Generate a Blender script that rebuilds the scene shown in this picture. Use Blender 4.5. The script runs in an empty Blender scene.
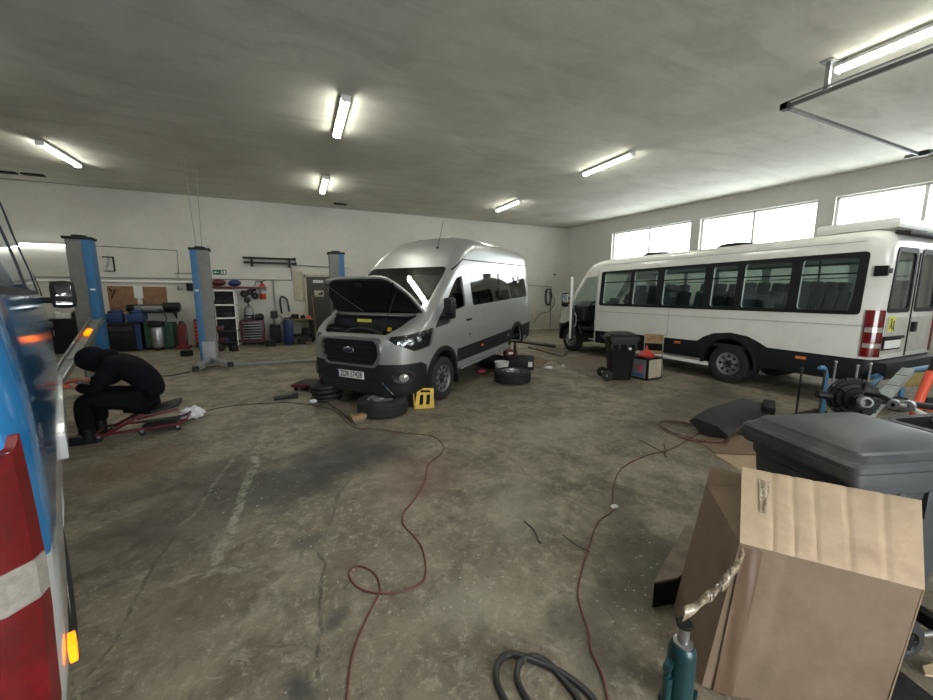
import bpy, bmesh, math, random
from mathutils.bvhtree import BVHTree
from mathutils import Vector, Matrix, Euler
random.seed(7)
PI = math.pi
R = math.radians
S = bpy.context.scene
COL = S.collection

# ------------------------------------------------------------------ camera, world, light, exposure
CAM_H = 1.66
FPX, PITCH, YAW = 376.6, R(8.41), R(24.12)
cd = bpy.data.cameras.new('camera'); cam = bpy.data.objects.new('camera', cd); COL.objects.link(cam)
cd.sensor_fit = 'HORIZONTAL'; cd.sensor_width = 36.0; cd.lens = 36.0 * FPX / 933.0
cd.clip_start = 0.02; cd.clip_end = 200
cam.location = (0, 0, CAM_H)
cam.rotation_euler = (PI / 2 - PITCH, 0, -YAW)
S.camera = cam
S.view_settings.view_transform = 'Standard'
S.view_settings.look = 'None'
S.view_settings.gamma = 1
S.view_settings.use_curve_mapping = False
S.view_settings.exposure = 1.55

w = bpy.data.worlds.new('world'); S.world = w; w.use_nodes = True
bgn = w.node_tree.nodes['Background']
bgn.inputs[0].default_value = (0.93, 0.97, 1.0, 1)
bgn.inputs[1].default_value = 4.6
TUBE_E = 23.0

# room dimensions
YB = 14.889          # back wall
ZC = 4.755           # ceiling
WX0, WK = 12.0, 0.1248   # right wall: X = WX0 + WK*(YB-Y)
XL, YF = -9.5, -5.0  # left wall, front wall (behind the camera)

def rwx(y): return WX0 + WK * (YB - y)

# pixel ray helpers, used only to read real positions off the survey of the place
def _ray(px, py):
    fw = Vector((math.sin(YAW) * math.cos(PITCH), math.cos(YAW) * math.cos(PITCH), -math.sin(PITCH)))
    r = Vector((math.cos(YAW), -math.sin(YAW), 0)); u = r.cross(fw)
    return r * ((px - 466.5) / FPX) - u * ((py - 350) / FPX) + fw
def fl(px, py, z=0.0):
    d = _ray(px, py); t = (z - CAM_H) / d.z
    return Vector((d.x * t, d.y * t, z))
def at(px, py, Y=YB):
    d = _ray(px, py); t = Y / d.y
    return Vector((d.x * t, Y, CAM_H + d.z * t))

def RP(px, py, dist):
    d = _ray(px, py); h = math.hypot(d.x, d.y); return Vector((0, 0, CAM_H)) + d * (dist / h)

# ------------------------------------------------------------------ materials
def mat(name, col, rough=0.5, metal=0.0, var=0.0, scale=6.0, bump=0.0, bscale=40.0, coat=0.0, col2=None, emit=None, es=0.0, spec=0.5, dirt=None, dscale=3.0, damt=0.5):
    m = bpy.data.materials.new(name); m.use_nodes = True
    nt = m.node_tree; N = nt.nodes; L = nt.links
    b = N['Principled BSDF']
    b.inputs['Base Color'].default_value = (*col, 1)
    b.inputs['Roughness'].default_value = rough
    b.inputs['Metallic'].default_value = metal
    b.inputs['Coat Weight'].default_value = coat
    b.inputs['Coat Roughness'].default_value = 0.08
    b.inputs['Specular IOR Level'].default_value = spec
    if var > 0 or dirt:
        tc = N.new('ShaderNodeTexCoord')
        nz = N.new('ShaderNodeTexNoise'); nz.inputs['Scale'].default_value = scale; nz.inputs['Detail'].default_value = 6
        nz.inputs['Roughness'].default_value = 0.65
        L.new(tc.outputs['Object'], nz.inputs['Vector'])
        c2 = col2 if col2 else tuple(c * (1 - var) for c in col)
        mx = N.new('ShaderNodeMix'); mx.data_type = 'RGBA'
        mr = N.new('ShaderNodeMapRange'); mr.inputs[1].default_value = 0.35; mr.inputs[2].default_value = 0.65
        L.new(nz.outputs['Fac'], mr.inputs[0]); L.new(mr.outputs[0], mx.inputs['Factor'])
        mx.inputs['A'].default_value = (*col, 1); mx.inputs['B'].default_value = (*c2, 1)
        out = mx.outputs['Result']
        if dirt:
            n2 = N.new('ShaderNodeTexNoise'); n2.inputs['Scale'].default_value = dscale; n2.inputs['Detail'].default_value = 8
            n2.inputs['Roughness'].default_value = 0.7
            L.new(tc.outputs['Object'], n2.inputs['Vector'])
            m2 = N.new('ShaderNodeMapRange'); m2.inputs[1].default_value = 0.5; m2.inputs[2].default_value = 0.72; m2.inputs[4].default_value = damt
            L.new(n2.outputs['Fac'], m2.inputs[0])
            x2 = N.new('ShaderNodeMix'); x2.data_type = 'RGBA'
            L.new(m2.outputs[0], x2.inputs['Factor']); L.new(out, x2.inputs['A']); x2.inputs['B'].default_value = (*dirt, 1)
            out = x2.outputs['Result']
        L.new(out, b.inputs['Base Color'])
    if bump > 0:
        tc = N.new('ShaderNodeTexCoord')
        nb = N.new('ShaderNodeTexNoise'); nb.inputs['Scale'].default_value = bscale; nb.inputs['Detail'].default_value = 5
        L.new(tc.outputs['Object'], nb.inputs['Vector'])
        bp = N.new('ShaderNodeBump'); bp.inputs['Strength'].default_value = bump; bp.inputs['Distance'].default_value = 0.01
        L.new(nb.outputs['Fac'], bp.inputs['Height']); L.new(bp.outputs[0], b.inputs['Normal'])
    if emit:
        b.inputs['Emission Color'].default_value = (*emit, 1); b.inputs['Emission Strength'].default_value = es
    return m

def glass_mat(name, tint, gloss=0.06, rough=0.02):
    m = bpy.data.materials.new(name); m.use_nodes = True
    nt = m.node_tree; N = nt.nodes; L = nt.links; N.clear()
    o = N.new('ShaderNodeOutputMaterial'); mx = N.new('ShaderNodeMixShader')
    t = N.new('ShaderNodeBsdfTransparent'); t.inputs[0].default_value = (*tint, 1)
    g = N.new('ShaderNodeBsdfGlossy'); g.inputs['Roughness'].default_value = rough; g.inputs[0].default_value = (1, 1, 1, 1)
    ge = N.new('ShaderNodeNewGeometry'); dt_ = N.new('ShaderNodeVectorMath'); dt_.operation = 'DOT_PRODUCT'
    L.new(ge.outputs['Normal'], dt_.inputs[0]); L.new(ge.outputs['Incoming'], dt_.inputs[1])
    def mth(op, a, b=None):
        q = N.new('ShaderNodeMath'); q.operation = op
        for i_, v_ in enumerate((a, b)):
            if v_ is None: continue
            if isinstance(v_, float): q.inputs[i_].default_value = v_
            else: L.new(v_, q.inputs[i_])
        return q.outputs[0]
    fr_ = mth('ADD', mth('MULTIPLY', mth('POWER', mth('SUBTRACT', 1.0, mth('ABSOLUTE', dt_.outputs['Value'])), 5.0), 0.95), 0.04)
    L.new(fr_, mx.inputs[0]); L.new(t.outputs[0], mx.inputs[1]); L.new(g.outputs[0], mx.inputs[2]); L.new(mx.outputs[0], o.inputs[0])
    return m

M = {}
def defmats():
    M['white'] = mat('white_paint', (0.62, 0.62, 0.58), 0.5)
    M['frame'] = mat('window_frame_paint', (0.72, 0.72, 0.68), 0.5)
    M['black'] = mat('black_plastic', (0.007, 0.0075, 0.008), 0.5, var=0.3, spec=0.25)
    M['blackm'] = mat('black_metal', (0.012, 0.012, 0.012), 0.5, 0.3, var=0.3, spec=0.3)
    M['grime'] = mat('grimy_dark_metal', (0.030, 0.028, 0.026), 0.55, 0.4, var=0.5, scale=20, bump=0.3)
    M['rubber'] = mat('tyre_rubber', (0.016, 0.0155, 0.015), 0.8, var=0.4, scale=12, bump=0.3, bscale=60)
    M['steel'] = mat('steel', (0.42, 0.43, 0.43), 0.38, 0.9, var=0.35, scale=14)
    M['greysteel'] = mat('grey_painted_steel', (0.25, 0.26, 0.26), 0.5, 0.3, var=0.25, scale=9, dirt=(0.09, 0.085, 0.07), dscale=4)
    M['grime2'] = mat('dull_galvanised_steel', (0.16, 0.16, 0.155), 0.5, 0.5, var=0.3)
    M['chrome'] = mat('chrome', (0.75, 0.76, 0.78), 0.12, 1.0)
    M['silver'] = mat('silver_paint', (0.36, 0.365, 0.35), 0.36, 0.5, coat=0.4, var=0.1, scale=2, dirt=(0.30, 0.29, 0.26), dscale=1.6, damt=0.3)
    M['clad'] = mat('grey_plastic_cladding', (0.013, 0.0135, 0.014), 0.5, var=0.2, dirt=(0.04, 0.037, 0.032), dscale=4, damt=0.3, spec=0.3)
    M['bus'] = mat('minibus_white_paint', (0.66, 0.66, 0.61), 0.35, coat=0.4, var=0.04, scale=2, dirt=(0.50, 0.48, 0.42), dscale=1.4, damt=0.5)
    M['skirt'] = mat('dark_grey_skirt', (0.010, 0.012, 0.015), 0.5, var=0.2, spec=0.3)
    M['blue'] = mat('van_blue_paint', (0.025, 0.21, 0.50), 0.16, 0.15, coat=1.0)
    M['vanwhite'] = mat('van_white_paint', (0.55, 0.57, 0.58), 0.25, coat=0.8, dirt=(0.38, 0.38, 0.37), var=0.05, dscale=3)
    M['liftblue'] = mat('lift_blue_paint', (0.015, 0.115, 0.26), 0.45, var=0.2, scale=5, dirt=(0.03, 0.06, 0.09), dscale=3)
    M['liftgrey'] = mat('lift_grey_paint', (0.15, 0.15, 0.135), 0.5, 0.2, var=0.2, scale=5, dirt=(0.08, 0.075, 0.06), dscale=3)
    M['glass_dark'] = glass_mat('dark_privacy_glass', (0.26, 0.27, 0.27))
    M['glass_clear'] = glass_mat('clear_glass', (0.74, 0.78, 0.77))
    M['glass_teal'] = glass_mat('green_tinted_glass', (0.86, 0.93, 0.915))
    M['glass_pane'] = glass_mat('window_pane', (0.93, 0.95, 0.95))
    M['lens'] = glass_mat('lamp_lens', (0.92, 0.94, 0.95))
    M['mirrordark'] = mat('dark_mirror', (0.16, 0.17, 0.18), 0.08, 1.0)
    M['redlens'] = mat('red_lens', (0.15, 0.003, 0.007), 0.15, coat=0.7, var=0.45, scale=9)
    M['clearlens'] = mat('clear_lens', (0.40, 0.38, 0.34), 0.15, 0.3, coat=1.0, var=0.3, scale=50)
    M['amber'] = mat('amber_lens_lit', (0.7, 0.2, 0.01), 0.2, emit=(1.0, 0.14, 0.0), es=1.3)
    M['amber_off'] = mat('amber_lens', (0.55, 0.16, 0.05), 0.25)
    M['seat'] = mat('dark_blue_seat_cloth', (0.035, 0.042, 0.055), 0.9, var=0.3, scale=30)
    M['trim'] = mat('dark_cab_trim', (0.014, 0.015, 0.018), 0.7, var=0.2)
    M['headliner'] = mat('grey_headliner', (0.35, 0.36, 0.34), 0.9)
    M['tube'] = mat('lit_tube', (1, 1, 1), 0.5, emit=(1.0, 1.0, 0.90), es=TUBE_E)
    M['carton'] = mat('brown_cardboard', (0.205, 0.148, 0.102), 0.9, var=0.14, scale=6, dirt=(0.135, 0.095, 0.062), dscale=2.6, damt=0.75, bump=0.5, bscale=9, spec=0.2)
    M['cartonpalelit'] = mat('pale_and_lit_cardboard', (0.44, 0.335, 0.225), 0.85, var=0.14, scale=8, dirt=(0.26, 0.185, 0.12), dscale=6, damt=0.6, bump=0.4, bscale=12, spec=0.2)  # own colour of the pale scraps; on the box flap, light painted in
    M['cartondark'] = mat('oily_cardboard', (0.19, 0.15, 0.11), 0.85, var=0.4, scale=9, dirt=(0.05, 0.04, 0.035), dscale=4, damt=0.8)
    M['tape'] = glass_mat('clear_tape', (0.86, 0.83, 0.76), rough=0.15)
    M['taped'] = mat('brown_packing_tape', (0.14, 0.085, 0.05), 0.35, coat=0.3, var=0.2)
    M['red'] = mat('red_paint', (0.13, 0.012, 0.014), 0.4, var=0.3, scale=8)
    M['redbright'] = mat('bright_red_plastic', (0.42, 0.025, 0.014), 0.35, var=0.15)
    M['darkred'] = mat('dark_red_paint', (0.085, 0.008, 0.012), 0.4, var=0.3, scale=10)
    M['bluep'] = mat('blue_plastic', (0.012, 0.032, 0.115), 0.4, var=0.3)
    M['bluelight'] = mat('light_blue_paint', (0.06, 0.17, 0.30), 0.45, var=0.3)
    M['green'] = mat('green_paint', (0.015, 0.065, 0.035), 0.5, var=0.4, scale=8)
    M['jackgreen'] = mat('jack_green_paint', (0.008, 0.048, 0.055), 0.35, 0.2, var=0.35, scale=10, coat=0.3)
    M['yellow'] = mat('yellow_paint', (0.62, 0.40, 0.02), 0.5, var=0.3, scale=20)
    M['wood'] = mat('worn_wood', (0.30, 0.19, 0.09), 0.7, var=0.45, scale=12)
    M['board'] = mat('brown_board', (0.24, 0.125, 0.06), 0.75, var=0.35, scale=7)
    M['paper'] = mat('paper', (0.6, 0.6, 0.58), 0.8)
    M['text'] = mat('text_black', (0.012, 0.012, 0.014), 0.6)
    M['cloth'] = mat('black_work_cloth', (0.0045, 0.005, 0.0075), 0.95, var=0.3, scale=25, bump=0.4, bscale=60, spec=0.12)
    M['skin'] = mat('skin', (0.42, 0.20, 0.13), 0.6)
    M['glove'] = mat('red_orange_glove', (0.50, 0.10, 0.055), 0.7, var=0.3, scale=40)
    M['rag'] = mat('white_rag', (0.62, 0.63, 0.64), 0.9, var=0.2, scale=20)
    M['cable'] = mat('red_cable', (0.105, 0.028, 0.022), 0.5)
    M['hose'] = mat('black_hose', (0.018, 0.018, 0.019), 0.4)
    M['conduit'] = mat('grey_conduit', (0.26, 0.26, 0.24), 0.5, 0.3)
    M['ochre'] = mat('ochre_plank', (0.27, 0.20, 0.06), 0.7, var=0.4)
    M['exitgreen'] = mat('exit_green', (0.005, 0.10, 0.05), 0.5)
    M['doorpaint'] = mat('door_dark_brown', (0.045, 0.038, 0.032), 0.5, var=0.2)
    M['beige'] = mat('beige_surround', (0.42, 0.38, 0.28), 0.8, var=0.2, scale=6)
    M['binplastic'] = mat('bin_grey_plastic', (0.042, 0.047, 0.052), 0.45, var=0.25, scale=5, dirt=(0.13, 0.12, 0.11), dscale=3, damt=0.55)
    M['orange'] = mat('orange_red_paint', (0.60, 0.07, 0.03), 0.35, coat=0.4)
    M['bucket'] = mat('white_bucket_plastic', (0.62, 0.62, 0.60), 0.5, dirt=(0.3, 0.28, 0.25), var=0.1, dscale=8)
    M['darkhole'] = mat('dark_void', (0.008, 0.008, 0.008), 0.9)
    M['pink'] = mat('pink_print', (0.55, 0.08, 0.16), 0.5)
    M['stickyellow'] = mat('sticker_yellow', (0.60, 0.58, 0.10), 0.5)
    M['grimewhite'] = mat('dirty_rear_paint', (0.44, 0.43, 0.38), 0.45, var=0.15, dirt=(0.26, 0.25, 0.20), dscale=3, damt=0.6)
defmats()

# ------------------------------------------------------------------ mesh helpers
def shade(me, ang=35):
    if len(me.polygons):
        me.polygons.foreach_set('use_smooth', [True] * len(me.polygons))
        me.set_sharp_from_angle(angle=R(ang))

class MB:
    def __init__(s): s.bm = bmesh.new(); s.mi = 0
    def _xf(s, vs, loc, rot):
        mt = Matrix.Translation(Vector(loc)) @ (Euler(rot).to_matrix().to_4x4() if not isinstance(rot, Matrix) else rot.to_4x4())
        bmesh.ops.transform(s.bm, matrix=mt, verts=vs)
    def box(s, loc, size, rot=(0, 0, 0), bev=0.0, taper=None):
        r = bmesh.ops.create_cube(s.bm, size=1.0); vs = r['verts']
        for v in vs:
            v.co = Vector((v.co.x * size[0], v.co.y * size[1], v.co.z * size[2]))
            if taper and v.co.z < 0: v.co.x *= taper; v.co.y *= taper
        if bev > 0:
            es = {e for v in vs for e in v.link_edges}
            rb = bmesh.ops.bevel(s.bm, geom=list(es), offset=min(bev, min(size) * 0.45), segments=2, profile=0.7, affect='EDGES')
            vs = list({v for f in rb['faces'] for v in f.verts} | {v for v in vs if v.is_valid})
            # include untouched faces' verts
            seen = set(vs); st = list(vs)
            while st:
                q = st.pop()
                for e in q.link_edges:
                    o = e.other_vert(q)
                    if o not in seen: seen.add(o); st.append(o)
            vs = list(seen)
        s._xf(vs, loc, rot); return s
    def rings(s, rings, cap=True, closed=True):
        vr = [[s.bm.verts.new(p) for p in r] for r in rings]
        n = len(vr[0])
        for a, b in zip(vr[:-1], vr[1:]):
            for i in range(n if closed else n - 1):
                j = (i + 1) % n
                try: s.bm.faces.new((a[i], a[j], b[j], b[i]))
                except ValueError: pass
        if cap and closed:
            for q in (list(reversed(vr[0])), vr[-1]):
                try: s.bm.faces.new(q)
                except ValueError: pass
        return s
    def cyl(s, p0, p1, r, r2=None, seg=16):
        p0, p1 = Vector(p0), Vector(p1); r2 = r if r2 is None else r2
        q = (p1 - p0).to_track_quat('Z', 'Y')
        rr = [[p + q @ Vector((rad * math.cos(2 * PI * i / seg), rad * math.sin(2 * PI * i / seg), 0)) for i in range(seg)] for p, rad in ((p0, r), (p1, r2))]
        return s.rings(rr)
    def tube(s, pts, r, seg=8):
        pts = [Vector(p) for p in pts]; rr = []; up = Vector((0, 0, 1))
        for i, p in enumerate(pts):
            t = (pts[min(i + 1, len(pts) - 1)] - pts[max(i - 1, 0)]).normalized()
            a = t.cross(up)
            if a.length < 0.1: a = t.cross(Vector((0, 1, 0)))
            a.normalize(); b = t.cross(a)
            rad = r(i / (len(pts) - 1)) if callable(r) else r
            rr.append([p + a * (rad * math.cos(2 * PI * k / seg)) + b * (rad * math.sin(2 * PI * k / seg)) for k in range(seg)])
        return s.rings(rr)
    def lathe(s, prof, origin=(0, 0, 0), axis='Z', seg=32, a0=0, a1=2 * PI):
        o = Vector(origin); full = abs(a1 - a0 - 2 * PI) < 1e-6; n = seg if full else seg + 1
        def P(r, h, a):
            c, d = r * math.cos(a), r * math.sin(a)
            return o + (Vector((c, d, h)) if axis == 'Z' else Vector((c, h, d)) if axis == 'Y' else Vector((h, c, d)))
        vr = [[s.bm.verts.new(P(r, h, a0 + (a1 - a0) * i / seg)) for i in range(n)] for r, h in prof]
        for a, b in zip(vr[:-1], vr[1:]):
            for i in range(n if full else n - 1):
                j = (i + 1) % n
                try: s.bm.faces.new((a[i], a[j], b[j], b[i]))
                except ValueError: pass
        bmesh.ops.remove_doubles(s.bm, verts=s.bm.verts, dist=1e-5)
        return s
    def prism(s, poly, a, b, axis='Y'):
        # poly: 2D points; extruded from a to b along axis
        def P(p, h):
            return {'Y': (p[0], h, p[1]), 'X': (h, p[0], p[1]), 'Z': (p[0], p[1], h)}[axis]
        return s.rings([[Vector(P(p, a)) for p in poly], [Vector(P(p, b)) for p in poly]])
    def sphere(s, c, r, seg=16, scale=(1, 1, 1)):
        q = bmesh.ops.create_uvsphere(s.bm, u_segments=seg, v_segments=max(6, seg // 2), radius=r)
        for v in q['verts']: v.co = Vector((v.co.x * scale[0], v.co.y * scale[1], v.co.z * scale[2])) + Vector(c)
        return s
    def mesh(s, name='m', ang=35, recalc=True):
        if recalc: bmesh.ops.recalc_face_normals(s.bm, faces=s.bm.faces)
        me = bpy.data.meshes.new(name); s.bm.to_mesh(me); s.bm.free(); shade(me, ang); return me
    def build(s, name, m, parent=None, ang=35, recalc=True):
        return put(name, s.mesh(name, ang, recalc), m, parent)

def put(name, me, m, parent=None):
    o = bpy.data.objects.new(name, me); COL.objects.link(o)
    if m is not None:
        me.materials.clear(); me.materials.append(m)
    if parent is not None: o.parent = parent
    return o
def tag(o, label=None, cat=None, group=None, kind=None):
    if label: o['label'] = label
    if cat: o['category'] = cat
    if group: o['group'] = group
    if kind: o['kind'] = kind
    return o
def thing(name, label, cat, loc=(0, 0, 0), rot=(0, 0, 0), group=None):
    o = bpy.data.objects.new(name, None); COL.objects.link(o)
    o.location = loc; o.rotation_euler = rot; o.empty_display_size = 0.1
    return tag(o, label, cat, group)
def copy_tree(o, parent=None):
    c = o.copy(); COL.objects.link(c); c.parent = parent
    for ch in list(o.children): copy_tree(ch, c)
    return c
def part(name, mb, m, parent, ang=35, label=None):
    o = mb.build(name, M[m] if isinstance(m, str) else m, parent, ang)
    if label: o['label'] = label
    return o
def structure(name, mb, m, parent=None):
    o = mb.build(name, M[m] if isinstance(m, str) else m, parent)
    if parent is None: o['kind'] = 'structure'
    return o

def bool_mesh(base, cuts, op='DIFFERENCE', ang=35):
    """base: mesh, cuts: list of meshes -> new mesh"""
    o = bpy.data.objects.new('tmp', base); COL.objects.link(o); tmps = []
    if op == 'INTERSECT' and len(cuts) > 1:
        bm = bmesh.new()
        for c in cuts: bm.from_mesh(c)
        mm = bpy.data.meshes.new('u'); bm.to_mesh(mm); bm.free(); cuts = [mm]
    for c in cuts:
        co = bpy.data.objects.new('tmpc', c); COL.objects.link(co); tmps.append(co)
        md = o.modifiers.new('b', 'BOOLEAN'); md.operation = op; md.object = co; md.solver = 'EXACT'
    dg = bpy.context.evaluated_depsgraph_get(); dg.update()
    me = bpy.data.meshes.new_from_object(o.evaluated_get(dg))
    for t in tmps + [o]: bpy.data.objects.remove(t)
    shade(me, ang)
    return me
def solid(me, t, offset):
    o = bpy.data.objects.new('tmp', me); COL.objects.link(o)
    md = o.modifiers.new('s', 'SOLIDIFY'); md.thickness = t; md.offset = offset; md.use_quality_normals = True
    dg = bpy.context.evaluated_depsgraph_get(); dg.update()
    r = bpy.data.meshes.new_from_object(o.evaluated_get(dg)); bpy.data.objects.remove(o); return r
def skin(verts, edges, radii, sub=2):
    me = bpy.data.meshes.new('sk'); me.from_pydata([Vector(v) for v in verts], edges, [])
    o = bpy.data.objects.new('tmp', me); COL.objects.link(o)
    md = o.modifiers.new('s', 'SKIN'); md.use_smooth_shade = True
    if not me.skin_vertices:
        pass
    lay = me.skin_vertices[0].data
    for i, r in enumerate(radii):
        lay[i].radius = (r, r) if not isinstance(r, tuple) else r
        lay[i].use_root = (i == 0)
    sd = o.modifiers.new('d', 'SUBSURF'); sd.levels = sub; sd.render_levels = sub
    dg = bpy.context.evaluated_depsgraph_get(); dg.update()
    r = bpy.data.meshes.new_from_object(o.evaluated_get(dg)); bpy.data.objects.remove(o)
    shade(r, 80); return r
def join_meshes(ms, ang=60):
    bm = bmesh.new()
    for m_ in ms: bm.from_mesh(m_)
    me = bpy.data.meshes.new('j'); bm.to_mesh(me); bm.free(); shade(me, ang); return me
def rpoly(pts, r, seg=4):
    """rounded polygon"""
    out = []; n = len(pts)
    for i in range(n):
        p0, p, p1 = (Vector(pts[k % n]) for k in (i - 1, i, i + 1))
        a = (p0 - p); b = (p1 - p); rr = min(r, a.length * 0.45, b.length * 0.45)
        A = p + a.normalized() * rr; B = p + b.normalized() * rr
        for k in range(seg + 1):
            t = k / seg
            out.append(tuple((1 - t) ** 2 * A + 2 * t * (1 - t) * p + t * t * B))
    return out
def text_obj(name, s, size, m, parent, loc, rot, ext=0.002, shear=0.0, align='CENTER', spacing=1.0, sx=1.0, off=0.0):
    cu = bpy.data.curves.new(name, 'FONT'); cu.body = s; cu.size = size; cu.extrude = ext; cu.shear = shear; cu.offset = off
    cu.align_x = align; cu.align_y = 'CENTER'; cu.space_character = spacing; cu.resolution_u = 3
    o = bpy.data.objects.new('tmp', cu); COL.objects.link(o)
    dg = bpy.context.evaluated_depsgraph_get(); dg.update()
    me = bpy.data.meshes.new_from_object(o.evaluated_get(dg)); bpy.data.objects.remove(o)
    q = put(name, me, m, parent); q.location = loc; q.rotation_euler = rot; q.scale = (sx, 1, 1)
    return q
def smooth_path(pts, n=8):
    pts = [Vector(p) for p in pts]; out = []
    for i in range(len(pts) - 1):
        p0 = pts[max(i - 1, 0)]; p1 = pts[i]; p2 = pts[i + 1]; p3 = pts[min(i + 2, len(pts) - 1)]
        for k in range(n):
            t = k / n
            out.append(0.5 * ((2 * p1) + (p2 - p0) * t + (2 * p0 - 5 * p1 + 4 * p2 - p3) * t * t + (3 * p1 - p0 - 3 * p2 + p3) * t ** 3))
    out.append(pts[-1]); return out

# ------------------------------------------------------------------ room shell
class NT:
    """small node-building helper"""
    def __init__(s, m):
        s.nt = m.node_tree; s.N = s.nt.nodes; s.L = s.nt.links; s.b = s.N['Principled BSDF']
        s.pos = s.N.new('ShaderNodeTexCoord').outputs['Object']
    def noise(s, scale, detail=6, rough=0.6, dist=0.0, vec=None):
        n = s.N.new('ShaderNodeTexNoise'); n.inputs['Scale'].default_value = scale; n.inputs['Detail'].default_value = detail
        n.inputs['Roughness'].default_value = rough; n.inputs['Distortion'].default_value = dist
        s.L.new(vec or s.pos, n.inputs['Vector']); return n.outputs['Fac']
    def ramp(s, x, a, b, lo=0.0, hi=1.0):
        n = s.N.new('ShaderNodeMapRange'); n.interpolation_type = 'SMOOTHSTEP'
        s._in(n.inputs[0], x)
        for i, v in zip((1, 2, 3, 4), (a, b, lo, hi)): n.inputs[i].default_value = v
        return n.outputs[0]
    def _in(s, sock, v):
        if isinstance(v, (int, float)): sock.default_value = v
        else: s.L.new(v, sock)
    def math(s, op, a, b=0.0):
        n = s.N.new('ShaderNodeMath'); n.operation = op; s._in(n.inputs[0], a); s._in(n.inputs[1], b); return n.outputs[0]
    def mix(s, f, a, b):
        n = s.N.new('ShaderNodeMix'); n.data_type = 'RGBA'; s._in(n.inputs['Factor'], f)
        for k, v in (('A', a), ('B', b)):
            if isinstance(v, tuple): n.inputs[k].default_value = (*v, 1)
            else: s.L.new(v, n.inputs[k])
        return n.outputs['Result']
    def xyz(s):
        n = s.N.new('ShaderNodeSeparateXYZ'); s.L.new(s.pos, n.inputs[0]); return n.outputs
    def spot(s, c, rx, ry, ang, nz, amt=0.5, soft=0.5):
        mp = s.N.new('ShaderNodeMapping'); mp.vector_type = 'TEXTURE'
        mp.inputs['Location'].default_value = (c[0], c[1], 0); mp.inputs['Rotation'].default_value = (0, 0, ang); mp.inputs['Scale'].default_value = (rx, ry, 1)
        s.L.new(s.pos, mp.inputs['Vector'])
        ln = s.N.new('ShaderNodeVectorMath'); ln.operation = 'LENGTH'; s.L.new(mp.outputs[0], ln.inputs[0])
        d = s.math('ADD', ln.outputs['Value'], s.math('MULTIPLY', s.math('SUBTRACT', nz, 0.5), 1.6))
        return s.ramp(d, 1.15, 1.0 - soft, 0.0, amt)
    def line(s, p, q, wd, nz, amp=0.06):
        p, q = Vector(p[:2]), Vector(q[:2]); d = (q - p); ln = d.length; ang = math.atan2(d.y, d.x)
        mp = s.N.new('ShaderNodeMapping'); mp.vector_type = 'TEXTURE'
        mp.inputs['Location'].default_value = (p.x, p.y, 0); mp.inputs['Rotation'].default_value = (0, 0, ang)
        s.L.new(s.pos, mp.inputs['Vector'])
        sp = s.N.new('ShaderNodeSeparateXYZ'); s.L.new(mp.outputs[0], sp.inputs[0])
        y = s.math('ABSOLUTE', s.math('ADD', sp.outputs[1], s.math('MULTIPLY', s.math('SUBTRACT', nz, 0.5), amp)))
        m = s.ramp(y, wd, wd * 0.4)
        return s.math('MULTIPLY', m, s.math('MULTIPLY', s.ramp(sp.outputs[0], 0, 0.1), s.ramp(sp.outputs[0], ln, ln - 0.1)))

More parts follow.
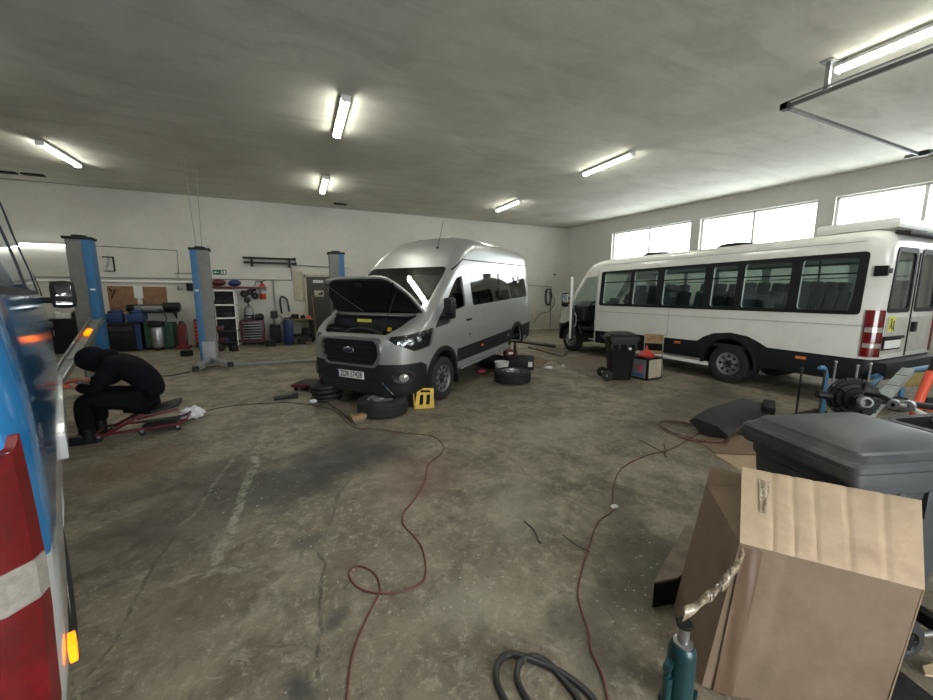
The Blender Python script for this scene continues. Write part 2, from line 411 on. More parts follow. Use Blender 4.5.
def floor_material():
    m = bpy.data.materials.new('worn_concrete_floor'); m.use_nodes = True; n = NT(m)
    big = n.noise(0.55, 5, 0.6, 0.3); mid = n.noise(2.3, 7, 0.65, 0.4); fine = n.noise(11, 9, 0.82, 0.6); dist = n.noise(1.7, 5, 0.6); grit = n.noise(70, 4, 0.7)
    c = n.mix(n.ramp(mid, 0.36, 0.66), (0.222, 0.190, 0.134), (0.112, 0.093, 0.066))
    c = n.mix(n.ramp(big, 0.38, 0.62, 0, 0.55), c, (0.140, 0.118, 0.082))
    c = n.mix(n.ramp(fine, 0.52, 0.60, 0, 0.55), c, (0.33, 0.305, 0.235))
    c = n.mix(n.ramp(n.noise(4.5, 8, 0.8, 1.2), 0.54, 0.60, 0, 0.38), c, (0.29, 0.27, 0.205))
    c = n.mix(n.ramp(n.noise(5.5, 8, 0.8, 0.8), 0.44, 0.36, 0, 0.45), c, (0.085, 0.072, 0.052))
    c = n.mix(n.ramp(fine, 0.46, 0.38, 0, 0.6), c, (0.070, 0.061, 0.045))
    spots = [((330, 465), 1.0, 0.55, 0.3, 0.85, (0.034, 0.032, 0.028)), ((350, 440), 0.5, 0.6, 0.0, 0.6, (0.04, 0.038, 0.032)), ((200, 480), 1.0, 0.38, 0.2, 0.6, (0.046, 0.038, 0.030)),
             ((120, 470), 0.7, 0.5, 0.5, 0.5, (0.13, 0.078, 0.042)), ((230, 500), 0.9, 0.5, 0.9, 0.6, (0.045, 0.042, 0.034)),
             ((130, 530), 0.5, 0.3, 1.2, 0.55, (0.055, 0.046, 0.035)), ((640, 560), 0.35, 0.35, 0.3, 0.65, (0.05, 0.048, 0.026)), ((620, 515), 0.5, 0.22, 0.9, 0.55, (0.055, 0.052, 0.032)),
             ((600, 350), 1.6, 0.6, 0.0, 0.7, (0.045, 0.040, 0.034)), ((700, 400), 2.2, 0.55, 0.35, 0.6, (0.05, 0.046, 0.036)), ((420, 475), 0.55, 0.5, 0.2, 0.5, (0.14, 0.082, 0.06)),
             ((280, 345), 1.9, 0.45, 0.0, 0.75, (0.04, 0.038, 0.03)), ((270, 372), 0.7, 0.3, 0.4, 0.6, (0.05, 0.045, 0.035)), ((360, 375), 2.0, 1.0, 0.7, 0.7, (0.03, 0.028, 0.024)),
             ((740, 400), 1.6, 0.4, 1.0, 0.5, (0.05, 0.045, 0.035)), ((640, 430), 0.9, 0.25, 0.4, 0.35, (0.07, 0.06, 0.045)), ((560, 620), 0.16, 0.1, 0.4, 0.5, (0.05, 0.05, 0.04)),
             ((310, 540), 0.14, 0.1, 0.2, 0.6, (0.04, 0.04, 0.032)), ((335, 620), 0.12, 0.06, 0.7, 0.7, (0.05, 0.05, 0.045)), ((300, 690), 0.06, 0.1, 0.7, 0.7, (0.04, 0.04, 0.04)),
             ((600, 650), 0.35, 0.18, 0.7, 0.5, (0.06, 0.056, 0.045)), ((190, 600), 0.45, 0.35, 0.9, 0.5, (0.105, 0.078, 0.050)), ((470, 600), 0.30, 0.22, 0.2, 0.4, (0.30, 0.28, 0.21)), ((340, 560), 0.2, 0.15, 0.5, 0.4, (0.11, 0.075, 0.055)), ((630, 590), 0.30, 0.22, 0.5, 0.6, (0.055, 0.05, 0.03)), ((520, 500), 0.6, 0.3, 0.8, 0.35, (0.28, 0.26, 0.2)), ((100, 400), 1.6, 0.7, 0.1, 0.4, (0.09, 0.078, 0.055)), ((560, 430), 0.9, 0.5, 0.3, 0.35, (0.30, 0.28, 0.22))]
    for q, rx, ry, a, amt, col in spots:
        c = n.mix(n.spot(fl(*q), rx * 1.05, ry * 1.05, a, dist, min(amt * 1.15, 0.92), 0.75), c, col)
    for p, q, wd, col in [((318, 690), (322, 540), 0.010, (0.03, 0.028, 0.02)), ((322, 540), (400, 350), 0.012, (0.06, 0.055, 0.04)), ((75, 690), (180, 530), 0.012, (0.045, 0.04, 0.03)), ((180, 530), (300, 375), 0.02, (0.20, 0.19, 0.15)),
                          ((215, 575), (265, 430), 0.035, (0.29, 0.28, 0.22)), ((560, 490), (700, 560), 0.006, (0.05, 0.045, 0.03)), ((480, 440), (600, 520), 0.008, (0.06, 0.055, 0.04)), ((255, 650), (318, 645), 0.006, (0.05, 0.04, 0.03)),
                          ((150, 590), (270, 560), 0.03, (0.25, 0.24, 0.19))]:
        c = n.mix(n.math('MULTIPLY', n.line(fl(*p), fl(*q), wd * 1.3, dist, 0.22), n.ramp(fine, 0.42, 0.56, 0.0, 0.75)), c, col)
    sp = n.ramp(n.noise(30, 3, 0.5), 0.66, 0.69, 0, 0.7)
    c = n.mix(n.math('MULTIPLY', sp, n.ramp(big, 0.4, 0.6)), c, (0.45, 0.44, 0.38))
    n.L.new(c, n.b.inputs['Base Color'])
    n.L.new(n.ramp(mid, 0.3, 0.7, 0.50, 0.82), n.b.inputs['Roughness'])
    bp = n.N.new('ShaderNodeBump'); bp.inputs['Strength'].default_value = 0.35; bp.inputs['Distance'].default_value = 0.012
    n.L.new(n.math('ADD', fine, n.math('MULTIPLY', grit, 0.35)), bp.inputs['Height']); n.L.new(bp.outputs[0], n.b.inputs['Normal'])
    return m
def wall_material(name, base, grim):
    m = bpy.data.materials.new(name); m.use_nodes = True; n = NT(m)
    a = n.noise(0.7, 6, 0.6, 0.5); f = n.noise(5, 7, 0.65)
    c = n.mix(n.ramp(a, 0.35, 0.7, 0, 0.6), base, tuple(x * 0.84 for x in base))
    c = n.mix(n.ramp(f, 0.50, 0.75, 0, 0.35), c, tuple(x * 0.72 for x in base))
    z = n.math('ADD', n.xyz()[2], n.math('MULTIPLY', n.math('SUBTRACT', f, 0.5), 1.4))
    c = n.mix(n.ramp(z, 1.5, 0.1, 0, 0.6), c, grim)
    n.L.new(c, n.b.inputs['Base Color']); n.b.inputs['Roughness'].default_value = 0.85
    bp = n.N.new('ShaderNodeBump'); bp.inputs['Strength'].default_value = 0.12; bp.inputs['Distance'].default_value = 0.01
    n.L.new(n.noise(30, 5), bp.inputs['Height']); n.L.new(bp.outputs[0], n.b.inputs['Normal'])
    return m
def ceil_material():
    m = bpy.data.materials.new('stained_grey_ceiling'); m.use_nodes = True; n = NT(m)
    mp = n.N.new('ShaderNodeMapping'); mp.inputs['Scale'].default_value = (0.6, 2.2, 1); mp.inputs['Rotation'].default_value = (0, 0, 0.1); n.L.new(n.pos, mp.inputs['Vector'])
    a = n.noise(0.5, 6, 0.6, 0.6); s = n.noise(1.1, 7, 0.65, 0.8, mp.outputs[0]); f = n.noise(6, 8, 0.75)
    c = n.mix(n.ramp(a, 0.35, 0.65), (0.66, 0.645, 0.565), (0.55, 0.54, 0.465))
    c = n.mix(n.ramp(s, 0.45, 0.70, 0, 0.55), c, (0.43, 0.42, 0.36))
    c = n.mix(n.ramp(f, 0.5, 0.72, 0, 0.3), c, (0.46, 0.45, 0.385))
    for q in ((175, 12), (620, 185), (740, 40), (430, 60)):
        p = fl(q[0], q[1], ZC); c = n.mix(n.spot(p, 1.3, 0.7, 0.4, a, 0.30, 0.9), c, (0.36, 0.31, 0.25))
    n.L.new(c, n.b.inputs['Base Color']); n.b.inputs['Roughness'].default_value = 0.9
    bp = n.N.new('ShaderNodeBump'); bp.inputs['Strength'].default_value = 0.25; bp.inputs['Distance'].default_value = 0.02
    n.L.new(f, bp.inputs['Height']); n.L.new(bp.outputs[0], n.b.inputs['Normal'])
    return m
M['floor'] = floor_material(); M['wall'] = wall_material('dirty_white_wall', (0.55, 0.53, 0.475), (0.27, 0.24, 0.185)); M['ceil'] = ceil_material()
M['wallr'] = wall_material('white_window_wall', (0.54, 0.53, 0.49), (0.34, 0.32, 0.27))

structure('floor', MB().box((2.5, 2.5, -0.1), (25, 26, 0.2)), 'floor')
structure('ceiling', MB().box((2.5, 4.8, ZC + 0.1), (25, 20.8, 0.2)), 'ceil')
structure('wall_back', MB().box((2.3, YB + 0.15, ZC / 2), (24.5, 0.3, ZC)), 'wall')
structure('wall_left', MB().box((XL - 0.15, 5, ZC / 2), (0.3, 20.4, ZC)), 'wall')
# wall behind the camera with an open gate and a closed one
mb = MB()
G0, G1, GZ = 0.2, 4.6, 4.0
for x0, x1, z0, z1 in ((XL, G0, 0, ZC), (G0, G1, GZ, ZC), (G1, 6.3, 0, ZC), (6.3, 11.0, GZ, ZC), (11.0, 14.8, 0, ZC)):
    mb.box(((x0 + x1) / 2, YF - 0.15, (z0 + z1) / 2), (x1 - x0, 0.3, z1 - z0))
structure('wall_front', mb, 'wall')
mb = MB()
for i in range(7): mb.box((8.65, YF - 0.03, 0.29 + i * 0.572), (4.7, 0.05, 0.565), bev=0.01)
structure('door_1', mb, 'white')
# right wall with a row of high windows
WA = math.atan2(-1, WK); wd_ = Vector((WK, -1)).normalized(); LEN = (YB - YF) / 0.9923
wall_r = bpy.data.objects.new('tmp', None)
def uy(y): return (YB - y) / -wd_.y
WIN = [(12.47, 9.24), (8.93, 5.88), (5.53, 2.45), (2.1, -1.0), (-1.35, -4.4)]
ZS, ZT = 2.95, 4.21
mb = MB(); us = [0.0]
for a, b in WIN: us += [uy(a), uy(b)]
us.append(LEN + 0.3)
for i in range(0, len(us), 2): mb.box(((us[i] + us[i + 1]) / 2, 0.15, ZC / 2), (us[i + 1] - us[i], 0.3, ZC))
for i in range(1, len(us) - 1, 2):
    u0, u1 = us[i], us[i + 1]
    mb.box(((u0 + u1) / 2, 0.15, ZS / 2), (u1 - u0, 0.3, ZS)); mb.box(((u0 + u1) / 2, 0.15, (ZT + ZC) / 2), (u1 - u0, 0.3, ZC - ZT))
wr = structure('wall_right', mb, 'wallr'); wr.location = (WX0, YB, 0); wr.rotation_euler = (0, 0, WA)
for k, (a, b) in enumerate(WIN):
    u0, u1 = uy(a), uy(b); um = (u0 + u1) / 2; t = 0.055
    mb = MB()
    mb.box((u0 + t / 2, 0.17, (ZS + ZT) / 2), (t, 0.08, ZT - ZS)); mb.box((u1 - t / 2, 0.17, (ZS + ZT) / 2), (t, 0.08, ZT - ZS))
    mb.box((um, 0.17, (ZS + ZT) / 2), (0.07, 0.08, ZT - ZS)); mb.box((um, 0.17, ZS + t / 2), (u1 - u0, 0.08, t)); mb.box((um, 0.17, ZT - t / 2), (u1 - u0, 0.08, t))
    o = structure('window_%d' % (k + 1), mb, 'frame'); o.location = (WX0, YB, 0); o.rotation_euler = (0, 0, WA)
    for j, (p, q) in enumerate(((u0 + t, um - 0.035), (um + 0.035, u1 - t))):
        part('window_pane', MB().box(((p + q) / 2, 0.17, (ZS + ZT) / 2), (q - p, 0.006, ZT - ZS - 2 * t)), 'glass_pane', o)
    # window sill
    part('window_sill', MB().box((um, -0.01, ZS + 0.012), (u1 - u0, 0.14, 0.024), bev=0.005), 'frame', o)
    la = bpy.data.lights.new('daylight_portal', 'AREA'); la.shape = 'RECTANGLE'; la.size = u1 - u0; la.size_y = ZT - ZS; la.cycles.is_portal = True
    lo = bpy.data.objects.new('daylight_portal', la); COL.objects.link(lo)
    mw = Matrix.Translation((WX0, YB, 0)) @ Matrix.Rotation(WA, 4, 'Z')
    lo.matrix_world = mw @ Matrix.Translation((um, 0.32, (ZS + ZT) / 2)) @ Matrix.Rotation(-PI / 2, 4, 'X')
la = bpy.data.lights.new('daylight_portal', 'AREA'); la.shape = 'RECTANGLE'; la.size = G1 - G0; la.size_y = GZ; la.cycles.is_portal = True
lo = bpy.data.objects.new('daylight_portal', la); COL.objects.link(lo); lo.location = ((G0 + G1) / 2, YF - 0.32, GZ / 2); lo.rotation_euler = (PI / 2, 0, 0)
# grey strip added as a shadow line where the ceiling meets the back wall
structure('shadow_strip_1', MB().box((2.3, YB - 0.02, ZC - 0.012), (24, 0.04, 0.024)), 'conduit')

# ------------------------------------------------------------------ ceiling lights
def tube_light(x, y0, y1, label):
    L_ = abs(y1 - y0); t = thing('ceiling_light', label, 'ceiling light', (x, (y0 + y1) / 2, ZC), (0, 0, 0), 'fluorescent tube lights on the ceiling')
    part('housing', MB().box((0, 0, -0.035), (0.15, L_, 0.05), bev=0.012), 'white', t)
    for s in (-1, 1): part('mounting_bracket', MB().box((0, s * (L_ / 2 - 0.12), -0.01), (0.19, 0.05, 0.02)), 'greysteel', t)
    part('diffuser', MB().prism([(0.062 * math.cos(a), -0.06 - 0.05 * math.sin(a)) for a in [PI * k / 10 for k in range(11)]], -L_ / 2 + 0.03, L_ / 2 - 0.03), 'tube', t)
    for s in (-1, 1): part('end_cap', MB().box((0, s * (L_ / 2 - 0.012), -0.08), (0.14, 0.03, 0.07), bev=0.008), 'frame', t)
    return t
tube_light(0.90, 6.6, 8.15, 'lit tube light at the ceiling above the space in front of the silver van')
tube_light(0.90, 11.05, 12.6, 'small far tube light above the door, nearest the back wall')
tube_light(-4.55, 10.95, 12.45, 'lit tube light at the upper left, nearest the leftmost blue lift post')
tube_light(6.9, 6.5, 8.05, 'lit tube light in the middle of the row above the white minibus')
tube_light(6.9, 11.1, 12.65, 'farthest tube light of the right row, near the corner of the room')
tube_light(6.92, 1.55, 3.1, 'large near tube light at the upper right beside the gate track')
for x, y in ((-4.55, 6.6), (0.9, 1.8), (6.9, -2.5), (0.9, -2.5), (-4.55, 1.8)):
    if not (x == 6.9): tube_light(x, y, y + 1.5, 'tube light on the ceiling outside the view')
t = thing('wall_light', 'long lit tube fixed high across the back wall behind the left blue post', 'wall light', (-6.7, YB - 0.05, 3.06))
part('housing', MB().box((0, 0.02, 0), (2.1, 0.05, 0.05), bev=0.01), 'white', t)
part('tube', MB().cyl((-1.03, -0.02, -0.02), (1.03, -0.02, -0.02), 0.014), mat('lit_wall_tube', (1, 1, 1), emit=(0.95, 1, 0.95), es=7), t)

# gate track hanging from the ceiling, upper right
gt = thing('gate_track', 'grey steel overhead gate track hanging below the ceiling at the upper right', 'gate track', (6.78, 3.45, 4.38))
zt = 0.0
part('rail', MB().box((-0.05, -4.0, 0), (0.035, 8.2, 0.055)).box((-0.10, -4.0, 0.045), (0.05, 8.2, 0.008)), 'grime2', gt)
part('rail', MB().box((4.55, -4.0, 0), (0.035, 8.6, 0.055)).box((4.60, -4.0, 0.045), (0.05, 8.6, 0.008)), 'grime2', gt)
part('cross_bar', MB().cyl((-0.05, 0.1, -0.02), (4.55, 0.1, -0.02), 0.018).box((2.25, 0.1, 0.01), (4.6, 0.03, 0.03)), 'grime2', gt)
part('hanger', MB().box((-0.05, -0.36, 0.19), (0.05, 0.05, 0.37)).box((-0.05, -0.36, 0.37), (0.2, 0.14, 0.012)).box((0.0, -0.36, 0.06), (0.1, 0.05, 0.03)), 'greysteel', gt)
part('corner_bracket', MB().box((-0.06, 0.10, 0.0), (0.12, 0.10, 0.09), bev=0.01).cyl((-0.12, 0.1, 0), (0.02, 0.1, 0), 0.045), 'grime', gt)
part('corner_bracket', MB().box((4.55, 0.05, 0.0), (0.12, 0.16, 0.09), bev=0.01), 'grime', gt)

# ------------------------------------------------------------------ vehicles
def loft(stations, taper, nz=10, nc=7, crown=0.035, rb=0.06):
    """stations: (x, zbottom, ztop, halfwidth, roof corner radius)"""
    rr = []
    for x, zb, zt, W, Rr in stations:
        half = [(0.0, zb), (W * 0.5, zb), (W * taper(zb) - rb, zb), (W * taper(zb) - rb * 0.3, zb + rb * 0.3)]
        z0, z1 = zb + rb, zt - Rr
        if z1 < z0 + 0.02: z1 = z0 + 0.02
        for i in range(nz + 1):
            z = z0 + (z1 - z0) * i / nz; half.append((W * taper(z), z))
        yt = W * taper(z1); Ry = min(Rr * 1.3, yt * 0.8); rz = zt - z1
        for i in range(1, nc + 1):
            a = PI / 2 * i / nc; half.append((yt - Ry + Ry * math.cos(a), z1 + rz * math.sin(a)))
        yy = yt - Ry
        for f in (0.66, 0.33, 0.0): half.append((yy * f, zt + crown * (1 - f * f) * min(1, W)))
        ring = [Vector((x, y, z)) for y, z in half] + [Vector((x, -y, z)) for y, z in reversed(half[1:-1])]
        rr.append(ring)
    return MB().rings(rr)
def interp(tab):
    def f(z):
        if z <= tab[0][0]: return tab[0][1]
        for (a, b), (c, d) in zip(tab[:-1], tab[1:]):
            if z <= c:
                t = (z - a) / (c - a); t = t * t * (3 - 2 * t) * 0.5 + t * 0.5; return b + (d - b) * t
        return tab[-1][1]
    return f
def densify(st, step=0.22):
    out = []
    for a, b in zip(st[:-1], st[1:]):
        n = max(1, int(math.ceil(abs(b[0] - a[0]) / step)))
        for k in range(n): out.append(tuple(a[i] + (b[i] - a[i]) * k / n for i in range(5)))
    out.append(st[-1]); return out
def P(poly, a, b, axis='Y'): return MB().prism(poly, a, b, axis).mesh()
def both(poly, a, b): return [P(poly, a, b), P(poly, -b, -a)]
def bx(x0, x1, y0, y1, z0, z1): return MB().box(((x0 + x1) / 2, (y0 + y1) / 2, (z0 + z1) / 2), (x1 - x0, y1 - y0, z1 - z0)).mesh()
def arch_cut(x, z, r, y0, y1, seg=28):
    return P([(x + r * math.cos(2 * PI * k / seg), z + r * math.sin(2 * PI * k / seg)) for k in range(seg)], y0, y1)
def arch_liner(x, z, r, y0, y1):
    a0, a1 = -0.15, PI + 0.15; seg = 20
    s = 1 if y1 > 0 else -1
    mb = MB(); aa = [a0 + (a1 - a0) * k / seg for k in range(seg + 1)]
    A = [Vector((x + r * math.cos(a), y1, z + r * math.sin(a))) for a in aa]; B = [Vector((x + r * math.cos(a), y0, z + r * math.sin(a))) for a in aa]
    va = [mb.bm.verts.new(p) for p in A]; vb = [mb.bm.verts.new(p) for p in B]
    for i in range(seg): mb.bm.faces.new((va[i], va[i + 1], vb[i + 1], vb[i]))
    mb.bm.faces.new(vb)
    return mb
def tyre_prof(r, w, ri):
    h = w / 2
    return [(ri, -h * 0.82), (ri + 0.02, -h * 0.95), ((r + ri) / 2, -h), (r - 0.03, -h * 0.92), (r - 0.008, -h * 0.80), (r - 0.001, -h * 0.62), (r - 0.009, -h * 0.60), (r - 0.009, -h * 0.54), (r, -h * 0.52), (r, -h * 0.2),
            (r - 0.010, -h * 0.18), (r - 0.010, -h * 0.1), (r, -h * 0.08), (r, h * 0.08), (r - 0.010, h * 0.1), (r - 0.010, h * 0.18), (r, h * 0.2), (r, h * 0.52), (r - 0.009, h * 0.54), (r - 0.009, h * 0.60),
            (r - 0.001, h * 0.62), (r - 0.008, h * 0.80), (r - 0.03, h * 0.92), ((r + ri) / 2, h), (ri + 0.02, h * 0.95), (ri, h * 0.82)]
def wheel(parent, c, r=0.345, w=0.22, ri=0.215, axis='Y', side=1, slots=10, dish=0.04, rimmat='steel', name='wheel', hub=True, slotr=0.70):
    """tyre > rim > hub; outer face towards +side along the axis. Returns tyre object"""
    ty = MB().lathe(tyre_prof(r, w, ri), axis=axis, seg=40); t = part(name, ty, 'rubber', parent); t.location = c
    if parent is not None and parent.scale.x < 0.99: t.scale = (1 / parent.scale.x, 1, 1)
    h = w / 2; s = side
    prof = [(ri, -h * 0.8 * s), (ri - 0.012, -h * 0.8 * s), (ri - 0.025, 0), (ri - 0.025, h * 0.5 * s), (ri - 0.004, h * 0.86 * s), (ri + 0.006, h * 0.86 * s)]
    rim = MB().lathe(prof, axis=axis, seg=40)
    hd = h * 0.55 * s
    rim.lathe([(ri - 0.025, hd), (ri * 0.80, hd + 0.006 * s), (ri * 0.62, hd + dish * s * 0.4), (ri * 0.45, hd + dish * 0.2 * s), (ri * 0.40, hd - 0.01 * s), (ri * 0.05, hd - 0.01 * s), (0.0, hd - 0.01 * s)], axis=axis, seg=40)
    o = part('rim', rim, rimmat, t)
    sl = MB(); rg_ = []
    for hh in (hd + 0.001 * s, hd + 0.014 * s):
        rg = []
        for m_ in range(10):
            b = 2 * PI * m_ / 10; u, v = ri * slotr + ri * 0.155 * math.sin(b), ri * 0.105 * math.cos(b)
            rg.append(Vector((u, hh, v)) if axis == 'Y' else Vector((u, v, hh)))
        rg_.append(rg)
    sl.rings(rg_); o1 = part('vent_hole', sl, 'darkhole', o)
    for k in range(1, slots):
        o2 = o1.copy(); COL.objects.link(o2); a = 2 * PI * k / slots
        o2.rotation_euler = (0, a, 0) if axis == 'Y' else (0, 0, a)
    if hub:
        hb = MB().lathe([(ri * 0.27, hd - 0.02 * s), (ri * 0.27, hd + 0.015 * s), (ri * 0.22, hd + 0.028 * s), (0, hd + 0.03 * s)], axis=axis, seg=20)
        for k in range(6):
            a = 2 * PI * k / 6; u, v = ri * 0.36 * math.cos(a), ri * 0.36 * math.sin(a)
            p0, p1 = ((u, hd - 0.01 * s, v), (u, hd + 0.012 * s, v)) if axis == 'Y' else ((u, v, hd - 0.01 * s), (u, v, hd + 0.012 * s))
            hb.cyl(p0, p1, 0.012, seg=6)
        part('hub', hb, 'grime', o)
    return t

def silver_van():
    PT = 0.040
    t = thing('passenger_van', 'silver high-roof passenger van with raised hood and number plate ZDR 57428', 'van', (1.438, 6.288, 0.0), (0, PT, -2.473)); t.scale = (0.92, 1, 1)
    tp = interp([(0.3, 0.965), (0.75, 0.995), (1.05, 1.0), (1.4, 0.975), (2.0, 0.905), (2.4, 0.855), (2.8, 0.79)])
    st = [(-4.83, 0.50, 2.32, 0.90, 0.20), (-4.80, 0.44, 2.42, 0.955, 0.22), (-4.72, 0.40, 2.50, 0.995, 0.24), (-4.5, 0.38, 2.55, 1.02, 0.25), (-2.1, 0.36, 2.65, 1.03, 0.25), (-1.6, 0.36, 2.635, 1.03, 0.25), (-1.3, 0.36, 2.57, 1.03, 0.25),
          (-1.02, 0.36, 2.42, 1.03, 0.23), (-0.80, 0.36, 2.25, 1.03, 0.18), (-0.66, 0.36, 2.13, 1.03, 0.15), (0.0, 0.36, 1.64, 1.03, 0.13), (0.30, 0.36, 1.42, 1.03, 0.12), (0.42, 0.34, 1.35, 1.025, 0.14), (0.55, 0.30, 1.30, 1.015, 0.15),
          (0.72, 0.26, 1.22, 0.965, 0.16), (0.85, 0.24, 1.15, 0.90, 0.16), (0.94, 0.24, 1.09, 0.80, 0.15), (1.00, 0.25, 1.02, 0.68, 0.13), (1.03, 0.28, 0.95, 0.58, 0.10)]
    outer = loft(densify(st), tp).mesh()
    shell = solid(outer, 0.035, -1)
    skinm = solid(outer, 0.012, 1)
    ws = rpoly([(-0.87, 1.39), (0.87, 1.39), (0.805, 2.10), (-0.805, 2.10)], 0.10)
    dw = rpoly([(0.24, 1.17), (-0.66, 1.90), (-0.90, 1.95), (-0.92, 1.43), (-0.42, 1.38), (-0.27, 1.19)], 0.05)
    sw = rpoly([(-1.2, 1.42), (-1.2, 1.97), (-4.42, 2.02), (-4.46, 1.45)], 0.09)
    rw = rpoly([(-0.78, 1.45), (-0.05, 1.45), (-0.05, 2.1), (-0.72, 2.1)], 0.06); rw2 = [(-a, b) for a, b in reversed(rw)]
    wsP = P(ws, -0.76, 1.2, 'X'); dwP = both(dw, 0.6, 1.2); swP = both(sw, 0.6, 1.2); rwP = [P(rw, -5.2, -4.6, 'X'), P(rw2, -5.2, -4.6, 'X')]
    bay = P(rpoly([(0.44, -0.80), (0.74, -0.72), (0.90, -0.60), (0.93, 0), (0.90, 0.60), (0.74, 0.72), (0.44, 0.80)], 0.05), 0.95, 1.7, 'Z')
    arches = [arch_cut(0, 0.37, 0.435, 0.72, 1.4), arch_cut(0, 0.37, 0.435, -1.4, -0.72), arch_cut(-3.6, 0.40, 0.43, 0.72, 1.4), arch_cut(-3.6, 0.40, 0.43, -1.4, -0.72)]
    gr = rpoly([(-0.56, 1.00), (-0.56, 0.82), (-0.46, 0.68), (0.46, 0.68), (0.56, 0.82), (0.56, 1.00), (0.50, 1.07), (-0.50, 1.07)], 0.05)
    grP = P(gr, 0.90, 1.4, 'X')
    lamp = rpoly([(0.24, 1.19), (0.60, 1.16), (0.95, 1.10), (0.95, 1.00), (0.72, 0.885), (0.36, 0.93)], 0.04)
    lampP = [P(lamp, 0.655, 1.3), P(lamp, -1.3, -0.655)]
    # bumper: lower dark region of the front and cladding line
    bump = [P([(0.50, 0.1), (0.50, 0.66), (0.62, 0.72), (1.3, 0.72), (1.3, 0.1)], -1.3, 1.3)]
    body = bool_mesh(shell, [wsP] + dwP + swP + rwP + [bay] + arches + lampP + [grP])
    put('body', body, M['silver'], t)
    g = put('windscreen', bool_mesh(shell, [wsP], 'INTERSECT'), M['glass_clear'], t)
    put('front_door_window', bool_mesh(shell, [dwP[1]], 'INTERSECT'), M['glass_clear'], t)
    gl = put('side_window', bool_mesh(shell, [swP[0]], 'INTERSECT'), M['glass_dark'], t); put('side_window', bool_mesh(shell, [swP[1]], 'INTERSECT'), M['glass_dark'], t)
    put('rear_window', bool_mesh(shell, rwP[:1], 'INTERSECT'), M['glass_dark'], t); put('rear_window', bool_mesh(shell, rwP[1:], 'INTERSECT'), M['glass_dark'], t)
    # half lowered driver window: lower part only
    low = P([(0.3, 1.1), (-0.62, 1.1), (-0.35, 1.9), (0.0, 1.9)], 0.6, 1.2)
    put('front_door_window', bool_mesh(bool_mesh(shell, [dwP[0]], 'INTERSECT'), [low], 'INTERSECT'), M['glass_clear'], t)
    # bumper layer
    bm_ = bool_mesh(bool_mesh(skinm, bump, 'INTERSECT'), arches[:2])
    bo = put('front_bumper', bm_, M['clad'], t)
    part('lower_intake', MB().prism(rpoly([(-0.62, 0.44), (0.62, 0.44), (0.52, 0.31), (-0.52, 0.31)], 0.03), 1.02, 1.047, 'X'), 'darkhole', bo)
    for k in range(4): part('intake_slat', MB().box((1.048, 0, 0.33 + k * 0.032), (0.012, 1.0, 0.008)), 'clad', bo)
    for s in (-1, 1):
        # fog lamp recess and lamp
        bv = BVHTree.FromPolygons([v.co for v in outer.vertices], [p.vertices[:] for p in outer.polygons])
        dr = Vector((0.75, 0.66 * s, 0)); hit, nrm, _, _ = bv.ray_cast(Vector((0.84, 0.82 * s, 0.53)) + dr, -dr)
        f = part('fog_lamp_surround', MB().lathe([(0.155, 0.0), (0.155, 0.022), (0.135, 0.030), (0.10, 0.016), (0.0, 0.014)], seg=28), 'grime', bo)
        nrm.z = 0; nrm.normalize(); f.location = hit + nrm * 0.004; f.rotation_euler = (PI / 2, 0, math.atan2(nrm.y, nrm.x) + PI / 2); f.scale = (1.15, 0.62, 1)
        l_ = part('fog_lamp', MB().lathe([(0.075, 0.014), (0.07, 0.030), (0.045, 0.040), (0, 0.043)], seg=20), 'clearlens', f); l_.scale = (0.85, 1.3, 1)
        part('trim_strip', MB().tube([(1.052, 0.60 * s, 0.47), (1.046, 0.66 * s, 0.40), (1.0, 0.74 * s, 0.30)], 0.008), 'chrome', bo)
    # side cladding strip
    cl = [P([(-4.9, 0.50), (-4.9, 0.80), (-0.5, 0.74), (-0.5, 0.52)], 0.8, 1.3), P([(-4.9, 0.50), (-4.9, 0.80), (-0.5, 0.74), (-0.5, 0.52)], -1.3, -0.8)]
    cm = bool_mesh(bool_mesh(skinm, cl, 'INTERSECT'), arches)
    put('side_cladding', cm, M['clad'], t)
    rb_ = bool_mesh(skinm, [bx(-5.2, -4.45, -1.3, 1.3, 0.3, 0.62)], 'INTERSECT'); put('rear_bumper', rb_, M['clad'], t)
    # arch lips
    for x, z in ((0, 0.37), (-3.6, 0.40)):
        for s in (-1, 1):
            rr = []
            for k in range(21):
                a = -0.12 + (PI + 0.24) * k / 20; c_, s_ = math.cos(a), math.sin(a)
                yy = 1.03 * tp(z + 0.46 * s_) * s + 0.004 * s
                rr.append([Vector((x + q * c_, yy + dy * s, z + q * s_)) for q, dy in ((0.43, -0.03), (0.43, 0.02), (0.455, 0.028), (0.50, 0.018), (0.505, -0.01))])
            part('arch_trim', MB().rings(rr), 'clad', t)
            part('arch_liner', arch_liner(x, z, 0.433, 0.60 * s, 0.985 * s), 'black', t)
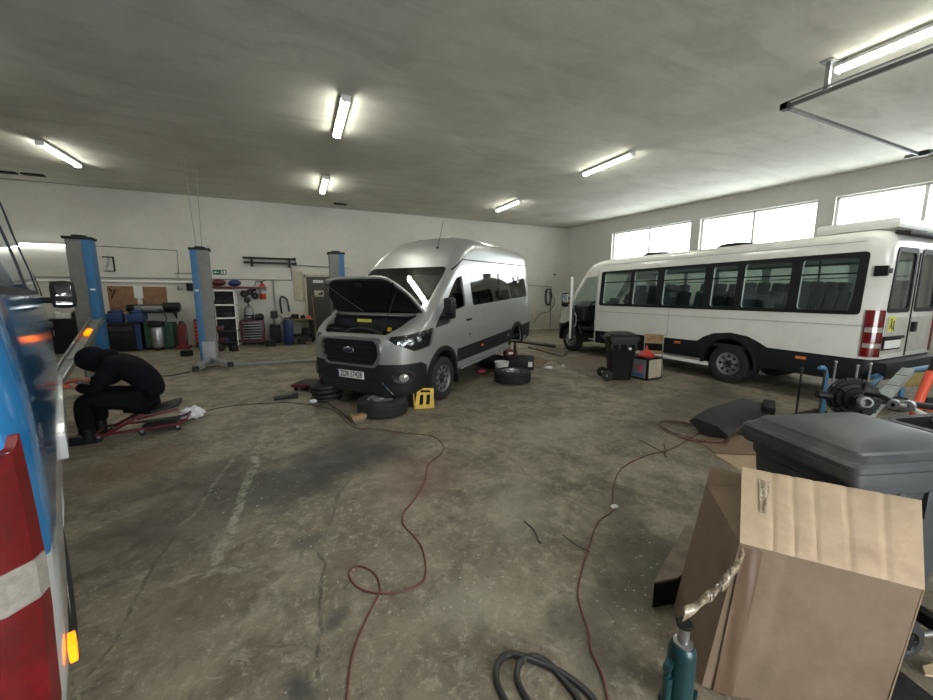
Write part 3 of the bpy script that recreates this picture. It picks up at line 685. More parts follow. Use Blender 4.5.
    # lamps
    for s, lp in ((1, lampP[0]), (-1, lampP[1])):
        hs = put('headlamp', bool_mesh(solid(outer, 0.02, -1), [lp], 'INTERSECT'), M['lens'], t)
        put('lamp_housing', bool_mesh(solid_in(outer, 0.045), [lp], 'INTERSECT'), M['blackm'], hs)
        bvh = BVHTree.FromPolygons([v.co for v in outer.vertices], [p.vertices[:] for p in outer.polygons])
        for px, py, pz, rr in ((0.70, 0.88, 1.03, 0.060), (0.55, 0.93, 1.06, 0.048), (0.83, 0.78, 1.01, 0.050)):
            dr = Vector((0.72, 0.69 * s, 0)); tgt = Vector((px, py * s, pz))
            hit, nrm, _, _ = bvh.ray_cast(tgt + dr * 1.5, -dr)
            if hit is None: continue
            q = nrm.to_track_quat('Z', 'Y')
            b = part('reflector', MB().lathe([(rr, -0.008), (rr, 0.012), (rr * 0.85, 0.0), (rr * 0.5, -0.004), (rr * 0.42, 0.010), (rr * 0.25, 0.016), (0, 0.018)], seg=20), 'chrome', hs)
            b.location = hit - nrm * 0.036; b.rotation_euler = q.to_euler()
        part('daylight_strip', MB().tube([(0.34, 0.985 * s, 1.175), (0.44, 0.955 * s, 1.09), (0.50, 0.945 * s, 1.0), (0.62, 0.905 * s, 0.955)], 0.012), 'chrome', hs)
    # grille
    go = part('grille', MB().prism(gr, 0.93, 0.985, 'X'), 'darkhole', t)
    fr = MB(); n = len(gr); cx, cz = 0, 0.87
    ro = [Vector((1.052, cx + (p[0] - cx) * 1.04, cz + (p[1] - cz) * 1.09)) for p in gr]; ri_ = [Vector((1.056, cx + (p[0] - cx) * 0.96, cz + (p[1] - cz) * 0.92)) for p in gr]
    bo1 = [Vector((0.98, v.y, v.z)) for v in ro]; bi1 = [Vector((1.0, v.y, v.z)) for v in ri_]
    fr.rings([bo1, ro, ri_, bi1], cap=False)
    part('grille_frame', fr, 'steel', go)
    for k in range(4): part('grille_bar', MB().box((1.012, 0, 0.735 + k * 0.085), (0.05, 1.06, 0.034), bev=0.012), 'black', go)
    eb = MB().sphere((0, 0, 0), 1.0, 24, (0.016, 0.115, 0.046)); e = part('front_badge', eb, 'chrome', go); e.location = (1.058, 0, 0.90)
    e2 = part('badge_face', MB().sphere((0, 0, 0), 1.0, 24, (0.016, 0.105, 0.037)), mat('badge_dark_blue', (0.01, 0.02, 0.06), 0.3), e); e2.location = (0.003, 0, 0)
    text_obj('badge_lettering', 'Ford', 0.075, M['chrome'], e, (0.0185, 0.0, 0.0), (PI / 2, 0, PI / 2), 0.002, 0.25)
    # plate
    pl = part('number_plate', MB().box((1.055, 0, 0.535), (0.012, 0.52, 0.112), bev=0.004), 'paper', bo, label='white number plate reading ZDR 57428')
    part('plate_blue_band', MB().box((1.0625, -0.238, 0.535), (0.003, 0.036, 0.104)), 'bluep', pl)
    text_obj('plate_lettering', 'ZDR 57428', 0.118, M['text'], pl, (1.0615, 0.018, 0.535), (PI / 2, 0, PI / 2), 0.001, 0, spacing=1.04, sx=0.72, off=0.0025)
    # raised bonnet
    hg = []
    for u in range(9):
        fx = u / 8
        row = []
        for v in range(15):
            fy = -1 + 2 * v / 14
            wv = 0.92 - 0.20 * fx - 0.12 * fx ** 4
            row.append(Vector((fx * 0.80, fy * wv, 0.045 * (1 - fy ** 4) - 0.05 * fx ** 3 - 0.03 * fy ** 2 * (1 - fx) + 0.012 * (1 if abs(abs(fy) - 0.55) < 0.1 else 0))))
        hg.append(row)
    mb = MB(); vv = [[mb.bm.verts.new(p) for p in r_] for r_ in hg]
    for a in range(8):
        for b in range(14): mb.bm.faces.new((vv[a][b], vv[a + 1][b], vv[a + 1][b + 1], vv[a][b + 1]))
    hm = solid(mb.mesh(recalc=False), 0.03, 0)
    ho = put('bonnet', hm, M['silver'], t); ho.location = (0.22, 0, 1.36); ho.rotation_euler = (0, -R(47), 0)
    und = MB().rings([[Vector((a + 0.02, b * 0.88, -0.045 + z)) for a, b in ((0.02, -1), (0.45, -0.88), (0.70, -0.66), (0.75, -0.55), (0.76, 0), (0.75, 0.55), (0.70, 0.66), (0.45, 0.88), (0.02, 1))] for z in (0.02, -0.015)])
    part('bonnet_insulation', und, 'black', ho)
    for s in (-1, 1): part('bonnet_rib', MB().tube([(0.08, 0.25 * s, -0.065), (0.45, 0.5 * s, -0.065), (0.72, 0.66 * s, -0.06)], 0.014), 'blackm', ho)
    part('bonnet_latch', MB().box((0.70, 0, -0.065), (0.08, 0.10, 0.035), bev=0.01), 'grime', ho)
    part('support_rod', MB().cyl((0.84, 0.45, 1.12), (0.62, 0.62, 1.73), 0.006, seg=6), 'grime', t)
    # engine bay
    en = part('engine_bay', MB().box((0.62, 0, 0.90), (0.62, 1.5, 0.05)).box((0.34, 0, 1.10), (0.03, 1.7, 0.5)), 'black', t)
    part('engine_cover', MB().box((0.62, 0.0, 1.05), (0.38, 0.62, 0.16), bev=0.04), 'blackm', en)
    part('battery', MB().box((0.60, 0.56, 1.06), (0.22, 0.26, 0.16), bev=0.01), 'black', en)
    part('air_filter_box', MB().box((0.62, -0.52, 1.08), (0.30, 0.34, 0.18), bev=0.03), 'blackm', en)
    part('coolant_hose', MB().tube(smooth_path([(0.8, -0.4, 1.06), (0.72, -0.15, 1.17), (0.7, 0.2, 1.16), (0.78, 0.45, 1.08)]), 0.025), 'hose', en)
    part('slam_panel', MB().box((0.88, 0, 1.08), (0.09, 1.30, 0.05), bev=0.01).box((0.82, 0.0, 1.10), (0.10, 0.5, 0.03), bev=0.01), 'greysteel', en)
    part('fluid_cap', MB().cyl((0.50, 0.36, 1.12), (0.50, 0.36, 1.18), 0.035), 'yellow', en)
    part('fluid_reservoir', MB().box((0.46, -0.12, 1.19), (0.12, 0.30, 0.06), bev=0.015), 'grime', en)
    part('warning_strip', MB().box((0.385, -0.22, 1.26), (0.02, 0.30, 0.05)), 'stickyellow', en)
    # cowl
    part('cowl', MB().box((0.36, 0, 1.36), (0.20, 1.62, 0.04), (0, R(20), 0), bev=0.01), 'black', t)
    for s in (0.05, 0.5):
        part('wiper', MB().tube([(0.33, s, 1.43), (0.12, s + 0.28, 1.60)], 0.009, 6), 'black', t)
    # interior
    it = part('cab_dashboard', MB().box((0.18, 0, 1.18), (0.42, 1.75, 0.30), bev=0.06), 'trim', t)
    part('steering_wheel', MB().tube([(-0.22 + 0.08 * math.sin(a), 0.42 + 0.19 * math.cos(a), 1.28 + 0.17 * math.sin(a)) for a in [2 * PI * k / 20 for k in range(21)]], 0.014), 'black', it)
    for y in (-0.5, 0.5): seat(t, (-0.85, y, 0.62))
    for rx in range(4):
        for y in (-0.62, -0.12, 0.62): seat(t, (-1.75 - rx * 0.78, y, 0.62), 1.25)
    part('cabin_floor', MB().box((-2.3, 0, 0.55), (4.9, 1.9, 0.05)), 'trim', t)
    part('ceiling_lamp_strip', MB().box((-2.7, 0.4, 2.3), (2.4, 0.25, 0.05)), 'headliner', t)
    part('interior_mirror', MB().box((-0.28, 0, 1.78), (0.03, 0.22, 0.07), bev=0.01), 'black', t)
    # mirrors, handle, lines
    for s in (1, -1):
        mr = MB().box((-0.03, 1.15 * s, 1.45), (0.14, 0.16, 0.33), bev=0.06).box((0.0, 1.04 * s, 1.32), (0.09, 0.20, 0.05), bev=0.015)
        mo = part('door_mirror', mr, 'black', t)
        part('mirror_cap', MB().box((0.03, 1.165 * s, 1.49), (0.08, 0.13, 0.20), bev=0.04), 'clad', mo)
        part('mirror_glass', MB().box((-0.103, 1.15 * s, 1.45), (0.006, 0.12, 0.27)), 'chrome', mo)
        part('door_handle', MB().box((-0.98, 1.022 * s, 1.19), (0.19, 0.04, 0.035), bev=0.012), 'black', t)
        part('lock', MB().box((-1.0, 1.02 * s, 0.93), (0.03, 0.02, 0.05)), 'black', t)
    seam = [P([(-1.07, 0.45), (-1.07, 2.06), (-1.058, 2.06), (-1.058, 0.45)], 0.8, 1.3), P([(-1.07, 0.45), (-1.07, 2.06), (-1.058, 2.06), (-1.058, 0.45)], -1.3, -0.8),
            P([(-0.33, 2.07), (-1.06, 2.075), (-1.06, 2.065), (-0.33, 2.06)], 0.8, 1.3), P([(-4.6, 1.10), (-2.2, 1.13), (-2.2, 1.118), (-4.6, 1.088)], 0.8, 1.3), P([(-2.32, 0.5), (-2.32, 1.38), (-2.31, 1.38), (-2.31, 0.5)], 0.8, 1.3)]
    put('panel_seam', bool_mesh(solid(outer, 0.003, 1), seam, 'INTERSECT'), M['black'], t)
    gut = [P([(-4.7, 2.18), (-4.7, 2.20), (-1.0, 2.23), (-0.6, 2.05), (-0.6, 2.03), (-1.0, 2.21)], 0.8, 1.3), P([(-4.7, 2.18), (-4.7, 2.20), (-1.0, 2.23), (-0.6, 2.05), (-0.6, 2.03), (-1.0, 2.21)], -1.3, -0.8)]
    put('roof_gutter', bool_mesh(solid(outer, 0.008, 1), gut, 'INTERSECT'), M['grime'], t)
    for x in (-1.55, -3.0): part('side_marker', MB().box((x, 1.035, 0.66), (0.10, 0.015, 0.035), bev=0.005), 'amber_off' if x > -2 else 'clearlens', t)
    for y in (-0.38, 0.38): part('roof_rib', MB().tube([(-1.6, y, 2.655), (-2.1, y, 2.675), (-4.4, y, 2.575)], 0.018), 'silver', t)
    part('roof_antenna', MB().cyl((-1.02, 0.40, 2.43), (-1.27, 0.40, 2.93), 0.005, seg=6).lathe([(0.03, 0), (0.018, 0.03), (0, 0.035)], (-1.02, 0.40, 2.43)), 'black', t)
    for y in (0.62, -0.62): part('roof_marker_lamp', MB().box((-0.735, y * 1.02, 2.185), (0.04, 0.06, 0.02), (0, R(45), 0), bev=0.008), 'black' if y > 0 else 'clearlens', t)
    part('roof_camera', MB().box((-1.95, -0.55, 2.67), (0.10, 0.06, 0.08), bev=0.02), 'black', t)
    part('window_sticker', MB().box((0, 0, 0), (0.13, 0.003, 0.15)).box((0.10, 0, 0.09), (0.05, 0.003, 0.05)), 'paper', t).location = (-3.75, 0.995, 1.86)
    part('window_divider', MB().box((-2.62, 0.965, 1.70), (0.02, 0.012, 0.56), (0.09, 0, 0)), 'black', t)
    wheel(t, (0, 0.92, 0.345), side=1); wheel(t, (0, -0.92, 0.345), side=-1)
    wheel(t, (-3.6, -0.92, 0.345), side=-1)
    hb = part('brake_drum', MB().lathe([(0.15, -0.1), (0.16, 0.0), (0.15, 0.03), (0.06, 0.035), (0.06, 0.07), (0, 0.075)], (-3.6, 0.78, 0.42), 'Y', 24), 'grime', t)
    part('side_step', MB().box((-1.9, 0.97, 0.40), (2.6, 0.16, 0.05), bev=0.015), 'greysteel', t)
    part('mud_flap', MB().box((-0.50, 0.92, 0.30), (0.02, 0.20, 0.26), (0, 0.15, 0)), 'black', t)
    part('chassis', MB().box((-2.2, 0, 0.38), (5.0, 1.2, 0.16)).cyl((-3.6, -0.85, 0.40), (-3.6, 0.85, 0.40), 0.06), 'blackm', t)
    return t
def solid_in(me, d):
    """copy of a closed mesh moved inwards by d along its normals"""
    m2 = me.copy(); bm = bmesh.new(); bm.from_mesh(m2); bm.normal_update()
    for v in bm.verts: v.co -= v.normal * d
    bm.to_mesh(m2); bm.free(); return m2
SEATM = {}
def seat(parent, loc, h=1.32, scale=1.0):
    if 'm' not in SEATM:
        mb = MB()
        mb.box((0.06, 0, 0.18), (0.48, 0.44, 0.14), bev=0.05)
        mb.box((-0.19, 0, 0.52), (0.13, 0.43, 0.66), (0, -0.16, 0), bev=0.055)
        mb.box((-0.255, 0, 0.90), (0.11, 0.27, 0.20), (0, -0.16, 0), bev=0.05)
        mb.box((0.02, 0, 0.05), (0.30, 0.30, 0.14), bev=0.01)
        SEATM['m'] = mb.mesh()
        SEATM['m'].materials.append(M['seat'])
    o = bpy.data.objects.new('seat', SEATM['m']); COL.objects.link(o); o.parent = parent; o.location = loc
    o.scale = (1, 1, h / 1.32); return o
silver_van()

def minibus():
    # local x = +Y of the hall (front of the bus), local y = left side (towards the camera)
    t = thing('minibus', 'long white minibus with a black window band, open driver door and roof unit', 'minibus', (8.30, 4.29, 0), (0, 0, R(90.3)))
    tp = interp([(0.3, 0.99), (0.75, 1.0), (1.35, 0.993), (2.2, 0.945), (2.6, 0.90)])
    st = [(-1.86, 0.52, 2.36, 0.885, 0.16), (-1.835, 0.48, 2.46, 0.935, 0.18), (-1.76, 0.42, 2.53, 0.975, 0.17), (-1.62, 0.40, 2.56, 1.0, 0.15), (3.35, 0.38, 2.56, 1.0, 0.15), (3.62, 0.38, 2.54, 1.0, 0.15), (3.85, 0.38, 2.48, 0.995, 0.15), (4.0, 0.38, 2.36, 0.985, 0.15), (4.12, 0.38, 2.20, 0.98, 0.14),
          (4.78, 0.38, 1.40, 0.96, 0.12), (4.90, 0.36, 1.30, 0.945, 0.13), (5.08, 0.34, 1.20, 0.91, 0.14), (5.22, 0.32, 1.10, 0.84, 0.14), (5.32, 0.32, 0.98, 0.74, 0.12), (5.36, 0.36, 0.86, 0.62, 0.10)]
    outer = loft(densify(st, 0.3), tp, nz=12).mesh()
    shell = solid(outer, 0.04, -1); lay = solid(outer, 0.010, 1)
    # side window panes (x ranges) inside the black band
    panes = [(-1.56, -0.90), (-0.76, -0.06), (0.06, 0.50), (0.66, 1.56), (1.72, 2.36), (2.46, 3.30)]
    pz0, pz1 = 1.43, 2.19
    pp = []
    for a, b in panes: pp += both(rpoly([(a, pz0), (b, pz0), (b, pz1), (a, pz1)], 0.05), 0.7, 1.2)
    band = both(rpoly([(-1.66, 1.37), (3.42, 1.37), (3.42, 2.24), (-1.66, 2.26)], 0.06), 0.7, 1.2)
    dwin = rpoly([(3.62, 1.30), (4.60, 1.30), (4.52, 1.45), (3.98, 2.08), (3.62, 2.10)], 0.05)
    ddoor = rpoly([(3.56, 0.46), (4.18, 0.46), (4.36, 0.72), (4.58, 0.86), (4.60, 1.36), (4.02, 2.10), (3.56, 2.14)], 0.06)
    dP = P(ddoor, 0.7, 1.2); dwR = P(dwin, -1.2, -0.7)
    ws = P(rpoly([(-0.80, 1.46), (0.80, 1.46), (0.72, 2.22), (-0.72, 2.22)], 0.08), 3.95, 5.6, 'X')
    rwl = [P(rpoly([(0.10, 1.42), (0.76, 1.42), (0.70, 2.28), (0.10, 2.28)], 0.06), -2.2, -1.7, 'X'), P(rpoly([(-0.76, 1.42), (-0.10, 1.42), (-0.10, 2.28), (-0.70, 2.28)], 0.06), -2.2, -1.7, 'X')]
    arches = [arch_cut(x, 0.38, 0.47, *r_) for x in (0.08, 4.55) for r_ in ((0.66, 1.4), (-1.4, -0.66))]
    skirtcut = [bx(-3, 6, -2, 2, 0.0, 0.72)]
    body = bool_mesh(shell, pp + [dP, dwR, ws] + rwl + arches)
    body = put('body', body, M['bus'], t)
    sk = bool_mesh(lay, [MB().prism([(-1.9, 0.2), (-1.9, 0.74), (-0.56, 0.76), (-0.42, 0.84), (-0.24, 0.92), (0.06, 0.96), (0.36, 0.92), (0.54, 0.84), (0.68, 0.74), (3.5, 0.70), (3.5, 0.2)], -1.2, 1.2).mesh()], 'INTERSECT')
    sk = bool_mesh(sk, arches)
    put('skirt', sk, M['skirt'], t)
    fb = bool_mesh(bool_mesh(lay, [bx(4.2, 6, -1.2, 1.2, 0.2, 0.80)], 'INTERSECT'), arches); put('front_bumper', fb, M['skirt'], t)
    bm_ = bool_mesh(bool_mesh(lay, band, 'INTERSECT'), pp); put('window_band', bm_, M['black'], t)
    for q in pp: 
        put('side_window', bool_mesh(shell, [q], 'INTERSECT'), M['glass_teal'], t)
    for i, (a, b) in enumerate(panes):
        for s in (1, -1): part('sliding_vent_bar', MB().box(((a + b) / 2, 0.965 * s, 1.96), (b - a, 0.025, 0.022)), 'black', t)
    put('windscreen', bool_mesh(shell, [ws], 'INTERSECT'), M['glass_teal'], t)
    put('front_door_window', bool_mesh(shell, [dwR], 'INTERSECT'), M['glass_teal'], t)
    for q in rwl: put('rear_window', bool_mesh(shell, [q], 'INTERSECT'), M['glass_teal'], t)
    # rear window rubber frames, door gap, hinges
    for s in (1, -1):
        n_ = rpoly([(0.08, 1.40), (0.79, 1.40), (0.73, 2.31), (0.08, 2.31)], 0.07); inn = rpoly([(0.13, 1.46), (0.74, 1.46), (0.68, 2.24), (0.13, 2.24)], 0.06)
        mb = MB().rings([[Vector((-1.835, p[0] * s, p[1])) for p in n_], [Vector((-1.872, p[0] * s, p[1])) for p in n_], [Vector((-1.872, p[0] * s, p[1])) for p in inn], [Vector((-1.835, p[0] * s, p[1])) for p in inn]], cap=False)
        part('rear_window_frame', mb, 'black', t)
        part('door_hinge', MB().box((-1.80, 0.95 * s, 1.98), (0.14, 0.05, 0.14), bev=0.01).box((-1.86, 0.88 * s, 1.98), (0.03, 0.10, 0.07), bev=0.01), 'black', t)
    part('rear_door_gap', MB().box((-1.868, 0.0, 1.50), (0.012, 0.022, 1.5)), 'grime', t)
    part('rear_door_panel', MB().box((-1.864, 0.42, 1.07), (0.012, 0.70, 0.52), bev=0.006), 'grimewhite', t)
    part('rear_door_panel', MB().box((-1.864, -0.42, 1.07), (0.012, 0.70, 0.52), bev=0.006), 'grimewhite', t)
    part('rear_door_handle', MB().box((-1.885, -0.12, 1.18), (0.04, 0.12, 0.15), bev=0.012), 'black', t)
    st_ = part('yellow_sticker', MB().box((-1.874, 0.60, 1.24), (0.004, 0.20, 0.22), bev=0.0), 'stickyellow', t, label='yellow square sticker with two running children')
    for y, z in ((0.63, 1.30), (0.55, 1.27)):
        part('running_figure', MB().box((-1.878, y, z), (0.003, 0.03, 0.035)).box((-1.878, y, z - 0.05), (0.003, 0.028, 0.06), (0.2, 0, 0)).box((-1.878, y + 0.02, z - 0.10), (0.003, 0.014, 0.06), (0.5, 0, 0)).box((-1.878, y - 0.02, z - 0.10), (0.003, 0.014, 0.06), (-0.5, 0, 0)), 'text', st_)
    pl = part('number_plate', MB().box((-1.885, 0.52, 0.95), (0.012, 0.50, 0.115), bev=0.004), 'frame', t)
    part('plate_lamp_bar', MB().box((-1.885, 0.50, 1.05), (0.03, 0.62, 0.04), bev=0.01), 'black', t)
    part('plate_holder', MB().box((-1.878, 0.52, 0.95), (0.01, 0.56, 0.16), bev=0.004), 'black', t)
    part('rear_bumper', MB().box((-1.88, 0, 0.60), (0.24, 1.90, 0.24), bev=0.04), 'skirt', t)
    part('step_plate', MB().box((-1.99, 0, 0.55), (0.10, 1.1, 0.04), bev=0.01), 'greysteel', t)
    # tail lights, wrap round the corner
    for s in (1, -1):
        z0, z1 = 0.78, 1.44
        def corner(za, zb_, m_, nm, par):
            c = [bx(-2.2, -1.72, 0.86 if s > 0 else -1.4, 1.4 if s > 0 else -0.86, za, zb_)]
            return put(nm, bool_mesh(solid(outer, 0.022, 1), c, 'INTERSECT'), M[m_], par)
        tl = corner(z0, z1, 'redlens', 'tail_light', t)
        put('reversing_lens', bool_mesh(solid(outer, 0.025, 1), [bx(-2.2, -1.735, 0.87 if s > 0 else -1.4, 1.4 if s > 0 else -0.87, 1.13, 1.20)], 'INTERSECT'), M['clearlens'], tl)
        put('indicator_lens', bool_mesh(solid(outer, 0.025, 1), [bx(-2.2, -1.735, 0.87 if s > 0 else -1.4, 1.4 if s > 0 else -0.87, 0.91, 0.975)], 'INTERSECT'), M['clearlens'], tl)
    # belt groove lines
    g = [P([(-1.7, 1.205), (-1.7, 1.225), (3.5, 1.225), (3.5, 1.205)], 0.7, 1.2)]
    put('body_groove', bool_mesh(solid(outer, 0.004, 1), g, 'INTERSECT'), M['grimewhite'], t)
    g = [P([(-1.6, 2.40), (-1.6, 2.408), (3.4, 2.408), (3.4, 2.40)], 0.7, 1.2), P([(3.53, 0.6), (3.53, 2.3), (3.54, 2.3), (3.54, 0.6)], 0.7, 1.2), P([(1.36, 0.72), (1.36, 1.36), (1.366, 1.36), (1.366, 0.72)], 0.7, 1.2)]
    put('panel_seam', bool_mesh(solid(outer, 0.003, 1), g, 'INTERSECT'), M['greysteel'], t)
    for x in (1.1, -1.05): part('side_reflector', MB().box((x, 1.012, 0.66), (0.14, 0.014, 0.045), bev=0.005), 'amber_off', t)
    part('side_reflector', MB().box((2.9, 1.012, 0.62), (0.14, 0.014, 0.045), bev=0.005), 'amber_off', t)
    # sill bar under the body
    part('sill_bar', MB().box((1.55, 0.93, 0.305), (2.2, 0.10, 0.07), bev=0.015), 'frame', t)
    # roof
    ac = part('roof_unit', MB().box((-1.38, 0, 2.64), (0.92, 1.50, 0.15), bev=0.06), 'bus', t)
    part('roof_unit_grille', MB().box((-1.40, 0, 2.715), (0.6, 1.0, 0.02)), 'grime', ac)
    part('rear_spoiler', MB().box((-1.88, 0, 2.50), (0.16, 1.5, 0.05), (0, -0.2, 0), bev=0.02), 'grime', t)
    for x in (0.55, 2.35): part('roof_hatch', MB().lathe([(0, 2.66), (0.26, 2.65), (0.33, 2.60), (0.34, 2.57)], (x, 0.25, 0)), 'black', t)
    # interior
    part('cabin_floor', MB().box((1.4, 0, 0.70), (6.0, 1.88, 0.06)), 'trim', t)
    part('cab_floor', MB().box((4.2, 0, 0.55), (0.9, 1.8, 0.05)), 'trim', t)
    for k, x in enumerate((-1.35, -0.55, 0.25, 1.05, 1.85, 2.65)):
        for y in (0.68, 0.24, -0.68, -0.24):
            if k in (4,) and y < 0: continue
            o = seat(t, (x, y, 0.88), 1.32)
    for y in (0.5, -0.5): seat(t, (3.65, y, 0.62), 1.25)
    part('luggage_rail', MB().cyl((-1.6, 0.78, 2.20), (3.3, 0.78, 2.20), 0.02).cyl((-1.6, -0.78, 2.20), (3.3, -0.78, 2.20), 0.02), 'greysteel', t)
    for x in (-0.80, 2.30): part('grab_pole', MB().cyl((x, 0.2, 0.72), (x, 0.2, 2.5), 0.017, seg=10), 'greysteel', t)
    da = part('dashboard', MB().box((4.45, 0, 1.12), (0.5, 1.7, 0.42), bev=0.08), 'trim', t)
    part('steering_wheel', MB().tube([(4.12 - 0.10 * math.sin(a), 0.45 + 0.21 * math.cos(a), 1.33 + 0.16 * math.sin(a)) for a in [2 * PI * k / 24 for k in range(25)]], 0.016).cyl((4.12, 0.45, 1.33), (4.35, 0.45, 1.15), 0.03).box((4.13, 0.45, 1.33), (0.03, 0.38, 0.05), (0, 0.3, 0)), 'blackm', da)
    # open driver's door, hinged at the front
    hx, hy = 4.52, 0.97
    d = bpy.data.objects.new('driver_door', None); COL.objects.link(d); d.parent = t; d.location = (hx, hy, 0); d.rotation_euler = (0, 0, -R(41))
    # door local: x from 0 (hinge) to -0.98, y outward
    dpoly = rpoly([(0.02, 0.86), (-0.20, 0.74), (-0.36, 0.50), (-0.98, 0.46), (-0.98, 2.12), (-0.52, 2.08), (0.02, 1.38)], 0.06)
    dw_ = rpoly([(-0.02, 1.34), (-0.88, 1.34), (-0.88, 2.04), (-0.54, 2.01)], 0.05)
    dm = bool_mesh(P(dpoly, -0.02, 0.035), [P(dw_, -0.2, 0.2)]); put('door_panel', dm, M['bus'], d)
    put('door_glass', P(dw_, 0.0, 0.006), M['glass_teal'], d)
    part('door_inner_trim', MB().prism(rpoly([(-0.02, 0.90), (-0.22, 0.78), (-0.38, 0.54), (-0.94, 0.50), (-0.94, 1.30), (-0.02, 1.30)], 0.05), -0.075, -0.02), 'trim', d)
    part('door_pocket', MB().box((-0.62, -0.09, 0.66), (0.52, 0.05, 0.22), (0, 0.1, 0), bev=0.02), 'black', d)
    part('door_grab_handle', MB().tube([(-0.42, -0.08, 0.72), (-0.34, -0.125, 0.85), (-0.26, -0.125, 1.05), (-0.24, -0.08, 1.15)], 0.018), 'steel', d)
    mo = part('door_mirror', MB().box((-0.02, 0.20, 1.50), (0.12, 0.20, 0.40), bev=0.05).cyl((0.0, 0.02, 1.40), (0.0, 0.14, 1.42), 0.018).cyl((0.0, 0.02, 1.55), (0.0, 0.14, 1.55), 0.018), 'black', d)
    part('mirror_glass', MB().box((-0.085, 0.20, 1.55), (0.01, 0.16, 0.24), bev=0.004), 'chrome', mo)
    # right mirror
    part('door_mirror', MB().box((4.45, -1.15, 1.50), (0.12, 0.20, 0.40), bev=0.05).cyl((4.45, -0.95, 1.45), (4.45, -1.1, 1.45), 0.018), 'black', t)
    # cab steps, wheels, arches
    part('cab_step', MB().box((3.88, 0.86, 0.48), (0.60, 0.26, 0.20), bev=0.02), 'black', t)
    for x in (0.08, 4.55):
        for s in (1, -1):
            rr = []
            for k in range(17):
                a = -0.1 + (PI + 0.2) * k / 16; c_, s_ = math.cos(a), math.sin(a); yy = 1.0 * tp(0.4 + 0.47 * s_) * (0.975 if x > 4 else 1.0) * s
                rr.append([Vector((x + q * c_, yy + dy * s, 0.38 + q * s_)) for q, dy in ((0.462, -0.05), (0.462, 0.014), (0.50, 0.016), (0.51, -0.01))])
            part('arch_trim', MB().rings(rr), 'skirt', t)
            part('arch_liner', arch_liner(x, 0.38, 0.468, 0.45 * s, 0.96 * s), 'black', t)
            if x < 1:
                wheel(t, (x, 0.87 * s, 0.365), r=0.365, w=0.19, ri=0.205, side=s, slots=8, dish=-0.06, rimmat='greysteel')
                wheel(t, (x, 0.62 * s, 0.365), r=0.365, w=0.19, ri=0.205, side=s, slots=8, dish=-0.06, rimmat='greysteel')
            else: wheel(t, (x, 0.86 * s, 0.365), r=0.365, w=0.20, ri=0.205, side=s, slots=8, dish=0.04, rimmat='greysteel')
    part('chassis', MB().box((1.6, 0.4, 0.42), (6.4, 0.10, 0.16)).box((1.6, -0.4, 0.42), (6.4, 0.10, 0.16)).cyl((0, -0.8, 0.365), (0, 0.8, 0.365), 0.06).sphere((0, 0, 0.365), 0.17), 'blackm', t)
    part('fuel_tank', MB().box((2.4, 0.55, 0.42), (0.9, 0.35, 0.26), bev=0.05), 'black', t)
    part('headlamp', MB().box((5.20, 0.72, 0.98), (0.14, 0.30, 0.18), (0, 0, 0.5), bev=0.05), 'clearlens', t)
    part('headlamp', MB().box((5.20, -0.72, 0.98), (0.14, 0.30, 0.18), (0, 0, -0.5), bev=0.05), 'clearlens', t)
    return t
minibus()

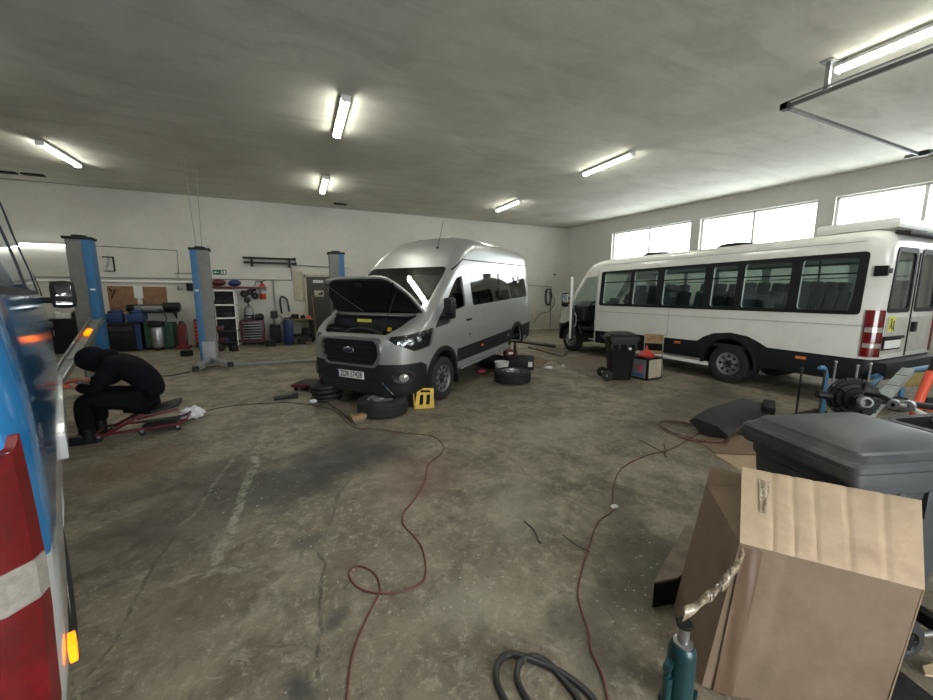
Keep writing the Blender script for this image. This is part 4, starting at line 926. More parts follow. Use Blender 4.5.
def blue_van():
    # camera stands behind it, just clear of its right-hand side
    dv = Vector((-0.3902, 0.9207)); lf = Vector((-0.9207, -0.3902))
    p = dv * 2.46 + lf * (0.075 + 1.0)
    t = thing('delivery_van', 'blue and white van at the left edge with a large red and clear tail light', 'van', (p.x, p.y, 0), (0, 0, math.atan2(dv.y, dv.x)))
    tp = interp([(0.3, 0.955), (0.6, 0.985), (0.95, 1.0), (1.35, 0.995), (1.66, 0.965), (2.3, 0.86), (2.6, 0.79)])
    st = [(-1.10, 0.46, 2.40, 0.91, 0.18), (-1.08, 0.42, 2.50, 0.955, 0.22), (-1.02, 0.38, 2.56, 0.99, 0.22), (-0.85, 0.36, 2.58, 1.0, 0.22), (2.6, 0.36, 2.62, 1.0, 0.22), (2.9, 0.36, 2.50, 1.0, 0.18), (3.85, 0.36, 1.66, 0.99, 0.10), (3.95, 0.34, 1.60, 0.98, 0.12),
          (4.4, 0.30, 1.32, 0.95, 0.14), (4.75, 0.28, 1.14, 0.86, 0.16), (4.88, 0.30, 0.98, 0.72, 0.14), (4.91, 0.36, 0.85, 0.60, 0.10)]
    outer = loft(densify(st, 0.25), tp, nz=14).mesh(); shell = solid(outer, 0.035, -1)
    sw = rpoly([(-0.86, 1.69), (0.75, 1.69), (0.75, 2.40), (-0.80, 2.40)], 0.06); sw2 = rpoly([(0.81, 1.69), (2.38, 1.69), (2.38, 2.42), (0.81, 2.42)], 0.06)
    fw = rpoly([(2.48, 1.66), (3.70, 1.62), (3.55, 1.80), (2.92, 2.32), (2.48, 2.36)], 0.05)
    W_ = both(sw, 0.6, 1.2) + both(sw2, 0.6, 1.2) + both(fw, 0.6, 1.2)
    rwn = P(rpoly([(-0.72, 1.62), (0.72, 1.62), (0.66, 2.28), (-0.66, 2.28)], 0.06), -1.5, -1.0, 'X')
    wsn = P(rpoly([(-0.80, 1.72), (0.80, 1.72), (0.66, 2.40), (-0.66, 2.40)], 0.08), 2.85, 4.2, 'X')
    arches = [arch_cut(x, 0.36, 0.42, *r_) for x in (0, 3.65) for r_ in ((0.66, 1.4), (-1.4, -0.66))]
    cuts = W_ + [rwn, wsn] + arches
    up = bool_mesh(bool_mesh(shell, cuts), [bx(-3, 7, -2, 2, 0, 0.98)]); put('upper_body', up, M['blue'], t)
    lo = bool_mesh(bool_mesh(shell, cuts), [bx(-3, 7, -2, 2, 0.98, 3.2)]); put('lower_body', lo, M['vanwhite'], t)
    for q in W_: put('side_window', bool_mesh(shell, [q], 'INTERSECT'), M['glass_clear'], t)
    put('rear_window', bool_mesh(shell, [rwn], 'INTERSECT'), M['glass_clear'], t); put('windscreen', bool_mesh(shell, [wsn], 'INTERSECT'), M['glass_clear'], t)
    ap = [(2.93, 2.44), (3.02, 2.44), (3.92, 1.66), (3.80, 1.64)]
    for s in (1, -1):
        rg_ = (0.6, 1.2) if s > 0 else (-1.2, -0.6)
        put('pillar_trim', bool_mesh(solid(outer, 0.014, 1), [P(ap, *rg_)], 'INTERSECT'), M['black'], t)
        for x0_ in (0.74, 2.40): put('window_seal', bool_mesh(solid(outer, 0.006, 1), [P([(x0_, 1.67), (x0_, 2.42), (x0_ + 0.03, 2.42), (x0_ + 0.03, 1.67)], *rg_)], 'INTERSECT'), M['black'], t)
        put('window_seal', bool_mesh(solid(outer, 0.006, 1), [P([(-0.88, 1.66), (-0.88, 1.685), (2.42, 1.685), (2.42, 1.66)], *rg_)], 'INTERSECT'), M['black'], t)
    for s in (1, -1):
        ya, yb = (0.62, 1.4) if s > 0 else (-1.4, -0.62)
        poly = rpoly([(-1.4, 0.56), (-1.4, 1.24), (-1.085, 1.29), (-1.065, 1.33), (-1.062, 1.15), (-1.062, 0.56)], 0.01)
        tl = put('tail_light', bool_mesh(solid(outer, 0.016, 1), [P(poly, ya, yb)], 'INTERSECT'), M['redlens'], t)
        pc = [(-1.4, 0.84), (-1.4, 0.98), (-1.066, 1.01), (-1.066, 0.91)]
        put('reversing_lens', bool_mesh(solid(outer, 0.019, 1), [P(pc, ya + 0.01, yb)], 'INTERSECT'), M['clearlens'], tl)
        for x in (2.0,):
            part('door_handle', MB().box((x, 1.01 * s * tp(1.38), 1.42), (0.20, 0.05, 0.045), bev=0.015), 'black', t)
        wheel(t, (0, 0.86 * s, 0.34), side=s); wheel(t, (3.65, 0.86 * s, 0.34), side=s)
        for x in (0, 3.65): part('arch_liner', arch_liner(x, 0.36, 0.418, 0.5 * s, 0.94 * s), 'black', t)
        mo = part('door_mirror', MB().box((3.40, 1.12 * s, 1.66), (0.16, 0.19, 0.29), bev=0.08).cyl((3.38, 0.94 * s, 1.60), (3.36, 1.12 * s, 1.60), 0.03), 'black', t)
        part('mirror_glass', MB().box((3.317, 1.12 * s, 1.70), (0.008, 0.12, 0.12), (0, 0.25, 0), bev=0.003).box((3.317, 1.12 * s, 1.57), (0.008, 0.13, 0.035), (0, 0.1, 0), bev=0.003), 'mirrordark', mo)
        part('side_moulding', MB().box((1.9, 1.0 * s, 0.78), (2.4, 0.045, 0.16), bev=0.015), 'vanwhite', t)
    part('side_marker_lamp', MB().box((-0.945, -0.995, 0.63), (0.07, 0.018, 0.055), bev=0.006), 'amber', t, label='lit amber marker lamp')
    part('rear_bumper', MB().box((-1.08, 0, 0.50), (0.16, 1.80, 0.20), bev=0.05), 'vanwhite', t)
    part('cargo_floor', MB().box((1.2, 0, 0.55), (4.4, 1.8, 0.06)), 'trim', t)
    part('cab_dashboard', MB().box((3.75, 0, 1.25), (0.5, 1.75, 0.45), bev=0.08), 'trim', t)
    for x in (0.2, 1.1, 2.0, 2.9):
        for y in (0.5, -0.5): seat(t, (x, y, 0.62), 1.2)
    part('front_grille', MB().box((4.90, 0, 0.80), (0.05, 1.0, 0.22), bev=0.02), 'black', t)
    for s in (1, -1): part('headlamp', MB().box((4.68, 0.72 * s, 1.02), (0.26, 0.24, 0.2), (0, 0, 0.7 * s), bev=0.06), 'clearlens', t)
    return t
blue_van()

# ------------------------------------------------------------------ vehicle lifts
def lift_post(pos, rz, label, blue_side, hgt=2.72, arm=None):
    t = thing('lift_post', label, 'vehicle lift post', (pos[0], pos[1], 0), (0, 0, rz), 'blue and grey vehicle lift posts')
    w_, d_ = 0.34, 0.26
    ch = MB().prism([(-w_ / 2, -d_ / 2), (w_ / 2, -d_ / 2), (w_ / 2, d_ / 2), (w_ / 2 - 0.09, d_ / 2), (w_ / 2 - 0.09, d_ / 2 - 0.03), (w_ / 2 - 0.03, d_ / 2 - 0.03), (w_ / 2 - 0.03, -d_ / 2 + 0.03), (-w_ / 2 + 0.03, -d_ / 2 + 0.03), (-w_ / 2 + 0.03, d_ / 2 - 0.03), (-w_ / 2 + 0.09, d_ / 2 - 0.03), (-w_ / 2 + 0.09, d_ / 2), (-w_ / 2, d_ / 2)], 0.04, hgt - 0.06, 'Z')
    part('column', ch, 'liftgrey', t)
    s = blue_side
    part('blue_cover', MB().box((s * (w_ / 2 - 0.055), -d_ / 2 - 0.008, hgt / 2), (0.13, 0.02, hgt - 0.12), bev=0.004).box((s * (w_ / 2 + 0.006), 0, hgt / 2), (0.014, d_, hgt - 0.12), bev=0.004), 'liftblue', t)
    part('top_cap', MB().box((0, 0, hgt - 0.04), (w_ + 0.07, d_ + 0.06, 0.05), bev=0.01).lathe([(0.13, hgt - 0.02), (0.10, hgt + 0.02), (0, hgt + 0.03)], seg=20), 'blackm', t)
    part('base_plate', MB().box((0, 0.05, 0.02), (0.56, 0.62, 0.04), bev=0.008), 'greysteel', t)
    part('lift_carriage', MB().box((0, 0.10, 0.42), (0.24, 0.2, 0.62), bev=0.015).box((0, -d_ / 2 - 0.04, 0.32), (0.26, 0.05, 0.5), bev=0.01), 'greysteel', t)
    part('floor_bolt', MB().cyl((0.22, -0.18, 0.04), (0.22, -0.18, 0.075), 0.015, seg=6), 'steel', t); part('floor_bolt', MB().cyl((-0.22, -0.18, 0.04), (-0.22, -0.18, 0.075), 0.015, seg=6), 'steel', t)
    part('safety_sticker', MB().box((s * (w_ / 2 - 0.05), -d_ / 2 - 0.02, 1.75), (0.07, 0.002, 0.035)), 'paper', t)
    if arm:
        for (ax, ay) in arm:
            a = MB(); L_ = math.hypot(ax, ay); an = math.atan2(ay, ax)
            a.box((ax * 0.35, ay * 0.35, 0.13), (L_ * 0.75, 0.13, 0.10), (0, 0, an), bev=0.01).box((ax * 0.75, ay * 0.75, 0.135), (L_ * 0.55, 0.09, 0.07), (0, 0, an), bev=0.008)
            ao = part('swing_arm', a, 'greysteel', t)
            part('lift_pad', MB().cyl((ax, ay, 0.10), (ax, ay, 0.20), 0.06), 'rubber', ao)
    return t
lift_post((-3.60, 9.50), 0.12, 'leftmost blue and grey lift post, behind the crouching mechanic', 1)
lift_post((-1.96, 10.62), 0.10, 'blue and grey lift post in front of the tool shelves, wires rising from its top', -1, arm=[(-0.15, -1.45), (0.45, -1.2)])
lift_post((0.98, 10.3), 0.0, 'blue and grey lift post seen behind the raised hood of the silver van', 1)
for k, dx in enumerate((-0.06, 0.05)):
    t = MB().tube([(-1.96 + dx, 10.62, 2.75), (-1.99 + dx * 1.6, 10.75, 3.8), (-2.02 + dx * 2.2, 10.9, ZC)], 0.006, 6).build('lift_cable', M['greysteel'])
    tag(t, ['left', 'right'][k] + ' one of two thin wires from the lift post up to the ceiling', 'wire')
tag(MB().box((-0.45, 10.05, 0.03), (2.3, 0.16, 0.05), (0, 0, -0.10), bev=0.01).build('floor_cable_duct', M['greysteel']), 'low grey steel duct on the floor between the two lift posts', 'cable duct')

# ------------------------------------------------------------------ the mechanic
def mechanic():
    t = thing('person', 'person in black hooded work clothes crouching on a low red creeper seat, head bent', 'person', (-1.91, 5.62, 0))
    o = Vector((-1.95, 5.62, 0))
    hip = Vector((0.22, 0, 0.44)); 
    Y = 0.16
    V = [(0.20, 0, 0.43), (0.24, 0, 0.56), (0.17, 0, 0.72), (0.03, 0, 0.86), (-0.07, 0, 0.90), (-0.17, 0, 0.93), (-0.27, 0, 0.935),
         (0.12, -0.11, 0.42), (-0.34, -0.17, 0.50), (-0.33, -0.17, 0.14), (-0.34, -0.17, 0.07), (-0.44, -0.17, 0.04),
         (0.12, 0.11, 0.42), (-0.32, 0.17, 0.52), (-0.31, 0.17, 0.14), (-0.32, 0.17, 0.07), (-0.42, 0.17, 0.04),
         (-0.05, -0.19, 0.86), (-0.19, -0.25, 0.60), (-0.36, -0.17, 0.655), (-0.41, -0.145, 0.66),
         (-0.05, 0.19, 0.86), (-0.18, 0.25, 0.62), (-0.37, 0.13, 0.67), (-0.42, 0.10, 0.68)]
    E_ = [(0, 1), (1, 2), (2, 3), (3, 4), (4, 5), (5, 6), (0, 7), (7, 8), (8, 9), (9, 10), (10, 11), (0, 12), (12, 13), (13, 14), (14, 15), (15, 16), (3, 17), (17, 18), (18, 19), (19, 20), (3, 21), (21, 22), (22, 23), (23, 24)]
    rad = [(0.15, 0.13), (0.16, 0.12), (0.18, 0.12), (0.17, 0.11), 0.065, 0.06, 0.05, 0.10, 0.072, 0.045, 0.045, 0.03, 0.10, 0.072, 0.045, 0.045, 0.03, 0.07, 0.048, 0.034, 0.024, 0.07, 0.048, 0.034, 0.024]
    body = skin(V, E_, rad, 2)
    # head, face down and towards the wheel
    hb = MB().sphere((0, 0, 0), 0.10, 24, (1.05, 0.80, 1.22)); hb.sphere((0.098, 0, -0.01), 0.018, 10, (1, 0.8, 1.4)); hb.sphere((0.07, 0, -0.085), 0.035, 12, (1, 1, 0.7)); hb.sphere((0.0, 0.083, 0), 0.022, 10, (0.8, 0.4, 1.3)); hb.sphere((0.0, -0.083, 0), 0.022, 10, (0.8, 0.4, 1.3))
    hm = hb.mesh(); hm.transform(Matrix.Translation((-0.28, 0, 0.905)) @ Euler((0, R(48), PI)).to_matrix().to_4x4())
    # hands
    hands = []
    for sx, wr in ((-1, Vector((-0.41, -0.145, 0.66))), (1, Vector((-0.42, 0.10, 0.68)))):
        palm = wr + Vector((-0.045, 0, 0.0))
        vs = [tuple(wr), tuple(palm), tuple(palm + Vector((-0.035, 0, 0.0)))]; es = [(0, 1), (1, 2)]; rs = [0.024, (0.045, 0.028), (0.045, 0.028)]
        hands.append(skin(vs, es, rs, 1))
        for k, (dy, ln) in enumerate(((-0.030, 0.030), (-0.010, 0.036), (0.010, 0.034), (0.028, 0.026))):
            b = palm + Vector((-0.03, dy, 0)); c = b + Vector((-ln, 0, -0.008)); d = c + Vector((-ln * 0.5, 0, -ln * 0.7)); e = d + Vector((ln * 0.3, 0, -ln * 0.5))
            hands.append(skin([tuple(b), tuple(c), tuple(d), tuple(e)], [(0, 1), (1, 2), (2, 3)], [0.013, 0.0125, 0.011, 0.010], 1))
        b = palm + Vector((0.0, -0.03 * sx, 0.0)); c = b + Vector((-0.025, -0.02 * sx, -0.012)); d = c + Vector((-0.03, 0.006 * sx, -0.012))
        hands.append(skin([tuple(b), tuple(c), tuple(d)], [(0, 1), (1, 2)], [0.013, 0.011, 0.009], 1))
    put('body', join_meshes([body, hm]), M['skin'], t)
    put('glove', join_meshes(hands[:6]), M['glove'], t, ); put('glove', join_meshes(hands[6:]), M['glove'], t)
    # clothes: slightly larger skins
    jv = [0, 1, 2, 3, 4, 17, 18, 19, 21, 22, 23]; mp = {v: i for i, v in enumerate(jv)}
    ex = [(0.215, 0.17), (0.205, 0.165), (0.215, 0.155), (0.205, 0.145), 0.105, 0.105, 0.078, 0.052, 0.105, 0.078, 0.052]
    put('jacket', skin([V[i] for i in jv], [(mp[a], mp[b]) for a, b in E_ if a in mp and b in mp], ex, 2), M['cloth'], t)
    tv = [0, 7, 8, 9, 12, 13, 14]; mp = {v: i for i, v in enumerate(tv)}
    put('trousers', skin([V[i] for i in tv], [(mp[a], mp[b]) for a, b in E_ if a in mp and b in mp], [(0.19, 0.15), 0.13, 0.098, 0.075, 0.13, 0.098, 0.075], 2), M['cloth'], t)
    # hood: shell round the head open at the face
    hd = MB().sphere((0, 0, 0), 0.135, 28, (1.12, 0.92, 1.12)); 
    hmesh = hd.mesh()
    hmesh = bool_mesh(solid(hmesh, 0.012, -1), [MB().sphere((0.16, 0, -0.04), 0.105, 20, (1, 0.9, 1.2)).mesh()])
    hmesh.transform(Matrix.Translation((-0.255, 0, 0.925)) @ Euler((0, R(48), PI)).to_matrix().to_4x4())
    put('hood', hmesh, M['cloth'], t)
    put('hood_collar', skin([(-0.02, 0, 0.89), (-0.13, 0, 0.925), (-0.20, 0, 0.93)], [(0, 1), (1, 2)], [0.14, 0.125, 0.12], 2), M['cloth'], t)
    for y in (-0.17, 0.17):
        sh = MB().box((-0.385, y, 0.018), (0.29, 0.105, 0.035), bev=0.015); sh.box((-0.43, y, 0.06), (0.18, 0.095, 0.08), bev=0.032); sh.cyl((-0.325, y, 0.03), (-0.32, y, 0.17), 0.056, 0.060)
        part('work_boot', sh, 'black', t)
    t.rotation_euler = (0, 0, 0.05)
    return t
mechanic()
def creeper():
    t = thing('mechanic_creeper', 'folding dark red creeper seat with black pad under the crouching person', 'creeper seat', (-1.78, 5.66, 0), (0, 0, 0.10))
    for y in (-0.18, 0.18):
        fr = MB().tube([(-0.42, y, 0.075), (0.10, y, 0.075), (0.36, y, 0.085), (0.43, y, 0.12)], 0.016, 8)
        part('base_rail', fr, 'darkred', t)
        part('seat_strut', MB().box((-0.14, y, 0.17), (0.44, 0.03, 0.035), (0, -0.50, 0), bev=0.006), 'darkred', t)
        part('seat_strut', MB().box((0.16, y, 0.24), (0.40, 0.03, 0.03), (0, -0.18, 0), bev=0.006), 'darkred', t)
        for x in (-0.38, 0.0, 0.34):
            c = part('caster', MB().cyl((x, y - 0.012, 0.028), (x, y + 0.012, 0.028), 0.028, seg=14), 'black', t)
            part('caster_fork', MB().box((x, y, 0.055), (0.03, 0.034, 0.03)), 'steel', c)
    part('cross_rail', MB().cyl((-0.42, -0.18, 0.075), (-0.42, 0.18, 0.075), 0.016).cyl((0.43, -0.18, 0.12), (0.43, 0.18, 0.12), 0.016).cyl((0.05, -0.18, 0.075), (0.05, 0.18, 0.075), 0.014), 'darkred', t)
    part('seat_pad', MB().box((0.14, 0, 0.275), (0.46, 0.36, 0.04), (0, -0.18, 0), bev=0.018), 'black', t)
    part('lower_pad', MB().box((0.16, 0, 0.085), (0.34, 0.32, 0.03), bev=0.012), 'black', t)
creeper()
rb = MB().sphere((0, 0, 0), 0.11, 24, (1.2, 0.9, 0.7))
for v in rb.bm.verts: v.co *= 1 + 0.28 * math.sin(v.co.x * 70 + v.co.y * 40) * math.cos(v.co.z * 80)
o = rb.build('rag', M['rag']); o.location = (-1.36, 5.98, 0.085); tag(o, 'crumpled white rag on the floor behind the creeper seat', 'rag')
# aluminium ramp with lit amber lamp leaning against the left post
a, b = Vector((-3.52, 7.38, 0.03)), at(97, 319, 9.15); dr = (b - a); L_ = dr.length; q = dr.to_track_quat('X', 'Z')
t = thing('loading_ramp', 'narrow silver ramp with a lit amber lamp, leaning against the leftmost lift post', 'ramp', a, q.to_euler())
for y in (-0.085, 0.085): part('side_rail', MB().box((L_ / 2, y, 0), (L_, 0.03, 0.08), bev=0.006), 'steel', t)
part('ramp_deck', MB().box((L_ / 2, 0, -0.02), (L_, 0.15, 0.02)), 'greysteel', t)
for k in (0, 4, 8): part('rung', MB().box((0.15 + k * (L_ - 0.3) / 8, 0, 0.0), (0.03, 0.15, 0.03)), 'steel', t)
part('amber_lamp', MB().box((L_ * 0.80, -0.02, 0.03), (0.14, 0.08, 0.05), bev=0.015), 'amber', t, label='lit amber lamp')

# ------------------------------------------------------------------ back wall
def span(p0, p1, py0, py1, Y):
    a, b = at(p0, py0, Y), at(p1, py1, Y); return (a.x + b.x) / 2, abs(b.x - a.x), b.z, a.z   # x centre, width, z low, z high
def wallthing(name, label, cat, mb, m, loc, group=None, rot=(0, 0, 0)):
    o = mb.build(name, M[m] if isinstance(m, str) else m); o.location = loc; o.rotation_euler = rot; return tag(o, label, cat, group)

# door with surround and two signs
xc, dw2 = 0.89, 1.06
dt = structure('door_2', MB().box((0, 0, 1.14), (dw2, 0.05, 2.28), bev=0.01), 'doorpaint'); dt.location = (xc, YB - 0.04, 0)
part('door_frame', MB().box((-dw2 / 2 - 0.04, 0.0, 1.17), (0.08, 0.09, 2.34)).box((dw2 / 2 + 0.04, 0.0, 1.17), (0.08, 0.09, 2.34)).box((0, 0.0, 2.32), (dw2 + 0.16, 0.09, 0.08)), 'beige', dt)
part('threshold', MB().box((0, -0.1, 0.03), (dw2 + 0.1, 0.25, 0.06)), 'greysteel', dt)
part('door_handle', MB().box((0.42, -0.045, 1.08), (0.04, 0.02, 0.18), bev=0.005).cyl((0.42, -0.05, 1.10), (0.30, -0.07, 1.10), 0.011, seg=8), 'steel', dt)
p = at(318, 281.5); sg = wallthing('door_sign', 'small white sign at the top of the dark door', 'sign', MB().box((0, 0, 0), (0.34, 0.006, 0.10)), 'paper', (p.x, YB - 0.072, p.z))
for k in range(2): part('text_line', MB().box((0, -0.004, 0.02 - 0.035 * k), (0.27, 0.002, 0.012)), 'greysteel', sg)
p = at(319, 293.5); sg = wallthing('door_sign', 'square pale sign with a black pictogram on the dark door', 'sign', MB().box((0, 0, 0), (0.32, 0.006, 0.22)), 'beige', (p.x, YB - 0.072, p.z))
part('pictogram', MB().box((0.05, -0.004, -0.02), (0.14, 0.002, 0.06)).box((0.09, -0.004, 0.03), (0.06, 0.002, 0.05)), 'text', sg)
x_, w_, z0, z1 = span(293, 304, 271, 300, YB)
wallthing('electric_panel', 'beige flat cable cover on the wall left of the dark door', 'cable cover', MB().box((0, 0, 0), (w_, 0.05, z1 - z0), bev=0.01), 'beige', (x_, YB - 0.026, (z0 + z1) / 2))
# exit sign
p = at(219.8, 272.3); sg = wallthing('exit_sign', 'green emergency exit sign with arrow and running figure on the back wall', 'exit sign', MB().box((0, 0, 0), (0.38, 0.012, 0.16), bev=0.003), 'exitgreen', (p.x, YB - 0.008, p.z))
part('arrow', MB().box((-0.08, -0.008, 0), (0.12, 0.003, 0.02)).prism([(-0.17, 0), (-0.115, 0.04), (-0.115, -0.04)], -0.0095, -0.0065), 'paper', sg)
part('running_figure', MB().sphere((0.06, -0.008, 0.045), 0.013, 10, (1, 0.3, 1)).box((0.055, -0.008, 0.01), (0.03, 0.003, 0.05), (0, 0.3, 0)).box((0.035, -0.008, -0.035), (0.014, 0.003, 0.05), (0, 0.6, 0)).box((0.08, -0.008, -0.03), (0.014, 0.003, 0.05), (0, -0.4, 0)), 'paper', sg)
part('door_symbol', MB().box((0.135, -0.008, 0), (0.05, 0.003, 0.11)), 'paper', sg)
# conduits
def conduit(name, label, pts, r, m='conduit', cat='pipe'):
    o = MB().tube(pts, r, 8).build(name, M[m]); return tag(o, label, cat)
a, b = at(-60, 277.8), at(292, 281.2)
conduit('wall_pipe', 'long upper thin pipe running along the back wall at head height', [(a.x, YB - 0.04, 2.155), (b.x, YB - 0.04, 2.155)], 0.016, 'greysteel')
conduit('wall_pipe', 'thicker pale pipe just below the long thin one on the back wall', [(-8.5, YB - 0.05, 2.045), (-2.6, YB - 0.05, 2.045)], 0.034, 'frame')
conduit('wall_pipe', 'thin vertical pipe on the wall right of the fire extinguisher', [(-0.70, YB - 0.03, 2.14), (-0.68, YB - 0.03, 0.95)], 0.022)
conduit('wall_pipe', 'thin pipe dropping from below the wall bars to the long pipe', [(-0.10, YB - 0.03, 2.62), (-0.10, YB - 0.03, 2.16)], 0.012, 'greysteel')
conduit('wall_pipe', 'thin pipe running right from the wall bars above the dark door', [(-0.05, YB - 0.03, 2.68), (1.85, YB - 0.03, 2.62)], 0.016, 'greysteel')
a, b, c, d = at(72, 244.5), at(177, 250.5), at(179, 273), at(196, 273.5)
conduit('wall_cable', 'black cable running high on the back wall between two lift posts then down', [(a.x, YB - 0.015, a.z), (b.x, YB - 0.015, b.z), (c.x, YB - 0.015, c.z)], 0.013, 'greysteel', 'cable')
conduit('wall_cable', 'short black cable on the wall left of the middle lift post', [(c.x - 0.1, YB - 0.015, d.z), (d.x, YB - 0.015, d.z)], 0.012, 'greysteel', 'cable')
a, b = at(528, 285), at(551, 286.5)
conduit('wall_pipe', 'thin dark pipe on the back wall near the right corner, dropping to the floor', [(a.x, YB - 0.03, a.z), (b.x, YB - 0.03, b.z), (b.x, YB - 0.03, 0.1)], 0.018, 'greysteel')
p = at(544.5, 297)
conduit('air_hose', 'black air hose looped on the wall near the right corner', smooth_path([(p.x + 0.1 + 0.13 * math.cos(a_), YB - 0.06 - 0.01 * k, p.z + 0.38 * math.sin(a_)) for k, a_ in enumerate([PI * 0.5 + 2 * PI * i / 10 for i in range(21)])], 3), 0.022, 'hose', 'hose')
conduit('air_hose', 'thin hose hanging from the wall loop and trailing to the right corner floor', smooth_path([(p.x + 0.15, YB - 0.05, p.z + 0.25), (p.x + 0.55, YB - 0.08, p.z - 0.15), (p.x + 0.25, YB - 0.1, p.z - 0.65), (p.x - 0.3, YB - 0.12, 0.75), (p.x - 0.7, YB - 0.2, 0.35)]), 0.014, 'hose', 'hose')
p = at(555, 274.5); wallthing('wall_hook', 'small dark hook high on the wall in the right corner', 'hook', MB().box((0, 0, 0), (0.10, 0.06, 0.05), bev=0.01).cyl((0, -0.03, 0), (0, -0.08, -0.05), 0.012), 'grime', (p.x - 0.05, YB - 0.035, p.z))
# bars hanging on wall
t = thing('wall_bar_rack', 'two long dark steel bars on brackets high on the back wall', 'bar rack', (at(270, 258).x, YB, 2.82))
for k, (z, dx) in enumerate(((0.05, -0.02), (-0.10, 0.0))):
    part('steel_bar', MB().box((dx, -0.12, z), (1.58, 0.07, 0.07), bev=0.01).box((dx + 0.79, -0.12, z), (0.08, 0.10, 0.10), bev=0.015), 'grime', t)
for x in (-0.55, 0.60): part('bracket', MB().box((x, -0.08, -0.08), (0.05, 0.16, 0.30), bev=0.008).box((x, -0.12, -0.20), (0.06, 0.08, 0.06), bev=0.01), 'blackm', t)
# wall-mounted frame board near left post
p = at(110, 264); t = thing('wall_frame', 'small black metal frame with hanging keys on the wall beside the left lift post', 'key frame', (p.x, YB - 0.03, p.z))
part('frame', MB().box((0.10, 0, 0), (0.03, 0.04, 0.42)).box((-0.02, 0, 0.20), (0.26, 0.04, 0.03)).box((-0.02, 0, -0.21), (0.26, 0.04, 0.02)), 'blackm', t)
for z in (0.1, 0.0, -0.1): part('key', MB().cyl((-0.04 + z * 0.3, -0.01, z + 0.03), (-0.04 + z * 0.3, -0.03, z + 0.03), 0.03, seg=10).box((-0.04 + z * 0.3, -0.02, z - 0.03), (0.015, 0.01, 0.08)), 'steel', t)
# boards and paper on the wall
x_, w_, z0, z1 = span(107, 139, 286, 312, YB); wallthing('wall_board', 'larger brown tool board on the back wall right of the left lift post', 'board', MB().box((0, 0, 0), (w_, 0.03, z1 - z0), bev=0.004), 'board', (x_, YB - 0.016, (z0 + z1) / 2))
x_, w_, z0, z1 = span(141, 168, 286.5, 304, YB); wallthing('wall_board', 'smaller brown slatted tool board right of the white sheet on the back wall', 'board', MB().box((0, 0, 0), (w_, 0.03, z1 - z0), bev=0.004), 'board', (x_, YB - 0.017, (z0 + z1) / 2))
x_, w_, z0, z1 = span(133, 143.5, 286, 298, YB - 0.04); wallthing('paper_sheet', 'white printed sheet pinned between the two brown boards', 'paper', MB().box((0, 0, 0), (w_, 0.004, z1 - z0)), 'paper', (x_, YB - 0.036, (z0 + z1) / 2))
x_, w_, z0, z1 = span(85, 105, 287, 312, YB); wallthing('wall_board', 'brown board on the back wall partly behind the left lift post', 'board', MB().box((0, 0, 0), (w_, 0.03, z1 - z0), bev=0.004), 'board', (x_, YB - 0.016, (z0 + z1) / 2))
# pliers hanging on board
wallthing('pry_tool', 'small dark tool hanging on the larger brown board', 'hand tool', MB().box((0, 0, 0), (0.03, 0.02, 0.30), (0, 0.4, 0), bev=0.005).box((-0.05, 0, 0.12), (0.03, 0.02, 0.12), (0, -0.5, 0), bev=0.005), 'blackm', (at(114, 294).x, YB - 0.05, at(114, 294).z))
# rolled bumpers on a wall shelf
x_, w_, z0, z1 = span(137, 177, 300, 312, YB - 0.35)
t = thing('wall_shelf', 'dark wall shelf under the brown boards', 'shelf', (x_, YB, z0 + 0.0))
part('shelf_board', MB().box((0, -0.24, 0), (w_, 0.46, 0.03), bev=0.005), 'black', t)
for s in (-0.4, 0.4): part('bracket', MB().prism([(0, 0), (-0.35, 0), (0, -0.25)], s * w_ - 0.01, s * w_ + 0.01, 'X'), 'blackm', t)
for k, (px, py, rr, ln, m_, lb) in enumerate(((146, 302, 0.11, 1.0, 'black', 'long black roll at the back of the wall shelf'), (150, 306.5, 0.095, 0.72, 'greysteel', 'grey roll lying at the front of the wall shelf'), (171, 306, 0.14, 0.42, 'blackm', 'short dark drum at the right end of the wall shelf'))):
    p = at(px, py, YB - 0.22 - 0.08 * k)
    wallthing('rolled_material', lb, 'roll', MB().lathe([(0, -ln / 2), (rr * 0.85, -ln / 2), (rr, -ln / 2 + 0.02), (rr, ln / 2 - 0.02), (rr * 0.85, ln / 2), (0, ln / 2)], axis='X', seg=20), m_, (p.x, YB - 0.13 - 0.215 * min(k, 1) + 0.04 * (k == 2), z0 + 0.02 + rr))
# blue canisters on a dark cart
x_, w_, z0, z1 = span(108, 148, 329, 354, YB - 0.55)
t = thing('tool_cart', 'dark blue-black workshop cart with two blue canisters on top, left of the green unit', 'cart', (x_, YB - 0.62, 0))
part('cabinet', MB().box((0, 0, 0.42), (w_, 0.55, 0.70), bev=0.02), 'black', t); part('top_tray', MB().box((0, 0, 0.79), (w_ + 0.04, 0.6, 0.05), bev=0.012), 'blackm', t)
part('side_panel', MB().box((w_ / 2 - 0.06, -0.285, 0.42), (0.12, 0.02, 0.78), bev=0.006), 'bluep', t)
part('drawer', MB().box((-0.05, -0.285, 0.66), (w_ - 0.30, 0.02, 0.15), bev=0.006), 'grime', t); part('drawer', MB().box((-0.05, -0.285, 0.42), (w_ - 0.30, 0.02, 0.26), bev=0.006), 'blackm', t)
for sx in (-1, 1): part('caster', MB().cyl((sx * w_ * 0.4, -0.02, 0.05), (sx * w_ * 0.4, 0.02, 0.05), 0.05), 'rubber', t)
